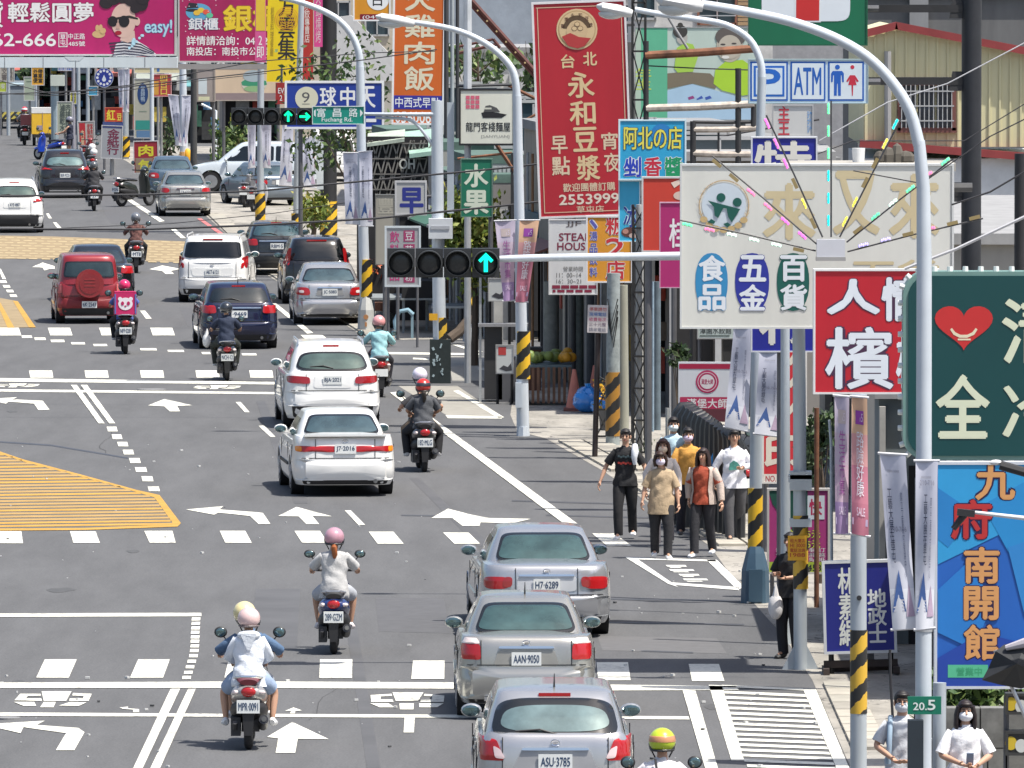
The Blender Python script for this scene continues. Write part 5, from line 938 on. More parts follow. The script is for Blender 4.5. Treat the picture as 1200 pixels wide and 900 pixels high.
# window
wx0, wx1, wz0, wz1 = pxx(1053, Ys) - xm, pxx(1117, Ys) - xm, pxh(150, Ys), pxh(98, Ys); b = MB(); 
for a_ in ((wx0, (wz0 + wz1) / 2, .06, wz1 - wz0 + .1), (wx1, (wz0 + wz1) / 2, .08, wz1 - wz0 + .1), ((wx0 + wx1) / 2, wz0 - .04, wx1 - wx0 + .1, .1), ((wx0 + wx1) / 2, wz1, wx1 - wx0, .06)): b.box((a_[0], -.08, a_[1]), (a_[2], .14, a_[3]))
wo = b.build('window', M((.16, .06, .05), .6), sh)
for i in range(3): b = MB(); w_ = (wx1 - wx0) / 3; b.box((wx0 + w_ * (i + .5), -.04, (wz0 + wz1) / 2), (w_ - .04, .02, wz1 - wz0)); b.build('pane', M((.02, .03, .05), .15, n=0, coat=.6), wo)
b = MB()
for i in range(12): b.box((wx0 + (wx1 - wx0) * (i + .5) / 12, -.17, (wz0 + wz1) / 2), (.018, .02, wz1 - wz0))
for i in range(3): b.box(((wx0 + wx1) / 2, -.18, wz0 + (wz1 - wz0) * (i + .5) / 3), (wx1 - wx0, .02, .025))
b.build('window_bars', M((.5, .5, .5), .5, .4), wo)
b = MB(); b.tube([A(1040, 60, Ys) - Vector((xm, Ys + .15, 0)), A(1040, 165, Ys) - Vector((xm, Ys + .15, 0))], .07, 8); b.build('drainpipe', M((.3, .3, .3), .6), sh)
# blocks filling the distance
Yg = 262
bld('weathered dark concrete block rising behind the cream shed', pxx(1005, Yg), pxx(1300, Yg), Yg, 12, pxh(-40, Yg), M((.15, .15, .15), .9, n=.45, s=.8, streak=.2), feats=[('window', 'F', -2.9, -2.0, 8.0, 9.2), ('window', 'F', .3, 1.3, 8.4, 9.4), ('band', 'F', -3.2, 3.2, 7.6, 7.75, conc[0]), ('col', 'F', -2.0, -1.5, 0, 11, conc[2])])
Yg = 300
bld('white rendered house with brown window frames above the mural', pxx(741, Yg), pxx(905, Yg), Yg, 12, pxh(-60, Yg), M((.55, .54, .52), .85, n=.3, s=3), feats=[('window', 'F', pxx(818, Yg) - pxx(823, Yg), pxx(862, Yg) - pxx(823, Yg), pxh(28, Yg), pxh(-30, Yg), M((.25, .1, .06), .6), 1), ('window', 'F', pxx(745, Yg) - pxx(823, Yg), pxx(768, Yg) - pxx(823, Yg), pxh(22, Yg), pxh(-20, Yg)),
     ('shutter', 'F', pxx(864, Yg) - pxx(823, Yg), pxx(890, Yg) - pxx(823, Yg), pxh(30, Yg), pxh(-40, Yg), M((.4, .26, .14), .7))])
Yg = 330; gb = bld('huge blue grey sheet-clad building behind the truss', pxx(515, Yg), pxx(700, Yg), Yg, 20, pxh(-60, Yg), M((.30, .34, .39), .55, n=.28, s=.9, bump=.5), feats=[('band', 'F', -2.7, 2.7, 5.0, 5.15, conc[2])])
Yg = 312; bld('low white shed with ribbed wall under the blue grey building', pxx(528, Yg), pxx(640, Yg), Yg, 8, pxh(62, Yg), M((.6, .6, .58), .7, n=.2), feats=[('col', 'F', -1.4 + i * .35, -1.3 + i * .35, 0, 4.8, M((.5, .5, .5), .7)) for i in range(9)])
Yg = 380; bld('beige apartment block with slanted stair wall in the far centre', pxx(325, Yg), pxx(520, Yg), Yg, 15, pxh(-60, Yg), M((.46, .41, .33), .85, n=.2), feats=[('window', 'F', -2.8 + i * 1.5, -1.9 + i * 1.5, z, z + 1.3) for i in range(4) for z in (5.2, 8.2)] + [('band', 'F', -3.1, 3.1, 7.2, 7.35, conc[3])])
Yg = 372; b = MB(); xa = pxx(400, Yg); sw_ = thing('stair_wall', 'pale slanted stair wall with corrugated cladding in the far centre', 'wall', (xa, Yg, 0)); pp = [(pxx(x, Yg) - xa, pxh(y, Yg)) for x, y in ((395, 20), (412, 18), (466, 72), (466, 95), (395, 95))]; b.prism(pp + [], 0, .6); b.build('slanted_slab', M((.5, .5, .5), .8), sw_); b = MB(); b.box((.9, .35, 1.8), (2.0, .5, 3.6)); b.build('wall_base', conc[1], sw_)
# far frontage at the end of the view (top left)
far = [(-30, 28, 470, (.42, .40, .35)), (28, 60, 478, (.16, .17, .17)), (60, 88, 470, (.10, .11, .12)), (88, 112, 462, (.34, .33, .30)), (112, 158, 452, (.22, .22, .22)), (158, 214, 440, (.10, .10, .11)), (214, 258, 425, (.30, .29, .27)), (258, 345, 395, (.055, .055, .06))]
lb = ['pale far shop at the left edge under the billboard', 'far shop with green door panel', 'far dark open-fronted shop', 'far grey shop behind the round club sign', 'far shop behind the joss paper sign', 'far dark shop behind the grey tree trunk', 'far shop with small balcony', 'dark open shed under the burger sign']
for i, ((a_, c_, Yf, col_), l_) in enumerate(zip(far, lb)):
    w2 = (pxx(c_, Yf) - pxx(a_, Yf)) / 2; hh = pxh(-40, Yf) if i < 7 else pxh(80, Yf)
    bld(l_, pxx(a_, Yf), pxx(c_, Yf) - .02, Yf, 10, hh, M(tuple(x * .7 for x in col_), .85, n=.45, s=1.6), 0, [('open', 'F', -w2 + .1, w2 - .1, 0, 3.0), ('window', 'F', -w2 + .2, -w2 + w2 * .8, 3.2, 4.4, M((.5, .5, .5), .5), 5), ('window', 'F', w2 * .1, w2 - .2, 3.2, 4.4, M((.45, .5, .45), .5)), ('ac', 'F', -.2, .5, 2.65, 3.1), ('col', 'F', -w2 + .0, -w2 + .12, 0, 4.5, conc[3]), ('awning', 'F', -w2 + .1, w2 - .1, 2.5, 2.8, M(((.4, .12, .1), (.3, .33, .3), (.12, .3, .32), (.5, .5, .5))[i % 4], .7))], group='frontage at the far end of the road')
    fr_ = [o for o in COL.objects if o.get('label') == l_][0]
    for k in range(14): uu, zz = rnd.uniform(-w2, w2), rnd.uniform(.4, 5.5); b = MB(); b.box((uu, -rnd.uniform(.1, .9), zz), (rnd.uniform(.15, .7), .08, rnd.uniform(.2, .9))); b.build(rnd.choice(('poster', 'shop_board', 'crate', 'air_conditioner', 'shutter_box')), M(rnd.choice(((.55, .55, .52), (.5, .08, .06), (.08, .2, .35), (.6, .45, .08), (.1, .25, .15), (.3, .3, .3), (.05, .05, .05))), .7, n=.4, s=5), fr_)
for i, (a_, c_, Yf, top_, col_) in enumerate(((-60, 120, 620, -60, (.45, .44, .42)), (100, 330, 560, -60, (.38, .36, .33)), (300, 560, 520, -60, (.30, .30, .30)), (520, 820, 470, -60, (.28, .27, .26)), (800, 1400, 420, -70, (.30, .30, .31)))):
    bld(('far pale apartment block above the road end', 'far beige apartment block behind the frontage', 'far grey block behind the low houses', 'far brown block behind the white house', 'far grey block at the right edge')[i], pxx(a_, Yf), pxx(c_, Yf), Yf, 14, pxh(top_, Yf), M(col_, .85, n=.2), 0, [('window', 'F', -2.5 + k * 2.2, -1.2 + k * 2.2, z, z + 1.4) for k in range(3) for z in (4.2, 7.4, 10.5)], group='apartment blocks in the distance')
# ------------------------------------------------------------------ plants
def leaf_mat(c): return M(c, .6, n=.5, s=6)
def crown(parent, c, r, n, size, cols, seed, name='crown', clumps=9):
    rr = random.Random(seed); b = MB(); cl = [Vector((rr.uniform(-1, 1) * r[0] * .75, rr.uniform(-1, 1) * r[1] * .75, rr.uniform(-1, 1) * r[2] * .75)) for _ in range(clumps)]
    for i in range(n):
        k = rr.choice(cl); v = Vector((rr.gauss(0, 1) * r[0] * .26, rr.gauss(0, 1) * r[1] * .26, rr.gauss(0, 1) * r[2] * .26)) + k + Vector(c)
        s_ = size * rr.uniform(.5, 1.3); d = Vector((rr.gauss(0, 1), rr.gauss(0, 1), rr.gauss(0, .6))).normalized(); u = d.orthogonal().normalized(); u.rotate(Matrix.Rotation(rr.uniform(0, 6.28), 3, d)); w_ = d.cross(u)
        b.add([v - u * s_ * .35, v + w_ * s_ * .8 - d * s_ * .12, v + u * s_ * .35, v - w_ * s_ * .8], [(0, 1, 2, 3)], rr.choices(range(len(cols)), [3, 2, 1][:len(cols)])[0])
    return b.build(name, [leaf_mat(c_) for c_ in cols], parent)
def tree(label, px, py, Y, rx, rz_, n, size, cols, seed, base_px=None, name='tree', cat='tree', trunk=.09, zbase=0, group=None, ry=None):
    c = A(px, py, Y); S_ = F / Y; bx_ = pxx(base_px, Y) if base_px else c.x; root = thing(name, label, cat, (bx_, Y, zbase), 0, group); rr = random.Random(seed)
    cc = Vector((c.x - bx_, 0, c.z - zbase)); b = MB(); b.tube([(0, 0, 0), mixp((0, 0, 0), cc, .5) + Vector((.06, 0, 0)), cc - Vector((0, 0, rz_ / S_ * .4)), cc + Vector((0, 0, rz_ / S_ * .5))], [trunk, trunk * .75, trunk * .5, trunk * .15], 9)
    for i in range(6):
        t = rr.uniform(.35, .95); a = mixp((0, 0, 0), cc, t) if t < .6 else cc - Vector((0, 0, rz_ / S_ * .5)); e = cc + Vector((rr.uniform(-.8, .8) * rx / S_, rr.uniform(-.6, .6) * rx / S_, rr.uniform(-.5, .8) * rz_ / S_)); b.tube([a, mixp(a, e, .5) + Vector((0, 0, .1)), e], [trunk * .4, trunk * .25, trunk * .08], 6)
    b.build('trunk' if cat == 'tree' else 'stem', M((.10, .075, .055), .9, n=.3), root, smooth=True); crown(root, cc, (rx / S_, (ry or rx) / S_, rz_ / S_), n, size, cols, seed); return root
G1 = [(.035, .075, .02), (.08, .14, .03), (.14, .20, .05)]; G2 = [(.10, .15, .02), (.20, .24, .03), (.30, .28, .05)]; G3 = [(.02, .045, .015), (.04, .08, .02), (.08, .12, .04)]
tree('small sparse tree behind the blue pitch sign and black column', 400, 120, 268, 62, 72, 1500, .14, G1, 1, 432, trunk=.08)
tree('yellow green tree under the green fruit sign', 551, 268, 213, 34, 58, 3000, .12, G2, 2, 556)
tree('leafy bush hanging over the shed roof behind the white lantern sign', 560, 75, 300, 60, 22, 420, .22, G1, 3, 560)
tree('wispy sapling beside the red vertical sign', 626, 80, 297, 16, 45, 190, .22, G1, 4, 622)
tree('dense hedge bush beside the bent pipe under the dark shed', 268, 170, 376, 18, 22, 600, .18, G1, 5, name='bush', cat='bush')
tree('green bush between the striped poles', 366, 250, 292, 20, 26, 800, .13, G2, 6, name='bush', cat='bush')
tree('shrub beside the thin white pipe on the forecourt', 262, 205, 372, 16, 26, 420, .16, G1, 7, name='bush', cat='bush')
tree('roadside shrub behind the forecourt SUV', 286, 170, 380, 22, 24, 480, .16, G2, 8, name='bush', cat='bush')
tree('grey limbed tree in front of the far dark shop', 193, 165, 400, 22, 36, 260, .17, G3 + [], 9, 200, trunk=.12)
tree('dark tree far off beside the orange sign', 36, 100, 465, 16, 22, 300, .25, G3, 10)
tree('dark leafy plant in the pot behind the striped concrete base', 450, 345, 238, 24, 40, 1200, .12, G3, 11, name='potted_plant', cat='plant')
tree('dark shrub behind the rusty post between the print signs', 962, 520, 143, 20, 44, 700, .10, G3, 12, name='bush', cat='bush', trunk=.04)
for i, x in enumerate((1108, 1150, 1190)): tree(('bushy plant on the planter left of the woman in white', 'spiky plant on the planter behind the woman in white', 'leafy plant on the planter at the right edge')[i], x, 815, 105.2 + i * .3, 26, 24, 420, .10, G1, 20 + i, name='planter_plant', cat='plant', trunk=.03, zbase=.3)
tree('small plant with white blooms in the shop behind the lattice pole', 795, 418, 174, 14, 12, 160, .1, G3 + [], 30, name='plant', cat='plant', trunk=.03)
c = A(443, 330, 237); fl = thing('flower_pot', 'pot of orange flowers beside the striped concrete base', 'flowers', (c.x, 237, 0)); b = MB(); b.tube([(0, 0, 0), (0, 0, .45)], [.22, .28], 14); b.build('pot', M((.2, .1, .07), .8), fl); crown(fl, (.05, 0, 1.3), (.3, .3, .25), 36, .1, [(.7, .12, .03), (.6, .2, .1)], 3, 'blossom')
# ------------------------------------------------------------------ signs
class Board:
    def __init__(s, name, label, cat, rect, Y, bg, frame=(.7, .7, .7), th=.14, fw=.035, rz=0, ry=0, group=None, rough=.45, panel=True, bgn=.05):
        x0, y0, x1, y1 = rect; s.S = F / Y; s.cx = (x0 + x1) / 2; s.by = y1; s.Y = Y; c = A(s.cx, y1, Y); s.th = th; s.lay = 0; s.used = []
        s.o = thing(name, label, cat, c, R(rz), group, R(ry)); s.w, s.h = (x1 - x0) / s.S, (y1 - y0) / s.S
        if panel: b = MB(); b.box((0, 0, s.h / 2), (s.w, th, s.h)); b.build('panel', M(bg, rough, n=max(bgn, .10), s=2.2, streak=.22), s.o)
        if frame:
            b = MB(); f = fw
            for xx in (-s.w / 2 + f / 2 - .004, s.w / 2 - f / 2 + .004): b.box((xx, 0, s.h / 2), (f, th + .03, s.h + .008))
            for zz in (f / 2 - .004, s.h - f / 2 + .004): b.box((0, 0, zz), (s.w - 2 * f + .008, th + .03, f))
            b.build('frame', M(frame, .4, n=.1), s.o)
    def l(s, x, y): return ((x - s.cx) / s.S, (s.by - y) / s.S)
    def y(s, x0, y0, x1, y1):                   # each print lies just above whatever it overlaps
        k = 1 + max([q_[4] for q_ in s.used if q_[0] < x1 and q_[2] > x0 and q_[1] < y1 and q_[3] > y0], default=s.lay); s.used.append((x0, y0, x1, y1, k)); return -s.th / 2 - .002 - .0022 * k
    def t(s, txt, rect, col, wt_=.02, out=None, ow=.06, m=None):
        a, b = s.l(rect[0], rect[3]), s.l(rect[2], rect[1]); bx = (a[0], a[1], b[0], b[1])
        if out:
            text(txt, bx, out, s.o, s.y(*rect), .01 + wt_ + ow, 'lettering_outline')
        text(txt, bx, col, s.o, s.y(*rect), wt_, mat=m)
    def r(s, rect, col, name='colour_field', m=None): a, b = s.l(rect[0], rect[3]), s.l(rect[2], rect[1]); yy = s.y(*rect); bb = MB(); bb.box(((a[0] + b[0]) / 2, yy, (a[1] + b[1]) / 2), (b[0] - a[0], .0012, b[1] - a[1])); bb.build(name, m or M(col, .5, n=.06), s.o)
    def p(s, pts, col, name='printed_shape', m=None): yy = s.y(min(q_[0] for q_ in pts), min(q_[1] for q_ in pts), max(q_[0] for q_ in pts), max(q_[1] for q_ in pts)); bb = MB(); bb.prism([s.l(*q_) for q_ in pts], yy - .0006, yy + .0006); bb.build(name, m or M(col, .55, n=.06), s.o)
    def d(s, cx, cy, rx, ry, col, name='disc', m=2.0, mat=None): a = s.l(cx, cy); disc(s.o, a[0], a[1], rx / s.S, ry / s.S, col, s.y(cx - rx, cy - ry, cx + rx, cy + ry), name, 28, m, .0008, mat)
    def ring(s, cx, cy, r, wd, col, name='ring', a0=0, a1=360):
        n = 28; yy = s.y(cx - r, cy - r, cx + r, cy + r); vs = []; fs = []
        for i in range(n + 1):
            t = R(lerp(a0, a1, i / n))
            for rr in (r - wd / 2, r + wd / 2): q_ = s.l(cx + rr * math.cos(t), cy - rr * math.sin(t)); vs.append((q_[0], yy, q_[1]))
        for i in range(n): fs.append((2 * i, 2 * i + 1, 2 * i + 3, 2 * i + 2))
        b = MB(); b.add(vs, fs); b.build(name, M(col, .55, n=.05), s.o)
    def arm(s, x0, y0, x1, y1, r=.03, col=(.12, .12, .13), back=.12, name='bracket', yb=None):
        a, b = s.l(x0, y0), s.l(x1, y1); bb = MB(); bb.tube([(a[0], back, a[1]), (b[0], yb if yb is not None else back, b[1])], r, 8); bb.build(name, M(col, .5, .4, n=.2), s.o)
    def post(s, x, r=.04, col=(.15, .15, .16), back=.14): a = s.l(x, s.by); z = -s.o.location.z; bb = MB(); bb.tube([(a[0], back, z), (a[0], back, s.h * .8)], r, 10); bb.build('post', M(col, .5, .4, n=.2), s.o)
Wt = (.80, .80, .80); Rd = (.50, .02, .03); Nv = (.012, .03, .22); Bk = (.015, .015, .018); Mg = (.46, .015, .14); Cy = (.05, .36, .66)
def B(*a, **k): return Board(*a, **k)
# --- billboards over the road
b = B('billboard', 'wide magenta billboard with white characters and a woman in sunglasses over the road', 'billboard', (-40, -30, 206.5, 65), 305, Mg, (.5, .5, .5), .5, .05, bgn=.12)
b.t('輕鬆圓夢', (10, 3, 110, 26), Wt, .035, (.2, .01, .06), .05); b.t('貸', (-16, 0, 4, 32), Wt, .03, (.2, .01, .06)); b.t('3262-666', (-34, 39, 66, 54), Wt, .03)
b.ring(74, 47, 0.01, .01, Wt) if 0 else None
b.r((69, 38, 79.5, 55), Wt, 'outline_box'); b.r((70, 39, 78.5, 54), Mg, 'box_fill'); b.t('草\n屯', (71, 40, 77.5, 53), Wt, .02); b.t('中正路', (80.5, 39, 100, 46), Wt, .02); b.t('485號', (80.5, 48, 100, 54), Wt, .02)
HK = (.02, .015, .02); SKp = (.66, .47, .40)
b.p([(133, 66), (136, 52), (145, 47), (160, 47), (172, 54), (183, 63), (183, 66)], (.75, .75, .78), 'striped_top')
for i in range(5): b.p([(128 + i, 50 + i * 3.4), (146, 48.5 + i * 3.4), (165, 51 + i * 3.2), (181, 60 + i * 1.6), (181, 61.2 + i * 1.6), (165, 52.6 + i * 3.2), (146, 50.1 + i * 3.4), (128 + i, 51.6 + i * 3.4)], (.03, .03, .06), 'stripe')
b.p([(141, 47), (150, 50), (159, 47), (158, 36), (145, 36)], SKp, 'neck'); b.d(145, 24, 14.5, 20, SKp, 'face'); b.d(161, 25, 3.6, 5, SKp, 'ear')
for cx, cy, r_ in ((125, 3, 8), (133, -2, 9), (144, -6, 11), (156, -2, 11), (165, 5, 9), (159, 10, 6), (168, -2, 8)): b.d(cx, cy, r_, r_ * .9, HK, 'hair')
b.p([(126, 21), (129, 21.5), (152, 18), (162, 21), (162, 23), (152, 21), (130, 24)], (.02, .02, .02), 'glasses_arm'); b.d(132.5, 25, 5.8, 6.2, (.01, .01, .015), 'sunglasses_lens'); b.d(145.8, 25, 6.4, 6.8, (.01, .01, .015), 'sunglasses_lens')
b.d(139, 38.5, 4, 2.6, (.35, .01, .03), 'lips'); b.p([(137, 27), (140, 27), (141, 33.5), (136.5, 33.5)], (.55, .36, .3), 'nose')
for cx, cy, rx, ry in ((116, 40, 7.5, 4.4), (114.5, 33, 2.3, 4), (118.5, 32.5, 2.2, 4), (121, 36, 3.6, 3.4)): b.d(cx, cy, rx, ry, (.62, .42, .2), 'biscuit_shape')
b.t('easy!', (170, 23, 202, 43), (.45, .72, .85), .03, (.05, .2, .4), .05)
for i in range(12): t = i / 12; b.d(152 + 14 * t + 3 * math.sin(t * 9), 52 - 8 * t + 4 * math.cos(t * 11), 1.6, 1.6, (.45, .72, .85), 'swirl')
bm_ = B('billboard_beam', 'pale steel walkway beam under the magenta billboard', 'beam', (-60, 67, 208, 79), 305, (.60, .68, .72), None, .9, rough=.5)
for x in (6, 51, 89, 122, 170): bm_.r((x, 67, x + .8, 79), (.2, .22, .25), 'beam_joint')
for x in (88,): bm_.p([(x - 12, 66), (x + 12, 66), (x + 6, 71), (x - 6, 71)], (.55, .62, .66), 'gusset')
b = B('billboard', 'darker magenta billboard with yellow and white characters next to the sunglasses one', 'billboard', (209, -30, 322, 73), 303, (.36, .015, .10), (.45, .45, .45), .4, .05, bgn=.2)
b.d(233, 14, 15, 10, (.10, .35, .55), 'logo_disc'); b.p([(219, 10), (222, 3), (231, 4), (233, 9)], (.02, .02, .03), 'logo_hat'); b.d(226, 12, 8, 1.8, (.02, .02, .03), 'logo_brim')
for x, y, c_ in ((236, 12, (.7, .5, .05)), (242, 14, (.7, .1, .05)), (231, 15, (.7, .45, .05)), (246, 18, (.1, .5, .3))): b.d(x, y, 4, 3, c_, 'logo_spot')
b.t('銀櫃', (221, 21, 256, 35), (.7, .72, .75), .03, (.05, .1, .2), .05); b.t('銀櫃', (262, 6, 330, 37), (.75, .55, .03), .04, (.3, .15, .02), .04); b.t('詳情請洽詢：049-2', (219, 42, 314, 53), Wt, .02); b.t('南投店：南投市公園路', (219, 55, 322, 65), Wt, .02)
for i in range(60): x, y = rnd.uniform(211, 320), rnd.uniform(-8, 71); b.d(x, y, .7, .6, (.75, .55, .6), 'confetti') if i < 45 and not (40 < y < 66) else None
o_ = B('billboard_beam', 'grey steel beam under the darker magenta billboard', 'beam', (209, 75, 332, 81), 303, (.28, .27, .27), None, .6)
g = thing('gantry_column', 'thick black steel column with striped foot carrying the billboards', 'column', (A(385, 275, 300).x, 300, 0)); zt = pxh(-40, 300)
bb = MB(); bb.tube([(0, 0, 0), (0, 0, zt)], .255, 18); bb.build('column', M((.022, .022, .024), .5, n=.2), g, smooth=True)
HZ = stripes((.70, .42, .02), (.015, .015, .015), .42, 1.0); HZ2 = stripes((.62, .38, .04), (.02, .02, .02), .34, 1.0, .14)
bb = MB(); bb.tube([(0, 0, pxh(276, 300)), (0, 0, pxh(236, 300))], .27, 18); bb.build('striped_sleeve', HZ, g, smooth=True)
# --- hanging signs, left to right
b = B('sign', 'yellow vertical banner sign with black brush characters beside the black column', 'sign', (312.5, -20, 353, 96), 298, (.72, .54, .01), None, .12, ry=1.0); b.t('方\n雲\n集', (325, -6, 345, 70), Bk, .02); b.t('創\n意\n料\n理\n餐\n廳', (316, 8, 320, 66), (.3, .2, .02), .01)
for i in range(5): b.ring(335, 22, 4 + i * 2.4, .7, (.65, .28, .03), 'printed_ring')
b = B('sign', 'narrow dark red vertical sign with white characters behind the yellow banner', 'sign', (354, -20, 367, 93), 299, (.40, .03, .03), None, .12); b.t('水\n餃\n專\n賣\n店', (357, 2, 363, 50), Wt, .01)
b = B('sign', 'narrow pink vertical sign against the black column', 'sign', (368, -20, 378, 55), 299, (.60, .06, .26), None, .12); b.t('火\n鍋\n燒\n烤', (370, -10, 376, 50), (.7, .55, .6), .01)
b = B('sign', 'pink and yellow sign strip left of the yellow banner', 'sign', (299, -20, 311.5, 73), 301, (.62, .10, .30), None, .12); b.r((300, -20, 311, 36), (.7, .5, .05)); b.t('2\n即', (301, 42, 309, 68), Wt, .02)
b = B('sign', 'small dark red sign reading EV 2 beside the blue pitch sign', 'sign', (323, 97, 335, 122), 270, (.36, .03, .03), None, .1); b.t('EV\n2', (326, 103, 333, 118), Wt, .02); b.arm(330, 97, 330, 80, .03)
b = B('sign', 'blue sign with cream number nine disc and white characters, reading 球中天', 'sign', (334, 95, 450, 151), 265, (.015, .045, .30), Wt, .2, .06)
b.d(359.5, 115, 13.5, 13.5, (.66, .64, .48)); b.t('9', (354, 108, 363, 120), (.1, .1, .1), .0); b.r((354, 121.5, 363, 122.2), (.1, .1, .1), 'underline'); b.t('球', (375, 102, 394, 124), Wt, .04); b.t('中', (399, 102, 416, 124), Wt, .04); b.t('天', (420, 101, 440, 126), Wt, .04); b.r((428, 132, 440, 135), Wt, 'small_print'); b.r((429, 139, 441, 143), Wt, 'small_print'); b.post(440, .06); b.post(352, .06)
b = B('sign', 'orange sign with a white disc above the blue pitch sign', 'sign', (414, -20, 457.5, 24.5), 262, (.68, .28, .02), Wt, .2, .04); b.d(443, -1, 13, 13, Wt); b.t('占', (437, -8, 449, 7), Bk, .02); b.r((422, 16.5, 456, 24), (.22, .01, .02)); b.t('(049)2', (425, 18, 454, 23), Wt, .01)
b = B('sign', 'tall orange sign with cream characters for chicken rice and a blue band', 'sign', (459, -25, 520, 146), 250, (.62, .13, .02), Wt, .24, .05, ry=.8)
for ch, y0, y1 in (('火', -16, 13), ('雞', 17, 44), ('肉', 49, 75), ('飯', 78, 106)): b.t(ch, (473, y0, 508, y1), (.74, .66, .48), .035)
b.r((460, 112, 518, 128), (.03, .03, .30)); b.t('中西式早點', (463, 114, 515, 126), Wt, .02); b.t('0560066', (463, 131, 512, 144), Wt, .03)
b = B('light_box', 'square cream light box sign in a black frame on a white pole', 'sign', (538, 104, 603.5, 170), 205, (.70, .70, .60), (.02, .02, .022), .3, .04)
for i in range(3):
    for j in range(3): b.r((546 + i * 5.6, 112 + j * 5.4, 550.6 + i * 5.6, 116.4 + j * 5.4), (.60, .12, .18), 'stamp')
b.p([(564, 132), (572, 130), (594, 134), (588, 138), (566, 138)], Bk, 'boat_drawing'); b.p([(567, 131), (569, 124), (574, 123), (582, 126), (586, 131)], (.08, .08, .08), 'boat_drawing'); b.p([(568, 126), (576, 126), (576, 128), (568, 128)], (.6, .6, .5), 'boat_window')
b.t('龍門客棧麵屋', (546, 143, 598, 154), Bk, .02); b.t('[SANYUAN]', (564, 158, 597, 162), (.3, .3, .28), .0)
b.arm(548, 104, 548, -30, .085, (.62, .64, .66), .0, 'hanger_pole'); b.arm(548, 170, 548, 186, .05, (.5, .5, .5), .0); b.arm(536, 101, 604, 99, .03, (.1, .1, .1)); 
b.post(548, .07, (.5, .52, .54), .1)
b = B('sign', 'dark green vertical sign with pale characters for fruit', 'sign', (540, 186, 577, 254), 203, (.01, .16, .09), (.1, .2, .15), .2, .02); b.t('水', (544, 192, 572, 219), (.62, .68, .55), .05); b.t('果', (543.5, 223, 572.5, 251), (.62, .68, .55), .05); b.post(575, .05)
b = B('sign', 'white square sign with a dark blue character for morning', 'sign', (463, 212, 500, 252), 226, (.42, .42, .41), (.5, .5, .5), .2, .04); b.t('早', (469, 220, 496, 250), (.02, .03, .22), .06); b.arm(500, 230, 520, 230, .03); b.post(466, .04)
b = B('notice_board', 'grey framed board with magenta characters behind the traffic signal', 'sign', (451, 265, 493, 336), 222, (.34, .34, .35), (.55, .6, .62), .1, .045)
for i, ch in enumerate('飲料冰品'): b.t(ch, (457, 271 + i * 15, 468, 284 + i * 15), (.45, .05, .18), .03); b.r((473, 270 + i * 16, 486, 283 + i * 16), (.32, .04, .12)); b.t('豆花米粉'[i], (475, 271.5 + i * 16, 484, 281.5 + i * 16), (.6, .6, .6), .02)
b.post(455, .03); b.post(489, .03)
b = B('metal_hoarding', 'plain beige metal panel left of the morning sign', 'panel', (440, 228, 463, 310), 228, (.34, .32, .27), (.15, .15, .14), .3, .02); b.t('豐', (443, 232, 461, 250), (.40, .38, .31), .03); b.post(451, .05)
b = B('sign', 'tall red vertical sign with gold characters and a round emblem', 'sign', (632, 1, 742, 254), 186, (.42, .018, .03), (.7, .68, .68), .3, .04, ry=-2.1)
gd = (.62, .46, .26); b.ring(684, 34, 20, .01, gd); b.d(684, 34, 24, 24, gd); b.d(684, 34, 22, 22, (.45, .3, .15)); b.d(684, 34, 20.8, 20.8, gd); b.ring(684, 34, 13.5, 5.5, (.10, .06, .03), 'emblem_lettering_band', 5, 175)
for i, ch in enumerate('臺灣永和豆漿'): t = R(165 - i * 30); b.t(ch, (684 + 17 * math.cos(t) - 2.2, 34 - 17 * math.sin(t) - 2.4, 684 + 17 * math.cos(t) + 2.2, 34 - 17 * math.sin(t) + 2.4), (.12, .05, .03), .02)
b.d(684, 36, 12.5, 11, (.58, .42, .24))
for cx, cy in ((681, 33), (688, 33), (684.5, 28)): b.d(cx, cy, 3.4, 3.0, (.25, .15, .08)); b.d(cx, cy, 2.7, 2.3, gd)
b.p([(666, 42), (676, 38), (686, 43), (700, 45), (692, 54), (684, 56.5), (673, 53)], (.42, .04, .04), 'hand_drawing')
for ch, r_ in (('台', (664, 63, 680, 79)), ('北', (690, 61, 706, 77)), ('永', (671, 84, 702, 114)), ('和', (672, 118, 702, 146)), ('豆', (675, 149, 703, 177)), ('漿', (678, 182, 705, 211))): b.t(ch, r_, (.66, .50, .28), .035)
for ch, r_ in (('早', (649, 158, 668, 179)), ('點', (649, 182, 670, 204)), ('宵', (708, 156, 727, 176)), ('夜', (710, 180, 728, 202))): b.t(ch, r_, (.66, .52, .36), .03)
b.t('歡迎團體訂購', (661, 214, 722, 224), (.66, .52, .36), .025); b.t('2553999', (656, 227, 726, 239), (.7, .6, .5), .04); b.t('草屯店', (676, 241, 708, 249), (.66, .52, .36), .02)
for p0_, p1_ in (((637, 7), (737, 6)), ((638, 247), (737, 247))): b.r((p0_[0], p0_[1], p1_[0], p0_[1] + 1), (.6, .42, .28), 'gold_line')
for x in (638, 736): b.r((x, 7, x + 1, 247), (.6, .42, .28), 'gold_line')
b.arm(742, 30, 752, 30, .05); b.arm(742, 200, 752, 200, .05); b.post(745, .07, (.1, .1, .1), .2)
b = B('sign', 'white steak house sign with opening hours and brick pattern', 'sign', (643, 257, 700, 345), 184.5, (.62, .63, .63), (.55, .56, .56), .2, .02)
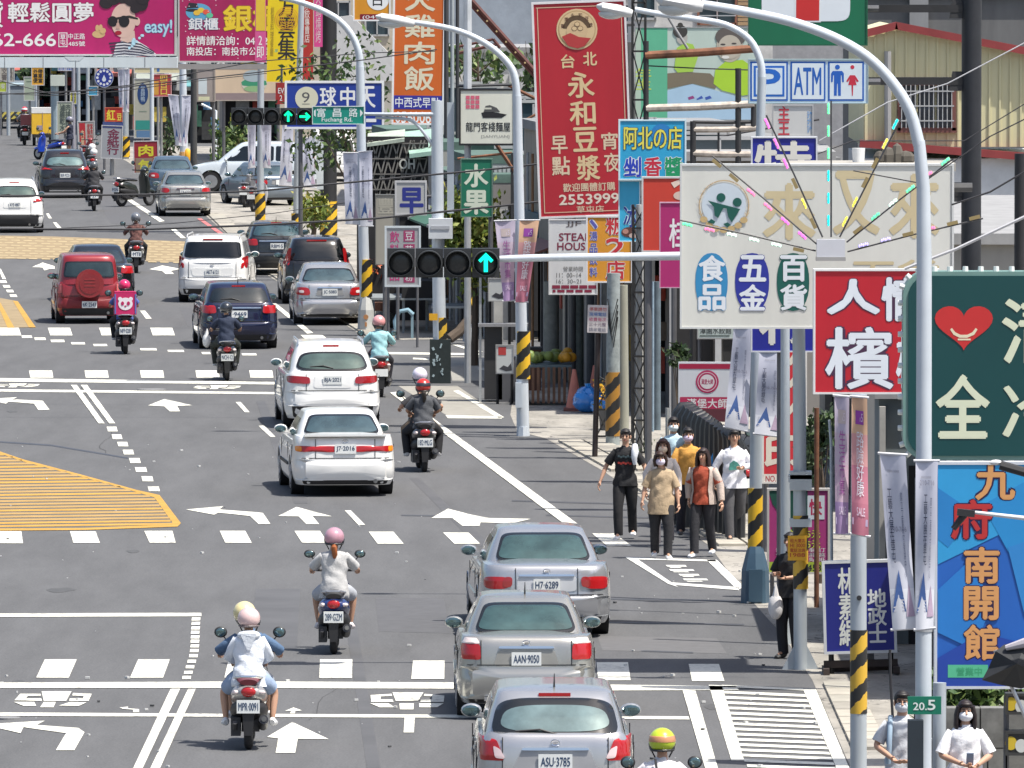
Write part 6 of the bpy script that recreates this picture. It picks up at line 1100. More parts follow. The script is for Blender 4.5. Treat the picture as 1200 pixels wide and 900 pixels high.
b.t('JJF', (663, 259, 681, 266), (.12, .10, .10), .02); b.t('STEAK', (655, 273, 694, 282), (.2, .02, .05), .03); b.t('HOUSE', (653, 284, 692, 293), (.2, .02, .05), .03); b.t('牛排 鐵板麵', (656, 297, 684, 301), (.2, .2, .2), .01); b.t('營業時間', (660, 312, 683, 318), (.15, .15, .15), .01); b.t('11：00~14', (652, 319.5, 681, 325), (.12, .12, .12), .01); b.t('16：30~21', (652, 327, 681, 332), (.12, .12, .12), .01)
for k in range(5): b.r((647 + k * 10.6, 334, 656.4 + k * 10.6, 338), (.22, .02, .05), 'printed_brick'); b.r((642.5 + 5 + k * 10.6 - (5 if k else 0), 339.4, 651 + k * 10.6, 342.6), (.22, .02, .05), 'printed_brick')
b.arm(690, 262, 742, 262, .04)
b = B('sign', 'orange sign with red outlined characters and number two', 'sign', (687, 253, 741, 331), 182, (.70, .30, .03), (.7, .7, .7), .16, .03)
for ch, y0, y1 in (('粄', 254, 275), ('2', 279, 301), ('店', 305, 327)): b.t(ch, (710, y0, 732, y1), (.55, .03, .04), .03, (.75, .7, .62), .07)
for i, ch in enumerate('、湯品飲料'): b.t(ch, (691, 257 + i * 14, 700, 268 + i * 14), (.10, .10, .40), .03, (.7, .7, .7), .06)
b.arm(738, 300, 748, 300, .04); 
b = B('sign', 'bright cyan shaved ice shop sign with yellow and coloured characters', 'sign', (725, 140, 804, 211), 178.5, (.03, .36, .62), (.6, .75, .8), .14, .03); b.d(775, 156, 12, 11, (.02, .2, .5), 'sign_disc')
b.t('阿北の店', (731, 148, 799, 175), (.75, .68, .10), .03, (.02, .05, .08), .07)
for ch, x0, x1, c_ in (('剉', 731, 751, (.02, .05, .45)), ('香', 755, 775, (.55, .02, .05)), ('醬', 779, 800, (.01, .3, .12))): b.t(ch, (x0, 184, x1, 207), c_, .04, (.75, .8, .82), .07)
b.post(790, .05)
b = B('sign', 'lower cyan strip with the character for ice and a small food photo', 'sign', (725, 211.5, 750, 283), 178.6, (.05, .42, .66), (.6, .75, .8), .13, .02); b.t('冰', (731, 240, 747, 266), (.02, .04, .25), .04, (.6, .78, .85), .05); b.d(737, 272, 9, 6, (.12, .05, .04), 'photo_print'); b.d(733, 271, 3.5, 3, (.5, .25, .2), 'photo_print'); b.d(742, 276, 5, 3, (.6, .45, .4), 'photo_print')
b = B('sign', 'plain red sign behind the white store sign', 'sign', (752, 207, 840, 295), 168, (.56, .05, .03), (.55, .55, .55), .2, .03); b.p([(786, 214), (799, 209), (799, 214), (790, 220)], (.75, .6, .5), 'printed_shape'); b.d(797, 229, 8, 5, (.65, .5, .42)); b.post(760, .06)
b = B('sign', 'magenta sign with one white character behind the white store sign', 'sign', (773, 237, 842, 337), 160, (.38, .02, .14), (.5, .3, .4), .16, .015); b.t('桂花', (784, 256, 830, 290), (.72, .70, .72), .03); b.arm(835, 280, 870, 280, .05)
# --- the lattice posts and rusty frame
lm_ = M((.02, .02, .02), .6, n=.2)
def lattice(label, px0, px1, ytop, ybase, Y, step=.58, white=True):
    c = A((px0 + px1) / 2, 500, Y); w_ = (px1 - px0) / (F / Y); zt_ = pxh(ytop, Y); zb = 0; root = thing('lattice_post', label, 'post', (c.x, Y, 0))
    for e in (-1, 1):
        for f_ in (0, 1): bb = MB(); bb.box((e * w_ / 2, f_ * w_, zt_ / 2), (.045, .045, zt_)); bb.build('upright', lm_, root)
    z = .05; 
    while z < zt_ - .1:
        z2 = min(z + step, zt_); bb = MB(); bb.box((0, -.005, z), (w_, .035, .035)); bb.build('cross_bar', lm_, root); bb = MB()
        bb.tube([(-w_ / 2, -.01, z), (w_ / 2, -.01, z2)], .014, 5); bb.tube([(w_ / 2, -.02, z), (-w_ / 2, -.02, z2)], .014, 5); bb.build('brace', lm_, root); z = z2
    return root, w_, zt_
lt, lw, lz = lattice('black lattice sign post with a pale pipe inside, behind the walking man', 742, 757, 240, 520, 177.5)
bb = MB(); bb.tube([(0, lw / 2, 0), (0, lw / 2, lz)], lw * .30, 14); bb.build('inner_pipe', M((.48, .48, .46), .8, n=.3), lt, smooth=True)
lattice('upper black lattice frame beside the red vertical sign', 741, 756, -20, 500, 182, .9)
lattice('short black lattice stub left of the striped concrete pole', 699, 715, 440, 513, 183, .5)
fr = thing('rusty_gantry', 'rusty steel frame of bare sign tubes right of the red vertical sign', 'steel gantry', (A(757, 300, 175).x, 175, 0)); o0 = Vector(fr.location)
rust = M((.20, .085, .045), .85, n=.7, s=4); wrust = M((.50, .44, .38), .85, n=.6, s=5); bkst = M((.025, .025, .027), .6, n=.3)
for p0_, p1_, r_, m_ in (((756, 65), (884, 57), .075, rust), ((757, 127), (884, 122), .07, wrust), ((812, 152), (892, 150), .055, wrust), ((812, 180), (880, 181), .06, wrust), ((757, 48), (757, 140), .05, bkst), ((865, 80), (865, 192), .055, bkst), ((812, 142), (812, 192), .055, bkst), ((883, 122), (883, 148), .05, bkst), ((757, 77), (880, 82), .012, bkst), ((812, 143), (884, 143), .03, bkst), ((842, 152), (842, 180), .02, bkst), ((774, 5), (806, 57), .025, conc[2])):
    bb = MB(); bb.tube([A(*p0_, 175) - o0, mixp(A(*p0_, 175), A(*p1_, 175), .5) - o0 + Vector((0, 0, -.01)), A(*p1_, 175) - o0], r_, 9); bb.build('frame_tube', m_, fr, smooth=True)
for x in (865, 812): bb = MB(); a_ = A(x, 192, 175) - o0; bb.tube([(a_.x, 0, 0), (a_.x, 0, a_.z)], .055, 8); bb.build('post', bkst, fr)
# mural board
b = B('mural_board', 'large faded poster board with two people in lime shirts behind the rusty frame', 'poster', (744, 32, 888, 141), 240, (.50, .58, .52), (.3, .3, .3), .2, .02, bgn=.1)
b.r((745, 33, 782, 140), (.12, .44, .27)); b.r((744.5, 33, 751, 140), (.45, .55, .45)); b.t('年\n生', (744, 80, 763, 105), (.55, .65, .12), .03)
b.p([(782, 140), (782, 106), (810, 98), (882, 118), (882, 140)], (.40, .55, .70), 'roof_print'); b.p([(782, 104), (782, 86), (800, 84), (832, 86), (842, 96), (838, 104), (812, 98)], (.20, .16, .11), 'bench_print')
b.p([(790, 80), (793, 56), (803, 50), (812, 52), (818, 66), (812, 84), (794, 85)], (.38, .58, .08), 'lime_shirt'); b.d(799, 44, 6.5, 8, (.45, .42, .38), 'face'); b.d(797, 37, 8.5, 7.5, (.05, .045, .04), 'hair'); b.d(797, 29.5, 3.2, 3, (.05, .045, .04), 'hair_bun')
b.p([(836, 98), (838, 82), (850, 72), (870, 70), (884, 80), (886, 110), (870, 112), (846, 106)], (.40, .62, .04), 'lime_shirt'); b.d(855, 53, 15.5, 20, (.48, .42, .34), 'face'); b.d(856, 43, 18, 12, (.12, .10, .09), 'hair'); b.d(855, 55, 13.5, 14, (.50, .44, .36), 'face'); b.d(850, 67, 4.5, 1.8, (.75, .72, .68), 'smile'); b.d(847, 52, 3, 1, (.06, .05, .05), 'eye'); b.d(860, 51, 3, 1, (.06, .05, .05), 'eye')
for i in range(3): b.p([(806 + i * 10, 114 + (i % 2) * 2), (812 + i * 10, 112), (814 + i * 10, 115), (807 + i * 10, 117)], ((.3, .05, .2), (.05, .1, .4), (.05, .1, .4))[i], 'brush_mark')
b.post(760, .08); b.post(870, .08)
# --- white store sign with the fan of light strips
b = B('store_sign', 'large white store sign with wreath emblem, tan characters and coloured ovals', 'sign', (797, 192, 1117, 384.5), 125.2, (.66, .66, .61), (.62, .63, .62), .22, .025, bgn=.07)
b.d(848, 240, 26, 26, (.55, .62, .68)); b.ring(848, 240, 29, 1.2, (.5, .36, .2), 'wreath_line')
for sg in (-1, 1):
    for i in range(9):
        t = R(-50 + i * 14) if sg > 0 else R(180 + 50 - i * 14); cx, cy = 848 + 29 * math.cos(t), 240 - 29 * math.sin(t)
        for k in (-1, 1): b.p([(cx, cy + 2), (cx + k * 3.2, cy - 3), (cx + k * 1.2, cy - 1)], (.72, .66, .58) if i > 2 else (.5, .34, .12), 'wreath_leaf')
for i in range(7): t = R(215 + i * 18); b.d(848 + 29 * math.cos(t), 240 - 29 * math.sin(t), 4.4, 3.6, (.52, .38, .18), 'wreath_grain')
GN = (.005, .09, .07); b.d(844.5, 231, 5.2, 5.2, GN); b.d(863.5, 236.5, 5.2, 5.2, GN); b.p([(829, 234.5), (867, 244.5), (857, 260), (853, 254), (851, 244), (847, 243.5), (841, 255), (837, 252), (836, 242)], GN, 'linked_figures'); b.p([(829, 260), (833, 256), (838, 259), (836, 262)], GN, 'linked_figures'); b.p([(847, 262), (852, 260), (856, 263), (852, 266)], GN, 'linked_figures')
TN = (.58, .49, .30); b.t('來', (894, 215, 955, 280), TN, .05); b.t('又', (976, 200, 1030, 274), TN, .05); b.t('來', (1042, 204, 1100, 278), TN, .05); b.t('百貨', (1000, 304, 1100, 340), TN, .03)
for cx, c_, ch, rr_ in ((833.5, (.03, .24, .48), '食品', 19), (881, (.02, .03, .30), '五金', 20), (929, (.005, .10, .08), '百貨', 19)):
    b.d(cx, 330, rr_, 34, c_, 'oval', 2.3); b.t(ch[0], (cx - 15, 299, cx + 16, 329), (.72, .76, .80), .05, c_, .05); b.t(ch[1], (cx - 15, 333, cx + 16, 363), (.72, .76, .80), .05, c_, .05)
b.arm(890, 220, 1140, 220, .06, (.1, .1, .1), .2); b.arm(890, 330, 1010, 330, .05, (.1, .1, .1), .2)
st = thing('light_fan', 'fan of seven thin rods with small coloured lights on a white box', 'decoration light', A(973, 306, 124.0)); o0 = Vector(st.location)
L_ = lambda x, y, dy=0: A(x, y, 124.0) - o0 + Vector((0, dy, 0))
bb = MB(); a_, c_ = L_(957, 278), L_(990, 306); bb.box(((a_.x + c_.x) / 2, 0, (a_.z + c_.z) / 2), (c_.x - a_.x, .16, abs(a_.z - c_.z) - .05)); bb.build('control_box', M((.60, .62, .66), .5, n=.08), st); bb = MB(); bb.box(((a_.x + c_.x) / 2, 0, .03), ((c_.x - a_.x) * 1.05, .18, .05)); bb.build('box_base', M((.35, .35, .34), .6), st)
def led(c): return M(c, .4, n=0, em=1.3)
pal = {'r': (.9, .15, .3), 'p': (.95, .12, .55), 'c': (.0, .75, .7), 'g': (.1, .8, .3), 'y': (.8, .65, .05), 'w': (.6, .9, .7), 'o': (.35, .26, .10), 'v': (.4, .35, .8)}
for (x0, y0), (x1, y1), sq in (((956, 294), (797, 258), 'owwwrg'), ((957, 286), (835, 183), 'pprroo'), ((964, 278), (898, 135), 'oyoppp'), ((974, 278), (974, 118), 'cccggg'), ((984, 278), (1056, 139), 'yyooyc'), ((992, 284), (1117, 186), 'ogwgrg'), ((993, 295), (1152, 256), 'vvoroo')):
    bb = MB(); bb.tube([L_(x0, y0), mixp(L_(x0, y0), L_(x1, y1), .5) + Vector((0, -.01, .012)), L_(x1, y1)], .011, 6); rod = bb.build('rod', M((.05, .05, .055), .5), st); d = (L_(x1, y1) - L_(x0, y0)); n = len(sq); an = math.atan2(d.z, d.x)
    for i, ch in enumerate(sq):
        p_ = L_(x0, y0) + d * ((i + .75) / (n + .1)) + Vector((0, -.02, 0)); up_ = Vector((-math.sin(an), 0, math.cos(an))) * .035
        bb = MB(); bb.box(p_ + up_, (.14, .012, .045), ry=-an); o = bb.build('lamp_strip', M((.30, .23, .10), .5) if ch == 'o' else M((.5, .5, .5), .4), rod)
        if ch != 'o': bb = MB(); [bb.ell(p_ + up_ + d.normalized() * (k * .026) + Vector((0, -.012, .008 * (k % 2))), (.012, .008, .02), 6, 4) for k in (-2, -1, 0, 1, 2)]; o2 = bb.build('lamp', led(pal[ch]), rod)
# --- red betel sign, green neon sign
b = B('sign', 'red sign with large white dark-edged characters below the light fan', 'sign', (953, 315, 1100, 461), 122.5, (.48, .012, .025), (.68, .68, .68), .25, .025)
b.t('人', (969, 327, 1030, 367), (.70, .74, .80), .07, (.06, .02, .06), .06); b.t('情', (1033, 325, 1078, 375), (.70, .74, .80), .06, (.06, .02, .06), .06); b.t('檳', (967, 383, 1046, 455), (.70, .74, .80), .028, (.06, .02, .06), .05); b.t('榔', (1050, 385, 1096, 455), (.7, .74, .8), .045); b.post(1092, .06)
Yn = 111.5; nb_ = Board('neon_sign', 'big dark green rounded sign with red smiling heart and a rim of white bulbs', 'sign', (1057, 317, 1330, 538), Yn, (0, 0, 0), None, .4, panel=False); Sn = nb_.S
def rr_poly(x0, y0, x1, y1, r):
    out = []
    for cx, cy, a0 in ((x1 - r, y0 + r, 0), (x0 + r, y0 + r, 90), (x0 + r, y1 - r, 180), (x1 - r, y1 - r, 270)):
        for i in range(8): t = R(a0 + i * 90 / 7); out.append((cx + r * math.cos(t), cy - r * math.sin(t)))
    return out
outp = rr_poly(1057, 317, 1330, 538, 28)
bb = MB(); bb.prism([nb_.l(*p_) for p_ in outp], -.2, .2); bb.build('sign_body', M((.16, .28, .25), .5, n=.1), nb_.o)
bb = MB(); bb.prism([nb_.l(*p_) for p_ in rr_poly(1063, 322, 1324, 533, 24)], -.215, -.18); bb.build('panel', M((.008, .060, .062), .35, n=.08, s=1), nb_.o); nb_.lay = 0; nb_.th = .432
hp = [(1128 + 34 * (16 * math.sin(t) ** 3) / 16, 379 - 28 * (13 * math.cos(t) - 5 * math.cos(2 * t) - 2 * math.cos(3 * t) - math.cos(4 * t)) / 15.5) for t in [i / 40 * 6.2832 for i in range(40)]]
nb_.p(hp, (.55, .025, .025), 'heart'); nb_.p([(1112, 385), (1114, 383), (1118, 388), (1124, 391), (1132, 391), (1138, 388), (1142, 383), (1144, 385), (1140, 391), (1132, 394.5), (1123, 394.5), (1116, 391)], (.75, .68, .48), 'smile'); nb_.r((1121, 395.5, 1136, 397.5), (.75, .68, .48), 'smile')
CRm = (.66, .70, .52); nb_.t('清', (1173, 348, 1248, 425), CRm, .03); nb_.t('全', (1096, 438, 1158, 512), CRm, .045); nb_.t('冷', (1174, 448, 1248, 514), CRm, .03)
k = 0
for i in range(len(outp)):
    p0_, p1_ = Vector(outp[i]), Vector(outp[(i + 1) % len(outp)]); L2 = (p1_ - p0_).length; n = max(1, round(L2 / 17.5))
    for j in range(n):
        p_ = p0_ + (p1_ - p0_) * ((j + .5) / n); 
        if L2 < 8 and k % 2: k += 1; continue
        k += 1; d = (p1_ - p0_).normalized(); nx, ny = d.y, -d.x; cx_, cy_ = nb_.l(p_.x, p_.y)
        if p_.x > 1215: continue
        s_ = 1 if (p_.x - 1193) * nx + (p_.y - 427) * ny > 0 else -1
        bb = MB(); bb.tube([(cx_, -.1, cy_), (cx_ + s_ * nx * .055, -.1, cy_ - s_ * ny * .055)], [.034, .030], 8); bb.build('bulb', M((.72, .74, .72), .35, n=.05), nb_.o, smooth=True)
nb_.arm(1190, 340, 1420, 340, .06, (.1, .1, .1), .3); nb_.arm(1190, 500, 1420, 500, .06, (.1, .1, .1), .3)
# --- blue signs bottom right
b = B('sign', 'large blue sign with orange outlined characters and faceted background at the right edge', 'sign', (1094.5, 540, 1262, 806), 103.2, (.02, .13, .50), (.60, .63, .68), .2, .03, bgn=.1)
for pts, c_ in ((((1098, 542), (1262, 542), (1262, 640), (1180, 620), (1098, 660)), (.03, .33, .66)), (((1098, 570), (1142, 600), (1110, 640), (1098, 630)), (.02, .22, .55)), (((1150, 590), (1205, 560), (1262, 610), (1200, 680)), (.02, .26, .60)), (((1098, 690), (1130, 660), (1165, 700), (1140, 760), (1098, 740)), (.02, .20, .58)), (((1180, 640), (1225, 625), (1262, 660), (1262, 740), (1200, 720)), (.03, .24, .6)), (((1098, 770), (1150, 740), (1262, 770), (1262, 804), (1098, 804)), (.015, .06, .36))): b.p(pts, c_, 'facet_print')
OR = (.68, .33, .12); DK = (.02, .01, .06)
for ch, r_, c_ in (('九', (1142, 541, 1188, 584), OR), ('府', (1114, 584, 1161, 630), (.50, .03, .03)), ('南', (1129, 640, 1170, 682), OR), ('開', (1129, 686, 1169, 725), OR), ('館', (1129, 731, 1170, 772), OR)): b.t(ch, r_, c_, .045, DK, .06)
b.r((1110, 778, 1157, 793), (.10, .50, .28), 'green_plaque'); b.t('營業中', (1120, 781, 1150, 791), (.05, .38, .18), .02); b.post(1104, .05, (.5, .5, .5)); b.post(1107, .05, (.5, .5, .5)) if 0 else b.post(1240, .05)
b = B('standing_sign', 'tilted blue sign with white characters on a dark wheeled stand', 'sign', (966, 656, 1051, 765), 125.8, (.012, .018, .22), (.62, .64, .66), .12, .035, ry=-1.6)
b.t('林\n素\n絹', (984, 664, 1003, 756), (.68, .70, .66), .045); b.t('地\n政\n士', (1018, 690, 1040, 753), (.72, .74, .74), .04)
for x in (974, 1044): b.post(x, .035, (.03, .03, .03), .05)
bb = MB(); z0_ = -b.o.location.z; bb.box((0, .05, z0_ + .14), (.95, .09, .09)); bb.box((0, .35, z0_ + .06), (.95, .08, .08)); 
for e in (-.45, .45): bb.box((e, .1, z0_ + .06), (.08, .7, .08))
bb.build('stand', M((.05, .035, .03), .7), b.o)
# --- signs around the print shop
b = B('sign', 'red vertical print shop sign with cream characters', 'sign', (893, 385, 945, 566), 150, (.50, .02, .03), (.6, .58, .54), .2, .03); b.t('影', (899, 402, 941, 486), (.62, .56, .46), .03); b.t('印', (896, 508, 938, 551), (.62, .56, .46), .05); b.r((894, 555, 944, 565.5), (.6, .56, .5)); b.t('NO.128', (897, 557, 920, 564), (.4, .02, .03), .02); b.post(898, .04)
b = B('sign', 'tall royal blue sign seen above and below the white store sign', 'sign', (880, 160, 957, 412), 134, (.015, .02, .26), (.62, .63, .66), .2, .02); b.t('特', (884, 165, 950, 215), (.66, .64, .58), .04); b.t('布', (890, 350, 945, 409), (.66, .64, .58), .05); b.t('價', (884, 235, 950, 295), (.66, .64, .58), .04); b.post(915, .05)
b = B('sign', 'small white sign with red characters above the royal blue sign', 'sign', (905, 123, 953, 160), 136, (.55, .55, .53), (.4, .4, .4), .1, .02); b.t('主\n王', (912, 124, 925, 158), (.5, .04, .06), .04); b.t('影印', (946, 130, 951, 156), (.1, .3, .6), .01); b.post(938, .04)
b = B('sign', 'pink and dark green print price board', 'sign', (899, 572, 972, 672), 140, (.36, .04, .18), (.5, .48, .45), .15, .03); b.p([(900, 573), (932, 573), (926, 618), (916, 606), (905, 590)], (.01, .07, .05)); b.r((928, 573, 946, 640), (.01, .07, .05)); b.r((900, 658, 971, 671.5), (.32, .42, .04)); b.r((946, 580, 966, 608), (.55, .60, .65)); b.t('快', (948, 584, 963, 603), (.4, .02, .08), .04)
b.t('黑白   .5元', (911, 620, 961, 630), (.6, .62, .1), .02, Bk, .05); b.t('彩色   .5元', (911, 632, 961, 642), (.6, .62, .1), .02, Bk, .05)
for i, t_ in enumerate(('影印輸出裝訂', '傳真掃描膠裝', '護貝名片貼紙')): b.t(t_, (909, 641.5 + i * 5.6, 967, 646.4 + i * 5.6), (.62, .62, .62), .02)
b.t('04      0458', (913, 661, 962, 669), Bk, .03); b.post(905, .03)
b = B('sign', 'white banner-like burger shop sign with maroon bands and round emblem', 'sign', (795, 424, 858, 494), 165, (.60, .62, .66), None, .12, ry=0, rz=-4); b.r((796, 426, 857, 432), (.34, .01, .05)); b.r((797, 465, 857, 479), (.40, .02, .08)); b.d(829, 447, 13.5, 13.5, (.42, .02, .10)); b.d(829, 447, 8.5, 8.5, (.62, .58, .60)); b.t('漢堡大師', (822, 444, 836, 450), (.42, .02, .10), .03); b.ring(829, 447, 11, .8, (.62, .5, .55)); b.t('漢堡大師', (805, 467, 853, 478), (.68, .66, .66), .03); b.r((797, 479, 857, 494), (.10, .02, .03)); b.post(800, .03); b.post(853, .03)
b = B('sign', 'small pale signboard with dark characters under the white store sign', 'sign', (817, 375, 862, 397), 170, (.45, .52, .50), (.3, .3, .3), .1, .02); b.t('潭園水餃館', (820, 383, 857, 391), (.06, .07, .07), .02); b.r((820, 392.5, 855, 394), (.12, .15, .14), 'small_print'); b.post(820, .03)
b = B('paper_notice', 'small paper notice with red and blue writing on a dark post', 'notice', (688, 357.5, 712, 390), 176, (.60, .56, .55), None, .03, ry=1.5)
for i, (t_, c_) in enumerate((('停車請勿', (.5, .1, .1)), ('現場電話', (.1, .2, .45)), ('收費每次', (.45, .12, .2)), ('三十元整', (.2, .15, .2)), ('請來電話', (.2, .2, .25)))): b.t(t_, (690, 360 + i * 6, 710, 364.5 + i * 6), c_, .02)
b.post(701, .05, (.05, .04, .04))
# menu stand by the corner
for rect, Y_, l_ in (((572, 326, 599, 353), 198, 'white menu poster with black figures hung high on the corner stand'), ((581, 404, 602, 438), 196, 'white menu poster with red stamp low on the corner stand')):
    b = B('poster', l_, 'poster', rect, Y_, (.5, .52, .52), (.3, .3, .3), .05, .02); x0, y0, x1, y1 = rect
    b.r((x0 + 3, y0 + 2.5, x0 + 12, y0 + 12), (.42, .04, .04), 'stamp') if Y_ == 196 else None
    b.p([(x0 + 4, y1 - 6), (x0 + 9, y1 - 10), (x0 + 14, y1 - 8), (x0 + 19, y1 - 14), (x1 - 3, y1 - 12), (x1 - 2, y1 - 4), (x0 + 12, y1 - 3)], (.04, .04, .05), 'figure_drawing'); b.post(x0 + 2, .03, Bk) ; b.post(x1 - 2, .03, Bk)
cb = thing('cabinet', 'dark drink stand cabinet with white counter at the street corner', 'stand', (A(585, 450, 197).x, 197, 0)); bb = MB(); bb.box((-.12, .3, .8), (.36, .6, 1.5)); bb.build('door_panel', M((.03, .03, .032), .5), cb); bb = MB(); bb.box((.22, .3, .45), (.5, .6, .9)); bb.build('counter', M((.1, .1, .11), .5), cb)
for x in (-.38, .5): bb = MB(); bb.box((x, .02, 1.35), (.05, .05, 2.7)); bb.build('stand_post', M((.4, .42, .43), .4, .4), cb)
bb = MB(); bb.box((.08, .1, 1.55), (1.0, .5, .06)); bb.box((.08, .1, 2.65), (1.0, .5, .05)); bb.build('shelf', M((.25, .25, .26), .5), cb)
# --- frames on the black column, P ATM WC sign, convenience sign
bc = thing('sign_column', 'thick black column with cross arms carrying the convenience store signs', 'column', (A(1138, 300, 152).x, 152, 0)); zt = pxh(-30, 152); bb = MB(); bb.tube([(0, 0, 0), (0, 0, zt)], .155, 20); bb.build('column', M((.022, .024, .03), .45, n=.3), bc, smooth=True)
for y, y2 in ((10, 10), (95, 95), (225, 226)):
    z = pxh(y, 152); bb = MB(); bb.box((-.82, 0, z), (1.6, .12, .12)); bb.box((-.22, 0, z), (.25, .12, .3), ry=0, taper=.6); bb.build('cross_arm', bkst, bc)
b = B('store_sign', 'green convenience store sign with white panel and big red stroke', 'sign', (877, -40, 1016, 53), 151, (.005, .13, .06), (.01, .10, .05), .3, .02); b.d(944, -20, 52, 45, (.66, .70, .74), 'white_panel', 9); b.p([(931, -40), (962, -40), (961.5, 26), (930.5, 26)], (.68, .70, .72)); b.p([(933, -40), (960, -40), (959.5, 24), (932.5, 24)], (.52, .02, .02), 'red_stroke'); b.arm(1000, 10, 1030, 10, .05)
b = B('store_sign', 'white and blue sign with P, ATM and restroom figures', 'sign', (877, 69.5, 1017, 121), 150.2, (.55, .68, .78), (.3, .4, .42), .25, .015)
for x0, x1 in ((879, 923), (926, 967), (970, 1012)): b.r((x0, 72, x1, 118), (.01, .10, .42)); b.r((x0 + 2, 74, x1 - 2, 116), (.62, .70, .76))
b.r((883, 77, 919, 113), (.01, .12, .50)); b.r((885.5, 79.5, 916.5, 110.5), (.60, .70, .78)); b.t('P', (888, 81, 914, 110), (.01, .12, .50), .04); b.t('ATM', (930, 79, 962, 111), (.01, .10, .42), .03)
BL = (.01, .10, .45); b.d(981, 78.5, 2.8, 2.8, BL); b.p([(975.5, 83), (986.5, 83), (988.5, 86), (988.5, 96), (986.5, 96), (986, 88), (985, 88), (985, 112), (981.8, 112), (981.4, 98), (980.6, 98), (980.2, 112), (977, 112), (977, 88), (976, 88), (975.5, 96), (973.5, 96), (973.5, 86)], BL, 'man_figure')
RW = (.5, .02, .05); b.d(998.5, 78.5, 2.3, 2.3, RW); b.p([(995.5, 88), (1001.5, 88), (1006, 95), (1003.8, 96), (1001.5, 92.5), (1003.5, 99.5), (999.6, 99.5), (999, 112), (998, 112), (997.4, 99.5), (993.5, 99.5), (995.5, 92.5), (993.2, 96), (991.2, 95)], RW, 'woman_figure'); b.post(893, .04); b.arm(1005, 96, 1032, 96, .05)
# --- far small signs, top left
def small(label, rect, Y, bg, items=(), frame=(.5, .5, .5), **k):
    b = B('sign', label, 'sign', rect, Y, bg, frame, .12, k.pop('fw', .03), group='small signs at the far end of the road', **k)
    for it in items: (b.t if it[0] == 't' else b.r if it[0] == 'r' else b.d)(*it[1:])
    b.post((rect[0] + rect[2]) / 2, .05, (.3, .3, .3)); return b
small('small orange sign with six black characters far away', (37, 78, 52, 100), 425, (.65, .33, .03), [('t', '外帶\n專車\n便當', (39, 81, 50, 97), Bk, .04)])
b = B('club_sign', 'round navy club sign with white teeth ring and drop', 'sign', (111.5, 80, 132.5, 102.5), 380, (.012, .03, .24), None, .1, panel=False); b.d(122, 91, 11, 11.5, (.35, .4, .5)); b.d(122, 91, 10.3, 10.8, (.012, .03, .24)); 
for i in range(12): b.d(122 + 7.8 * math.cos(i * .5236), 91 + 8.2 * math.sin(i * .5236), 1.5, 1.5, (.6, .62, .66), 'ring_character')
b.d(122, 93, 2.3, 2.6, (.6, .65, .7)); b.p([(120, 92), (122, 87.5), (124, 92)], (.6, .65, .7)); b.post(122, .05)
small('red and yellow 紅 sign above the joss paper sign', (123, 126, 143.5, 142.5), 372, (.48, .03, .02), [('t', '紅', (125, 128.5, 135, 141), (.72, .58, .05), .05), ('t', '豆', (137, 133, 143, 141), (.72, .6, .08), .04)], (.5, .1, .05))
small('grey joss paper shop sign with maroon characters', (118, 147, 143, 186), 371, (.32, .33, .35), [('t', '金\n紙\n行', (125, 151, 139, 181), (.16, .02, .05), .04), ('r', (119, 143, 143, 150), (.05, .07, .2))], ry=2)
b = small('red board reading 肉包 in yellow characters', (157, 165, 186, 203), 345, (.30, .02, .03), [('t', '肉', (163, 170, 180, 183), (.62, .55, .03), .06), ('r', (159, 185, 184, 202), (.26, .18, .12)), ('t', '包', (162, 187, 180, 200), (.55, .52, .04), .06)], ry=-1)
b = small('tall pale sign with a navy oval and green foot', (157, 92, 177, 162), 362, (.40, .40, .33), [('d', 167.5, 110, 6.3, 12.5, (.015, .05, .16)), ('t', '當\n歸\n鴨', (165, 101, 170, 119), (.4, .5, .6), .01), ('r', (159, 141, 176, 152), (.03, .26, .22)), ('r', (160, 153, 176, 161), (.1, .2, .35)), ('r', (163, 130, 172, 131), (.2, .25, .2))])
small('red and yellow vertical sign beside the pale tall one', (176.5, 87, 201, 113), 361, (.40, .05, .05), [('r', (177, 95, 186, 111), (.6, .3, .05)), ('t', '四\n日\n口', (188, 88, 196, 111), (.68, .5, .08), .04)], (.6, .3, .3))
small('pale yellow shop strip under the beam', (157, 79, 213, 86), 366, (.62, .55, .34), [('r', (184, 80, 187, 84), (.05, .15, .4))])
small('pale price board with dark character grid', (67, 119, 85, 156), 400, (.38, .42, .33), [('t', '滷肉\n雞排\n乾麵\n水餃', (70, 122, 83, 154), (.07, .09, .08), .05)])
small('red and white board leaning beside the price board', (92, 142, 112, 178), 388, (.45, .42, .38), [('r', (94, 144, 101, 177), (.42, .02, .03)), ('t', '肉\n羹', (95.5, 152, 99.5, 170), (.65, .5, .3), .03), ('t', '便當\n麵食\n飲料', (103, 145, 110, 164), (.4, .03, .03), .03)], ry=-2)
small('tiny yellow sign over the price board', (82, 108, 90, 122), 402, (.6, .55, .05), [('t', '公\n告', (83.5, 110, 88.5, 120), (.1, .1, .05), .03)])
small('lime sign at the left edge under the billboard beam', (-6, 95, 8, 108), 440, (.42, .5, .06), [('t', '早餐', (-4, 98, 6, 104), (.6, .62, .5), .03)])
small('pale green door sign far away on the left', (28, 90, 41, 118), 430, (.36, .42, .32), [('r', (31, 95, 38, 96), (.15, .2, .15))])
small('small cyan sign beside the round club sign', (103, 101, 115, 112), 392, (.05, .35, .55), [('r', (105, 104, 112, 107), (.5, .6, .6))])
small('pale character sign behind the shop poles at the far left', (0, 78, 17, 96), 452, (.45, .42, .36), [('t', '文具\n書局', (2, 80, 15, 94), (.15, .13, .12), .03)])
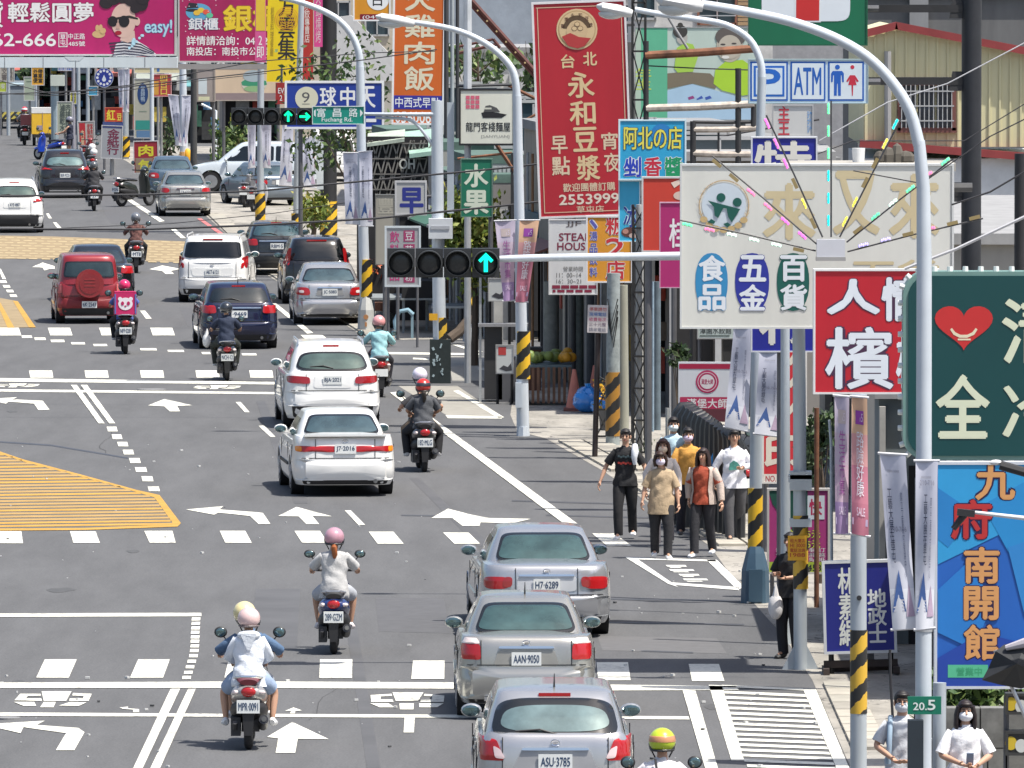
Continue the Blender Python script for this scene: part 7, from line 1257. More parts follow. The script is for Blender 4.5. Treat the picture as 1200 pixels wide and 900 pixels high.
small('blue strip sign beneath the beam near the second pole', (68, 78, 86, 83), 410, (.06, .12, .4), [('t', '眼鏡行', (70, 79, 84, 82.2), (.6, .6, .65), .02)])
eb = B('electric_box', 'small white box on a far pole beside the orange sign', 'box', (59.5, 88, 75.5, 100.5), 415, (.50, .54, .48), None, .5); eb.post(64, .16, (.3, .38, .42))
b = B('sign', 'peach shop fascia with a burger picture over the dark shed', 'sign', (252, 79, 330, 118), 360, (.62, .48, .34), (.4, .35, .3), .3, .03); b.r((252.5, 109, 330, 117.6), (.26, .20, .20))
b.d(298, 98, 15, 10.5, (.55, .52, .42)); b.p([(283, 96), (288, 93), (296, 95), (304, 92), (312, 95), (313, 99), (304, 102), (292, 101), (284, 100)], (.04, .26, .14), 'lettuce_print'); b.d(297, 89, 12, 7, (.35, .42, .45)); b.d(298, 104, 12, 3.5, (.25, .42, .2)); b.p([(313, 92), (314, 88), (317, 91)], (.05, .1, .06)); b.post(262, .06); b.post(326, .06)
b = B('bay_window', 'small enclosed balcony with pale glass next to the burger sign', 'balcony', (231, 80, 252, 119), 362, (.32, .28, .26), (.25, .22, .2), .9, .05); b.r((233, 92, 243, 110), (.55, .62, .64), 'pane'); b.r((233, 113, 246, 118), (.6, .6, .4)); b.arm(234, 124, 234, 122, .05); b.post(250, .06)
# ------------------------------------------------------------------ lamp poles, signals, banners, wires
GALV = M((.48, .53, .57), .45, .35, n=.22, s=2, streak=.3); WPOLE = M((.58, .63, .68), .45, .2, n=.12, s=2)
SHADE = M((.42, .44, .46), .4, n=.05)
class Pole:
    def __init__(s, label, pts, Y, r, mat=WPOLE, cat='lamp post', name='street_lamp', n=14, group=None):
        """pts: pixel points from the foot up; the foot is carried down to the ground"""
        s.Y = Y; s.S = F / Y; f = A(*pts[0], Y); s.o = thing(name, label, cat, (f.x, Y, 0), 0, group); s.r = r
        ps = [Vector((0, 0, 0))] + [s.l(*p_) for p_ in pts[1:]]; k = len(ps); rr = [lerp(r[0], r[1], i / (k - 1)) for i in range(k)] if k > 2 else list(r)
        b = MB(); b.tube(ps, rr, n); b.build('pole', mat, s.o, smooth=True, angle=60)
    def l(s, x, y, dy=0): v = A(x, y, s.Y); return Vector((v.x - s.o.location.x, dy, v.z))
    def arm(s, pts, r0, r1, mat=WPOLE, name='arm', dy=0):
        ps = [s.l(*p_, dy) for p_ in pts]; sm = []
        for i in range(len(ps) - 1):
            for k in range(4):
                t = k / 4; p0, p1, p2, p3 = ps[max(i - 1, 0)], ps[i], ps[i + 1], ps[min(i + 2, len(ps) - 1)]
                sm.append(.5 * ((2 * p1) + (p2 - p0) * t + (2 * p0 - 5 * p1 + 4 * p2 - p3) * t * t + (3 * p1 - p0 - 3 * p2 + p3) * t ** 3))
        sm.append(ps[-1]); n = len(sm); b = MB(); b.tube(sm, [lerp(r0, r1, i / (n - 1)) for i in range(n)], 12); b.build(name, mat, s.o, smooth=True, angle=60)
    def head(s, x0, y0, x1, y1, h):
        a, c = s.l(x0, y0), s.l(x1, y1); d = c - a; m = Matrix.Rotation(-math.atan2(d.z, d.x), 3, 'Y'); cc = (a + c) / 2; b = MB(); hs = h / s.S
        b.tube([a, mixp(a, c, .15), mixp(a, c, .55), mixp(a, c, .85), c], [(.03, .02), (.16, hs * .35), (.17, hs * .42), (.12, hs * .36), (.05, hs * .25)], 14, ax=(0, 1, 0)); o = b.build('lamp_head', M((.62, .63, .63), .4, n=.1), s.o, smooth=True)
        b = MB(); b.ell(mixp(a, c, .42) - Vector((0, 0, hs * .28)), (d.length * .36, .14, hs * .42), 16, 8, lo=-1, hi=.2); b.build('lamp_lens', M((.55, .58, .58), .15, n=.05, coat=.5), o, smooth=True)
    def sleeve(s, y0, y1, mat=HZ, k=1.12, x=0): b = MB(); b.tube([(x, 0, pxh(y1, s.Y)), (x, 0, pxh(y0, s.Y))], s.r[0] * k, 16); b.build('striped_sleeve', mat, s.o, smooth=True)
    def base(s, pts, mat, dep=.32, name='base'):   # outline of half widths: (px half width, py)
        b = MB(); b.tube([(0, 0, max(0, pxh(y, s.Y))) for _, y in pts], [(w_ / s.S, dep * w_ / pts[0][0]) for w_, _ in pts], 8, ax=(1, 0, 0)); b.build(name, mat, s.o)
    def box(s, x0, y0, x1, y1, mat, dep=.3, name='control_box', dy=-.15): a, c = s.l(x0, y1), s.l(x1, y0); b = MB(); b.box(((a.x + c.x) / 2, dy, (a.z + c.z) / 2), (c.x - a.x, dep, c.z - a.z)); return b.build(name, mat, s.o)
# the near lamp pole with the 20.5 plate
p = Pole('tall curved street lamp, its foot beside the green 20.5 plate', [(1082, 900), (1083, 300), (1082, 220), (1077, 165)], 99, (.085, .06), WPOLE)
p.arm([(1077, 170), (1066, 130), (1045, 96), (1015, 66), (975, 43), (925, 25), (870, 13), (822, 5)], .062, .045); p.head(768, -2, 824, 8, 24)
p.sleeve(740, 560, M((.44, .46, .48), .5, .3, n=.3, s=3), 1.06); p.box(1063, 842, 1081, 930, M((.02, .03, .04), .7, n=.2), .2, 'black_box')
b = Board('kilometre_plate', 'small green plate reading 20.5 on the lamp post', 'sign', (1063.5, 816, 1103, 837), 98.8, (.005, .17, .10), None, .03); b.t('20.', (1070, 823, 1086, 832), (.72, .78, .74), .03); b.t('5', (1087, 820, 1096, 832), (.72, .78, .74), .03)
# lamp with blue base box
p = Pole('street lamp with striped sleeve on a blue tapered base', [(885, 705), (887, 300), (893, 90)], 139, (.095, .06), GALV)
p.arm([(893, 95), (891, 72), (878, 46), (850, 29), (812, 22), (776, 17), (744, 11)], .055, .04); p.head(699, 7, 741, 16, 17); p.sleeve(698 - 50, 572)
p.base([(17, 707), (16, 668), (11, 648), (8.5, 640)], M((.05, .10, .15), .5, n=.2), .24); p.box(877, 666, 893, 704, M((.04, .085, .13), .5), .05, 'base_door', -.22)
# signal pole in front of it
p = Pole('galvanised signal pole with yellow notice, carrying the near traffic lights', [(938, 786), (937, 500), (935, 262)], 126.6, (.088, .08), GALV, 'signal pole', 'signal_pole')
p.sleeve(690, 604, HZ2); p.base([(16, 794), (15, 786)], M((.33, .32, .29), .9, n=.3), .22, 'footing')
for e in (-1, 1): b = MB(); b.prism([(e * .08, .0), (e * .24, .0), (e * .08, .32)], -.01, .01); b.build('gusset', GALV, p.o)
for y in (556, 608, 565, 552): p.box(925.5 if y != 556 else 924, y, 951, y + 9, GALV, .24, 'clamp', 0)
p.box(923, 627, 945, 656, M((.75, .40, .02), .5, n=.05), .02, 'notice_plate', -.13)
for i, t_ in enumerate(('租大廈店', 'HI 3000', '電話洽詢', '1988')): a_, c_ = p.l(925.5, 635 + i * 5.6), p.l(943, 630.5 + i * 5.6); text(t_, (a_.x, a_.z, c_.x, c_.z), (.45, .06, .02), p.o, -.145, .02)
p.arm([(938, 298), (860, 298.5), (797, 300), (640, 302), (585, 303.5)], .072, .042, WPOLE, 'signal_arm', .0)
def signal(pole, x0, y0, x1, y1, arrows, dy=-.16, n=4, em=6):
    S_ = pole.S; rt = thing('traffic_light', 'wide black four-lamp traffic light with a lit green up arrow, nearest' if n == 4 else 'far black traffic light showing two green arrows beside the street name', 'traffic light', (pole.l((x0 + x1) / 2, y1).x + pole.o.location.x, pole.Y + dy, pxh(y1, pole.Y)))
    W_, H_ = (x1 - x0) / S_, (y1 - y0) / S_; u = W_ / n; hb_ = M((.03, .032, .034), .5, n=.15)
    for i in range(n):
        xc = -W_ / 2 + u * (i + .5); b = MB(); b.box((xc, .06, H_ / 2), (u - .012, .22, H_ * .97)); h_ = b.build('housing', hb_, rt)
        r_ = min(u, H_) * .46; b = MB()
        k = 24; vs = []; 
        for ring_, (yy, rad, dz) in enumerate(((-.05, r_, 0), (-.24, r_ * 1.0, 0), (-.24, r_ * .93, 0), (-.05, r_ * .93, 0))):
            for j in range(k): t = j / k * 6.2832; cut = .12 if math.sin(t) < -.35 else 0; vs.append((xc + rad * math.cos(t), yy if yy > -.1 else yy + cut, H_ / 2 + rad * math.sin(t)))
        fs = [(q0 * k + j, q0 * k + (j + 1) % k, (q0 + 1) * k + (j + 1) % k, (q0 + 1) * k + j) for q0 in range(3) for j in range(k)]; b.add(vs, fs); b.build('visor', M((.045, .048, .05), .45), rt, smooth=True, angle=35)
        b = MB(); b.ell((xc, -.05, H_ / 2), (r_ * .92, .03, r_ * .92), 22, 8); b.build('lens', M((.03, .032, .034), .25, n=.25, s=30), rt, smooth=True)
        if i in arrows:
            a_ = arrows[i]; m = r_ * .80; pts = [(0, 1), (.72, .28), (.5, .05), (.19, .36), (.19, -.85), (-.19, -.85), (-.19, .36), (-.5, .05), (-.72, .28)]
            if a_ == 'r': pts = [(y_, -x_) for x_, y_ in pts]
            b = MB(); b.prism([(xc + x_ * m, H_ / 2 + y_ * m) for x_, y_ in pts], -.10, -.085); b.build('green_arrow', M((.0, .85, .55) if n == 4 else (.0, .75, .30), .4, n=0, em=em), rt)
    b = MB(); b.box((0, .2, H_ / 2), (W_ * .5, .06, H_ * .3)); b.build('back_plate', hb_, rt); return rt
rt = signal(p, 453.5, 290, 586, 325, {3: 'u'}, -.17, 4, 1.3)
b = MB(); b.box((rt.location.x * 0, .25, .22), (.6, .2, .05)); b.build('mounting', hbm := M((.05, .05, .05), .6), rt)
# far signal pole with the street name
p = Pole('white signal pole with cabinet at the side street, carrying the far traffic lights', [(516, 448), (513, 260), (512, 118)], 205, (.14, .12), WPOLE, 'signal pole', 'signal_pole')
b = MB(); b.box((0, -.02, .42), (.44, .3, 1.0)); b.build('black_wrap', M((.02, .03, .03), .7, n=.3, s=8), p.o)
for i in range(14): x_, z_ = rnd.uniform(-.15, .05), rnd.uniform(.15, .85); b = MB(); b.box((x_, -.175, z_), (rnd.uniform(.02, .05), .006, rnd.uniform(.02, .1)), ry=rnd.uniform(-.6, .6)); b.build('paint_fleck', M((.4, .5, .52), .7), p.o)
p.box(502.5, 255.5, 530.5, 279, M((.60, .63, .66), .5, n=.08), .35, 'control_box', -.25); p.box(505, 264, 527, 268, M((.4, .42, .45), .5), .02, 'box_lip', -.43); p.box(503, 367, 513, 375, M((.75, .4, .02), .5), .02, 'tag_plate', -.2)
p.arm([(512, 134), (470, 134), (427, 133.5)], .05, .035, GALV, 'signal_arm', -.05); p.arm([(512, 178), (500, 160), (486, 144), (472, 139), (440, 138)], .04, .03, GALV, 'arm_brace', -.02); p.arm([(430, 134), (345, 135), (272, 136)], .035, .03, GALV, 'signal_arm_end', .02)
p.box(524, 120, 532, 250, GALV, .06, 'cable_duct', .0); p.sleeve(398, 372, HZ2, 1.0)
rt2 = signal(p, 271, 126, 367, 146.5, {3: 'u', 4: 'r'}, -.25, 5, 1.6)
b = Board('street_sign', 'green street name sign reading 富昌路 Fuchang Rd.', 'sign', (366, 124.5, 427, 145.5), 204.6, (.005, .25, .19), (.62, .68, .68), .05, .015); 
for ch, x0 in zip('富昌路', (372, 390.5, 409.5)): b.t(ch, (x0 - .5, 126.5, x0 + 9.5, 137), (.72, .80, .78), .02)
b.t('Fuchang Rd.', (377, 137.5, 413, 144), (.72, .8, .78), .02); b.p([(368, 130), (370, 128), (370, 137), (368, 135)], (.7, .75, .75)); b.p([(422, 128), (425.5, 132.5), (422, 137)], (.7, .75, .75))
# lamp pole in front of the steak house
p = Pole('white street lamp with pink banners and striped sleeve, left of the steak house sign', [(613, 511), (610, 330), (606, 112)], 184, (.12, .085), WPOLE); p.arm([(606, 115), (602, 86), (588, 66), (564, 48), (530, 34), (484, 26)], .075, .05); p.head(440, 19, 486, 28, 15); p.sleeve(444, 388, HZ); p.base([(8, 511), (7, 500)], WPOLE, .16)
p.box(604, 448, 611, 477, M((.5, .55, .6), .5), .2, 'meter_box')
p = Pole('white street lamp on a tapered concrete foot beside the parked silver sedan', [(429, 388), (424, 210), (422, 78)], 231, (.13, .10), WPOLE); p.arm([(422, 82), (420, 60), (410, 38), (392, 20), (362, 6), (330, -3), (290, -10)], .09, .06); p.sleeve(348, 304, HZ)
p.base([(10, 388), (9, 363), (6, 350), (5, 346)], M((.48, .49, .47), .8, n=.2), .28)
b = MB(); b.cyl((0, -.26, pxh(371, 231)), .06, .02, 14, 'y'); b.box((0, -.27, pxh(379.5, 231)), (.05, .02, .10)); b.build('foot_mark', M((.42, .2, .08), .7), p.o)
p = Pole('thin grey pole with striped foot and pale banners on the forecourt', [(305, 262), (306, 0), (306, -20)], 312, (.11, .09), GALV, 'pole', 'pole'); p.sleeve(261, 227, HZ, 1.5)
p = Pole('grey pole with striped foot behind the dark hatchback', [(347, 298), (350, 120), (354, -20)], 284, (.11, .08), GALV, 'pole', 'pole'); p.sleeve(284, 250, HZ, 1.25)
p = Pole('pole with an orange hood near the pale silver sedan', [(216, 200), (214, 60)], 358, (.16, .12), WPOLE, 'pole', 'pole'); b = MB(); b.ell((.12, -.1, pxh(182, 358)), (.14, .12, .26), 12, 8); b.build('orange_hood', M((.8, .4, .02), .6), p.o, smooth=True); b = MB(); b.tube([(0, 0, pxh(198, 358)), (0, 0, pxh(178, 358))], .18, 12); b.build('orange_sleeve', M((.75, .4, .15), .7), p.o)
p = Pole('pole with striped foot in front of the far red snack board', [(147, 186), (147, 70)], 397, (.14, .12), GALV, 'pole', 'pole'); p.sleeve(184, 160, HZ, 1.3)
p = Pole('black stained utility pole behind the pale banners', [(227, 215), (227, 60)], 352, (.13, .1), M((.05, .05, .05), .8, n=.3), 'pole', 'pole')
p = Pole('thin pale bent pipe standing on the forecourt', [(252, 176), (253, 130), (236, 122)], 378, (.06, .05), WPOLE, 'pipe', 'pipe')
for x, Y_, l_, m_ in ((86, 402, 'pale lavender far pole with banner at its top', M((.28, .28, .33), .6, n=.2)), (92, 396, 'pale grey far lamp pole beside the lavender one', GALV), (43, 430, 'pale far pole under the orange sign', WPOLE), (10, 440, 'grey far pole at the left edge under the beam', GALV), (103, 392, 'thin far pole left of the club sign', GALV), (178, 360, 'pale far tube behind the tall pale sign', WPOLE)): Pole(l_, [(x, 160), (x, 76)], Y_, (.085, .07), m_, 'pole', 'pole', 10, 'poles at the far end of the road')
p = Pole('slim striped pole on a white foot at the side street corner', [(550, 400), (549, 330), (549, 300)], 224, (.10, .09), M((.5, .54, .58), .6, n=.15), 'pole', 'pole'); p.sleeve(366, 330, HZ, 1.1); p.base([(8, 400), (6, 385), (4, 372)], M((.50, .53, .56), .7), .2)
b = MB(); b.tube([p.l(556, 366, -.1), p.l(538, 388, -.3), p.l(527, 396, -.4)], [.10, .12, .12], 8); b.build('brown_brace', M((.10, .075, .055), .9, n=.3), p.o)
# utility poles
p = Pole('concrete utility pole immediately left of the black lattice post', [(731, 530), (730, 334)], 183.6, (.10, .09), M((.34, .34, .28), .9, n=.25, s=2, streak=.3), 'utility pole', 'utility_pole')
p = Pole('thick pole with faded brown and black stripes beside the blue rubbish bags', [(718, 514), (719, 320)], 180.8, (.13, .12), M((.32, .36, .36), .8, n=.45, s=6), 'utility pole', 'utility_pole'); p.sleeve(511, 436, stripes((.36, .18, .03), (.02, .02, .02), .42, 1.0, .1), 1.05)
b = MB(); [b.tube([p.l(712, 350 + i * 8, -.1), p.l(716 + i, 380 + i * 9, -.14), p.l(724, 350 + i * 7, -.1)], .012, 5) for i in range(4)]; b.build('cable_loop', bkst, p.o)
p = Pole('leaning pole with striped sleeve and hanging banners, tallest at the lower right', [(1006, 930), (1006, 640), (1007, 462)], 107.6, (.092, .085), GALV, 'pole', 'pole'); p.sleeve(836, 738, HZ2, 1.03); b = MB(); b.cyl((0, -.1, pxh(700, 107.6)), .028, .03, 12, 'y'); b.build('bolt_hole', bkst, p.o)
p = Pole('thin rusty pipe in front of the dark shrub', [(957, 640), (957, 478)], 138, (.035, .035), rust, 'pipe', 'pipe'); p = Pole('slim white pipe with a hooked top beside the rusty pipe', [(975, 640), (974, 520), (972, 492)], 137, (.022, .02), WPOLE, 'pipe', 'pipe')
p = Pole('second thinner galvanised pole left of the signal pole', [(921, 640), (920, 384)], 131, (.07, .06), GALV, 'pole', 'pole'); p = Pole('grey steel post behind the blue standing sign', [(1142 - 42, 860), (1101, 800)], 101.8, (.07, .07), GALV, 'pole', 'pole')
for x, Y_, r_, c_, l_ in ((770, 186, .07, (.12, .16, .19), 'blue grey steel post right of the lattice post'), (765, 185.5, .025, (.25, .34, .42), 'slim pale blue pipe right of the lattice post'), (646, 205, .16, (.20, .21, .19), 'rough grey concrete post behind the fruit stand'), (677, 204, .12, (.24, .27, .24), 'mottled post behind the orange fruits'), (672, 203, .05, (.05, .05, .05), 'thin black post behind the fruit stand'), (694, 200, .12, (.05, .055, .06), 'thick dark post under the paper notice')):
    Pole(l_, [(x, 480), (x, 330)], Y_, (r_, r_), M(c_, .8, n=.35, s=5), 'post', 'post', 10, 'shop front posts')
# --- banners hung on the poles
def banner(label, q4, Y, style, seed=0, group=None):
    tl, tr, br, bl = q4; c = A((bl[0] + br[0]) / 2, (bl[1] + br[1]) / 2, Y); o = thing('banner', label, 'banner', c, 0, group); S_ = F / Y; nx_, nz_ = 6, 26; vs = []; fs = []; mi = []; rr = random.Random(seed)
    def at(u, v): 
        a = (lerp(tl[0], tr[0], u), lerp(tl[1], tr[1], u)); b_ = (lerp(bl[0], br[0], u), lerp(bl[1], br[1], u)); x, y = lerp(a[0], b_[0], v), lerp(a[1], b_[1], v); w_ = A(x, y, Y) - c
        return Vector((w_.x, .025 * math.sin(v * 7 + seed) + .02 * math.sin(u * 5 + v * 3) , w_.z))
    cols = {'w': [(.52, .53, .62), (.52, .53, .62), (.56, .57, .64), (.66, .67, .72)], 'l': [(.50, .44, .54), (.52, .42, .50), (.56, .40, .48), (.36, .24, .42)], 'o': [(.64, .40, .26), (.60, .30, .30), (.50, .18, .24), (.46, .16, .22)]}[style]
    for j in range(nz_ + 1):
        for i in range(nx_ + 1): vs.append(at(i / nx_, j / nz_))
    for j in range(nz_):
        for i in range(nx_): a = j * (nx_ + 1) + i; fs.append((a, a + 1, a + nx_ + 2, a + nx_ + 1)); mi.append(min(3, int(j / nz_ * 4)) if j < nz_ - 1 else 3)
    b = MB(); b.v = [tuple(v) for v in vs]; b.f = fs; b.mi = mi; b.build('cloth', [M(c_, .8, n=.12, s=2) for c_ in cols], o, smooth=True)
    def quad(u0, u1, v0, v1, name, col, top=None):
        k = 6; vs2 = []; fs2 = []
        for j in range(k + 1):
            v = lerp(v0, v1, j / k); ua, ub = (u0, u1) if top is None else (lerp(top, u0, j / k), lerp(top, u1, j / k))
            for u in (ua, ub): vs2.append(at(u, v) + Vector((0, -.006, 0)))
        for j in range(k): fs2.append((2 * j, 2 * j + 1, 2 * j + 3, 2 * j + 2))
        bb = MB(); bb.add(vs2, fs2); bb.build(name, M(col, .8), o)
    def word(txt, u0, u1, v0, v1, col, wt_=.02):
        g = glyphs(txt, wt_); vs2 = [at(lerp(u0, u1, (v.x - g[2]) / g[4]), lerp(v1, v0, (v.y - g[3]) / g[5])) + Vector((0, -.008, 0)) for v in g[0]]; bb = MB(); bb.add(vs2, g[1]); bb.build('lettering', M(col, .7, n=0), o)
    if style == 'w':
        word('2/10-7/16', .2, .85, .115 + .3 * (seed % 2), .145 + .3 * (seed % 2), (.25, .25, .32)); word('工\n藝\n大\n展\n在\n草\n屯', .38 - .2 * (seed % 2), .55 - .2 * (seed % 2), .2, .62, (.04, .05, .10)); word('草鞋墩文化館特展', .25, .7, .09, .105, (.3, .3, .35), .0); word('國\n立\n工\n藝\n研\n究\n發\n展\n中\n心', .68, .76, .22, .70, (.12, .14, .22), .01)
        quad(.05, .62, .66, .9, 'blue_peak', (.07, .14, .36), .42); quad(.62, .98, .74, .93, 'pink_peak', (.42, .32, .42), .8)
        for k in range(6): quad(.1, .55, .79 + k * .02, .797 + k * .02, 'white_stripe', (.6, .6, .66))
    else:
        tc = (.40, .12, .35) if style == 'l' else (.72, .70, .74); word('生\n活\n市\n集' if style == 'l' else '路\n險\n好\n康', .3, .75, .25, .72, tc, .02); quad(.25, .75, .1, .2, 'printed_box', (.30, .06, .35) if style == 'o' else (.56, .46, .44)); word('2/15', .3, .7, .12, .18, (.7, .6, .7)); word('SALE', .3, .8, .80, .86, (.7, .6, .7)); quad(.05, .95, .88, .93, 'wave_print', (.55, .45, .62))
    for y0, v in ((0, 0), (0, 1)):
        a, b_ = at(0, v), at(1, v); bb = MB(); bb.tube([a + Vector((-.02, .01, 0)), b_ + Vector((.02, .01, 0))], .015, 6); bb.build('rod', M((.6, .6, .62), .5), o)
    return o
bn = 'exhibition banners on the poles'
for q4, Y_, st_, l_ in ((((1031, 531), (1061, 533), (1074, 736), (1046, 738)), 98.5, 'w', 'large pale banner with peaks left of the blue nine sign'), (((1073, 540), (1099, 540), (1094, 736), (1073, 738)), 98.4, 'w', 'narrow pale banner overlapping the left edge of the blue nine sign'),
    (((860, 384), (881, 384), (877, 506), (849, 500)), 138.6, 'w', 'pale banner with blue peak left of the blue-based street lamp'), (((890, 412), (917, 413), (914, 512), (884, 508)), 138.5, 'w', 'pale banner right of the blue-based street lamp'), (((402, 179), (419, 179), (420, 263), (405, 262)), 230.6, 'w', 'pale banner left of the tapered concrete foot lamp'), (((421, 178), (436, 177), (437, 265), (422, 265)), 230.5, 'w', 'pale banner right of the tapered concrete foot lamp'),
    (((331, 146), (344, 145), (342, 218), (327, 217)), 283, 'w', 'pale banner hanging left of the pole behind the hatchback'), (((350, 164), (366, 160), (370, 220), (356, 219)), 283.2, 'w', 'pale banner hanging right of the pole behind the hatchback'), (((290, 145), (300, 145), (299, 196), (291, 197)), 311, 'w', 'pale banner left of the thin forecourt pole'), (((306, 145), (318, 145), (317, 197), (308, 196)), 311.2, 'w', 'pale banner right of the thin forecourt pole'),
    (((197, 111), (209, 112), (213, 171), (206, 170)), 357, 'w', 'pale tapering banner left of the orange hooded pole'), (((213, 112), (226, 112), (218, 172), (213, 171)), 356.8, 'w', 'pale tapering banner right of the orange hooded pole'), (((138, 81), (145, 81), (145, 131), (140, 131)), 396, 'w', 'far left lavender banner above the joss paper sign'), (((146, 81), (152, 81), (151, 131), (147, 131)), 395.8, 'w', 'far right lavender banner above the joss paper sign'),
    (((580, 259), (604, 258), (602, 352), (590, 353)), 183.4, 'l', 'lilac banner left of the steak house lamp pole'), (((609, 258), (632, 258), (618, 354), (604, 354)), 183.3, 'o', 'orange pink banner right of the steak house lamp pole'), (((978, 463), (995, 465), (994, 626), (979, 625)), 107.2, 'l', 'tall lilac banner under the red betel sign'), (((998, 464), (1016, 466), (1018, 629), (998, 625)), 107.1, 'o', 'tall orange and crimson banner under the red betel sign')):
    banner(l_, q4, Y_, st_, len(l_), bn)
o = tag(MB().add([A(370, 165, 284), A(379, 166, 284), A(379, 222, 284), A(371, 222, 284), A(370, 165, 284) + Vector((0, .03, 0)), A(379, 166, 284) + Vector((0, .03, 0)), A(379, 222, 284) + Vector((0, .03, 0)), A(371, 222, 284) + Vector((0, .03, 0))], [(0, 3, 2, 1), (4, 5, 6, 7), (0, 1, 5, 4), (1, 2, 6, 5), (2, 3, 7, 6), (3, 0, 4, 7)]).build('banner', M((.55, .60, .62), .8)), 'blank pale cloth panel beside the thick black column', 'banner')
# --- overhead wires
wm_ = M((.03, .03, .035), .6, n=0)
for i, (l_, Y_, r_, pts) in enumerate((('thick cable crossing in front of the road from the left edge to the fruit sign', 190, .022, [(-40, 268), (160, 269), (300, 264), (440, 256), (600, 240), (720, 226)]), ('cable sloping up over the morning sign', 195, .02, [(-40, 230), (170, 228), (300, 224), (440, 211), (600, 196), (740, 178), (960, 140)]), ('upper cable across the black column and orange sign', 230, .014, [(-40, 112), (110, 106), (300, 85), (420, 71), (512, 58)]),
    ('second upper cable just below the first', 232, .012, [(-40, 84), (60, 110), (150, 100), (300, 72), (430, 62), (510, 60)]), ('thin cable over the far shops', 300, .012, [(-40, 108), (60, 112), (140, 107), (212, 97), (330, 84)]), ('pale wire rising to the right edge over the cream shed', 140, .009, [(960, 165), (1040, 120), (1110, 98), (1220, 40)]), ('thin dark wire over the cream shed to the black column', 139, .008, [(905, 200), (1000, 165), (1130, 165), (1220, 110)]),
    ('service wire dropping from the black column to the right', 120, .012, [(1115, 240), (1160, 225), (1220, 190)]), ('slack wire between the light fan and the right edge', 121, .008, [(1000, 200), (1080, 215), (1160, 160), (1220, 130)]), ('white flat strap cable behind the green rounded sign', 119, .02, [(1060, 315), (1120, 292), (1220, 245)]), ('thin wire in front of the low forecourt', 260, .01, [(55, 268), (200, 262), (320, 250), (470, 228)]))):
    ps = [A(x, y, Y_) for x, y in pts]; o_ = ps[0]; b = MB(); b.tube([p_ - o_ for p_ in ps], r_, 6); o = tag(b.build('cable', wm_ if i not in (5, 9) else M((.5, .5, .52), .5), smooth=True), l_, 'cable', 'overhead cables'); o.location = o_
# brown braces behind the lantern sign
br = thing('steel_truss', 'rusty brown diagonal truss in front of the blue grey building', 'truss', A(640, 100, 290)); o0 = br.location.copy(); bm2 = M((.10, .03, .025), .7, n=.4, s=5)
for p0_, p1_, r_ in (((545, -8), (645, 104), .08), ((541, -6), (632, 96), .05), ((534, 63), (582, 52), .05), ((536, 55), (578, 46), .04), ((578, 46), (586, 56), .05)): b = MB(); b.tube([A(*p0_, 290) - o0, A(*p1_, 290) - o0], r_, 6); b.build('truss_member', bm2, br)
for i in range(9): t = (i + .5) / 9; x_, y_ = lerp(545, 645, t), lerp(-6, 104, t); b = MB(); b.box(A(x_ - 2, y_, 290) - o0 + Vector((0, -.09, 0)), (.05, .02, .05), ry=.8); b.build('rivet_plate', M((.55, .4, .2), .7), br)
a_ = A(640, 100, 290) - o0; b = MB(); b.box((0, 0, -o0.z / 2), (.2, .2, o0.z)); b.build('truss_post', bm2, br)
for p0_, p1_, r_, l_ in (((574, 158), (642, 258), .05, 'rusty diagonal brace below the white lantern sign'), ((536, 186), (600, 179), .03, 'thin rusty bar across the top of the fruit sign'), ((598, 150), (632, 132), .03, 'short brown bar between the lantern sign and the red sign'), ((596, 100), (632, 118), .04, 'brown bar ending behind the red vertical sign')):
    o = thing('steel_brace', l_, 'steel brace', A(*p1_, 225), 0, 'rusty braces around the lantern sign'); b = MB(); b.tube([(0, 0, 0), A(*p0_, 225) - A(*p1_, 225)], r_, 6); b.build('bar', rust, o); b = MB(); b.box((0, 0, -o.location.z / 2), (.06, .06, o.location.z)); b.build('upright', bkst, o)
c = A(612, 250, 226); o = thing('door_panel_stand', 'tall black panel standing left of the red vertical sign', 'panel', (c.x, 226, 0)); o.name = 'black_hoarding'; b = MB(); b.box((0, 0, pxh(205, 226) / 2), (.42, .1, pxh(205, 226))); b.build('panel', DKI, o)
c = A(592, 250, 228); o = thing('corrugated_screen', 'pale ribbed metal screen right of the fruit sign', 'metal screen', (c.x, 228, 0)); zt = pxh(195, 228)
for i in range(7): b = MB(); b.box((-.32 + i * .1, 0, zt / 2), (.07, .06, zt)); b.build('sheet_rib', M((.45, .46, .47), .6, n=.25), o)
b = MB(); b.box((0, .04, zt / 2), (.72, .02, zt)); b.build('sheet', M((.4, .41, .42), .6, n=.25), o)
# stacks of pipes and white conduits between orange sign and lantern sign
for x, r_, c_, l_ in ((523, .06, (.05, .05, .055), 'black riser pipe beside the orange sign'), (530, .05, (.35, .38, .40), 'grey riser pipe beside the orange sign'), (536, .045, (.04, .04, .045), 'slim black riser pipe beside the orange sign')): Pole(l_, [(x, 440), (x, -20)], 246, (r_, r_), M(c_, .7, n=.2), 'pipe', 'pipe', 8, 'riser pipes beside the orange sign')
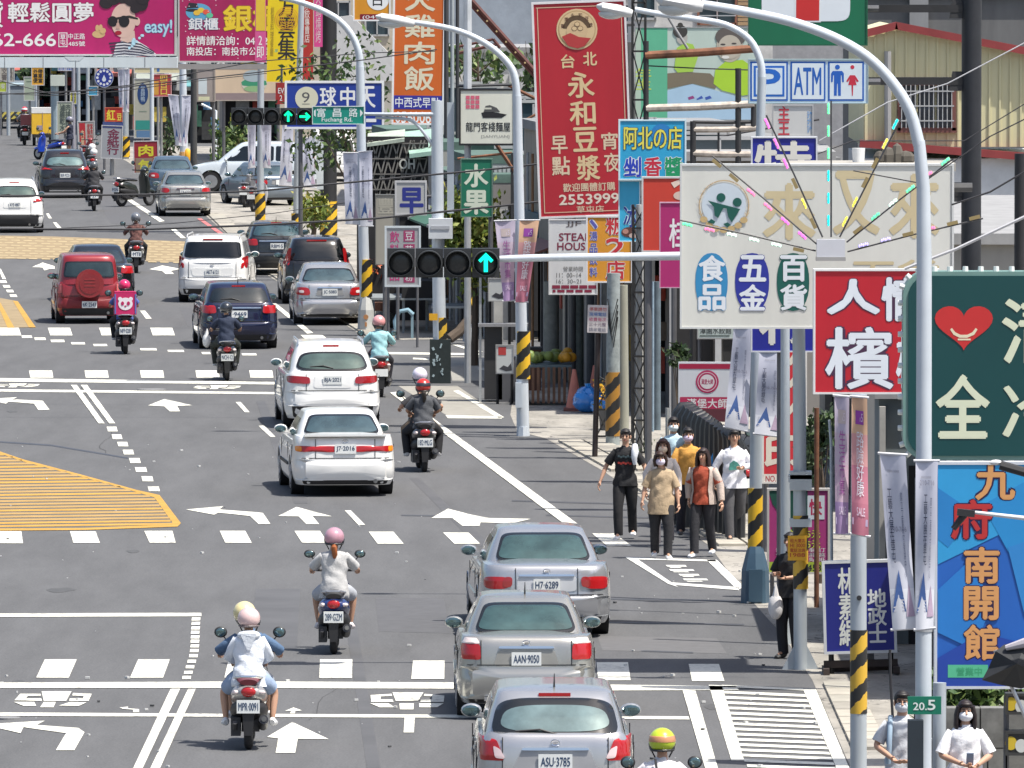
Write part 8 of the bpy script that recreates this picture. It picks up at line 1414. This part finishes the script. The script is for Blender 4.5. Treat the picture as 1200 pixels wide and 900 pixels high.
# --- things on the pavement
def shape(name, label, cat, px, py, Y=None, rz=0, group=None): p_ = P(px, py) if Y is None else Vector((A(px, 500, Y).x, Y, 0)); return thing(name, label, cat, (p_.x, p_.y, .01), rz, group)
for x, y, h_, l_ in ((673, 482, .82, 'faded red traffic cone with a pale collar beside the blue bags'), (697, 478, .84, 'faded red traffic cone behind the blue bags')):
    c = shape('traffic_cone', l_, 'traffic cone', x, y, group='traffic cones by the fruit stand'); b = MB(); b.box((0, 0, .03), (.42, .42, .06)); b.build('cone_base', M((.2, .08, .07), .8), c); b = MB(); b.tube([(0, 0, .05), (0, 0, h_)], [.17, .035], 18); k_ = b.build('cone', M((.42, .16, .13), .8, n=.2), c, smooth=True); b = MB(); b.tube([(0, 0, h_ * .6), (0, 0, h_ * .85)], [.085, .055], 18); b.build('collar', M((.6, .5, .25), .7), k_)
for x, y, r_, l_ in ((689, 484, .30, 'big shiny blue rubbish bag at the foot of the striped pole'), (704, 486, .20, 'smaller blue rubbish bag against the striped pole')):
    c = shape('rubbish_bag', l_, 'rubbish bag', x, y); rr = random.Random(x); b = MB(); b.ell((0, 0, r_ * .8), (r_, r_ * .9, r_ * .85), 20, 12); b.v = [(v[0] * (1 + rr.uniform(-.13, .1)), v[1], max(0, v[2] * (1 + rr.uniform(-.1, .1)))) for v in b.v]; b.build('bag', M((.02, .20, .62), .25, n=.2, s=8, coat=.5), c, smooth=True, angle=25); b = MB(); b.tube([(0, 0, r_ * 1.5), (0, 0, r_ * 1.9)], [.03, .07], 8); b.build('knot', M((.03, .25, .65), .3), c)
# fruit stand
c = shape('fruit_stand', 'slatted fruit stand with green pomelos and oranges in the shade', 'fruit stand', 643, 475); b = MB(); b.box((0, .6, .78), (.92, 1.6, .05)); b.build('stand_top', M((.12, .17, .19), .7), c)
for i in range(9): b = MB(); b.box((-.42 + i * .105, -.2, .40), (.055, .03, .72)); b.build('slat', M((.20, .11, .07), .8, n=.3), c)
for e in (-.42, .42): b = MB(); b.box((e, .6, .38), (.05, 1.5, .76)); b.build('stand_side', M((.04, .04, .045), .7), c)
rr = random.Random(4)
for i in range(26):
    u = rr.random(); x_ = -.42 + u * .88; y_ = rr.uniform(-.1, 1.2); z_ = .80 + .1 + rr.uniform(0, .16) * (1 - abs(y_ - .5)); o = MB().ell((0, 0, 0), (.105, .105, .10), 12, 8).build('orange' if u > .72 else 'pomelo', M((.62, .30, .02), .5) if u > .72 else M((.16, .22, .05), .55, n=.2), smooth=True)
    tag(o, 'round orange piled on the fruit stand' if u > .72 else 'green pomelo piled on the fruit stand', 'fruit', 'oranges on the fruit stand' if u > .72 else 'pomelos on the fruit stand'); o.location = c.location + Vector((x_, y_, z_))
c = shape('crate', 'brown board crate left of the fruit stand', 'crate', 622, 458); b = MB(); b.box((0, .2, .42), (.42, .5, .84)); b.build('box', M((.12, .055, .035), .8, n=.2), c); b = MB(); b.box((0, .2, .86), (.48, .56, .05)); b.build('lid', M((.03, .03, .03), .7), c)
c = shape('flower_bucket', 'bucket of yellow and orange flowers in front of the striped pole', 'flowers', 712, 470, 186); b = MB(); b.tube([(0, 0, 0), (0, 0, .4)], [.14, .18], 12); b.build('bucket', M((.1, .1, .1), .6), c); crown(c, (0, 0, .65), (.22, .2, .3), 130, .08, [(.6, .35, .02), (.5, .2, .05), (.1, .15, .04)], 5, 'blossom')
# tables and benches in the shade across the side street
for i, (x, y, w_, d_, h_, l_) in enumerate(((468, 388, 1.4, 2.6, .75, 'long low metal table in the shade nearest the tapered lamp foot'), (497, 391, 1.1, 1.8, .8, 'dark covered table in the shade under the board'), (528, 396, .9, 2.0, .7, 'low bench in the shade behind the signal pole'))):
    c = shape('table', l_, 'table', x, y); b = MB(); b.box((0, d_ / 2, h_), (w_, d_, .05)); b.build('tabletop', M((.30, .33, .34), .5, .3), c)
    for ex in (-1, 1):
        for ey in (.1, d_ - .1): b = MB(); b.box((ex * (w_ / 2 - .06), ey, h_ / 2), (.05, .05, h_)); b.build('leg', M((.25, .28, .30), .5, .4), c)
    if i == 1: b = MB(); b.box((0, d_ / 2, h_ + .22), (w_ * .95, d_, .4)); b.build('cover', M((.02, .02, .022), .8), c)
for x, y, s_, l_ in ((451, 384, .3, 'rough stone lying under the metal table'), (443, 378, .22, 'small rough stone beside the striped lamp foot')): c = P(x, y); o = tag(MB().ell((0, 0, 0), (s_, s_, s_ * .7), 12, 7).build('rock', M((.18, .19, .18), .9, n=.3), smooth=True), l_, 'rock'); o.location = (c.x, c.y, s_ * .6)
c = shape('wheel_stand', 'curved pale blue bracket standing before the metal table', 'rack', 478, 397); b = MB(); b.tube([(-.25, 0, 0), (-.3, 0, .4), (-.2, 0, .62), (0, 0, .66), (.12, 0, .55)], .05, 8); b.build('bent_tube', M((.25, .40, .48), .5), c, smooth=True); b = MB(); b.box((.1, 0, .28), (.06, .06, .55)); b.build('leg', M((.2, .3, .35), .5), c)
# black ribbed canopy
Yk = 157; c = thing('folded_canopy', 'black ribbed curved canopy behind the walking group', 'canopy', (pxx(822, Yk), Yk, 0)); 
prof = [(792, 600), (791, 510), (793, 484), (799, 476), (808, 475)]; prof2 = [(868, 600), (869, 548), (868, 522), (864, 514), (860, 512)]
for i in range(15):
    t = i / 14; ps = [Vector((pxx(lerp(a[0], b_[0], t), Yk - 4 * t) - c.location.x, -4 * t, max(0, pxh(lerp(a[1], b_[1], t) if k > 0 else 640, Yk - 4 * t)))) for k, (a, b_) in enumerate(zip(prof, prof2))]
    ps += [ps[-1] + Vector((.28, .25, -.35))]; b = MB(); b.tube(ps, [.075] * len(ps), 8); b.build('canopy_rib', M((.022, .024, .027), .4, n=.2), c, smooth=True)
b = MB(); b.tube([(pxx(782, Yk) - c.location.x, 0, 0), (pxx(782, Yk) - c.location.x, 0, pxh(478, Yk))], .03, 8); b.build('canopy_post', M((.3, .31, .3), .6), c)
# umbrella at the right edge, device on a tube
Yu = 102.2; c = thing('umbrella', 'half folded black parasol with a pale pole at the right edge', 'umbrella', A(1190, 830, Yu)); o0 = c.location.copy(); b = MB(); b.tube([A(1166, 762, Yu) - o0, A(1206, 850, Yu) - o0, Vector((.35, 0, -o0.z))], .02, 8); b.build('pole', M((.6, .6, .6), .3, .6), c)
cl = [(1166, 762), (1176, 755), (1204, 748), (1240, 752), (1250, 806), (1222, 798), (1196, 806), (1172, 802), (1150, 796), (1158, 782)]; b = MB(); n = len(cl); vs = [A(x, y, Yu) - o0 + Vector((0, -.12 + .05 * (i % 2), 0)) for i, (x, y) in enumerate(cl)] + [A(1190, 775, Yu) - o0 + Vector((0, -.3, 0)), A(1190, 775, Yu) - o0 + Vector((0, .25, 0))]; b.add(vs, [((i + 1) % n, i, n) for i in range(n)] + [(i, (i + 1) % n, n + 1) for i in range(n)]); b.build('canopy', M((.025, .027, .03), .7), c)
b = MB(); b.tube([A(1178, 758, Yu) - o0 + Vector((0, -.15, 0)), A(1206, 750, Yu) - o0 + Vector((0, -.2, 0)), A(1240, 752, Yu) - o0 + Vector((0, -.15, 0))], [.03, .06, .05], 8); b.build('canopy_edge', M((.45, .42, .46), .8), c)
c = thing('bracket_lamp', 'pale tube reaching in from the right with a small black fitting before the blue sign', 'lamp', A(1230, 614, 101)); o0 = c.location.copy(); b = MB(); b.tube([A(1330, 622, 101) - o0, A(1138, 600, 101) - o0], [.035, .018], 10); b.build('tube', M((.65, .66, .68), .4), c, smooth=True)
b = MB(); b.box(A(1132, 601, 101) - o0, (.18, .10, .07), ry=.1); b.tube([A(1130, 603, 101) - o0, A(1117, 620, 101) - o0], [.04, .03], 8); b.build('fitting', bkst, c)
c = thing('sign_bracket', 'dark diagonal sign bracket crossing the top of the blue sign', 'bracket', A(1230, 560, 101.5)); o0 = c.location.copy(); b = MB(); b.tube([A(1330, 590, 101.5) - o0, A(1172, 545, 101.5) - o0], .05, 8); b.build('diagonal_bar', bkst, c); b = MB(); b.ell(A(1167, 542, 101.5) - o0, (.07, .04, .03), 10, 6); b.build('end_cap', M((.7, .7, .7), .4), c, smooth=True)
for i, (x, y, z0_) in enumerate(((1183, 790, 0), (1186, 860, 0))):
    b = Board('packet_rack', ('upper' if i == 0 else 'lower') + ' rack of yellow and white packets at the right edge', 'rack', (1178, 812 if i == 0 else 856, 1230, 836 if i == 0 else 884), 103.9, (.03, .03, .03), (.05, .05, .05), .2, .03)
    for k in range(4): b.d(1184 + k * 12, (824 if i == 0 else 870) + (k % 2) * 3, 7, 8, ((.62, .45, .03), (.6, .62, .6))[k % 2], 'packet')
    b.post(1180, .03)
c = shape('cable_coil', 'black cable hanging in a loop between the blue signs', 'cable', 1060, 780, 104.5); b = MB(); b.tube([(.15 * math.cos(t / 10 * 3.14) , 0, 1.9 - 1.2 * math.sin(t / 10 * 3.14) * 1) for t in range(11)], .015, 6); b.build('loop', wm_, c)
# fingers of weeds by the lattice foot
for x, y in ((726, 508), (757, 531), (742, 533)): p_ = P(x, y); o = thing('weed', {726: 'tuft of yellow flowering weed at the concrete pole', 757: 'tuft of weed at the right foot of the lattice post', 742: 'low weed at the left foot of the lattice post'}[x], 'weed', p_, 0, 'weeds at the post feet'); crown(o, (0, 0, .12), (.16, .14, .12), 60, .05, [(.15, .22, .03), (.5, .45, .03)] if x == 726 else G1, x, 'leaves')
o = tag(MB().tube([(0, 0, 0), (0, 0, .18)], [.075, .085], 16).build('bucket', M((.75, .76, .76), .5, n=.05), smooth=True, angle=50), 'white plastic bucket standing on top of the white store sign', 'bucket'); o.location = A(1006, 194, 126.1); o.location.z = pxh(192, 125.2) + .0

c = thing('sign_roof', 'narrow ledge behind the top edge of the white store sign with stones', 'ledge', A(1020, 192, 125.2)); b = MB(); b.box((0, 1.0, -.05), (2.2, 1.6, .1)); b.build('ledge_board', conc[1], c)
for i in range(4): b = MB(); b.ell((.15 + i * .11, .8, .05), (.09 + (i % 2) * .04, .1, .10 + (i % 3) * .05), 7, 5); b.build('stone', M((.10, .09, .075), .9, n=.5), c)
b = MB(); b.box((0, 1.2, -(pxh(192, 125.2)) / 2 - .05), (.2, .2, pxh(192, 125.2))); b.build('ledge_post', conc[2], c)
c = Pole('thin dark grey tall post behind the neon green sign', [(1196, 330), (1197, 180)], 128, (.09, .09), bkst, 'post', 'post', 10)
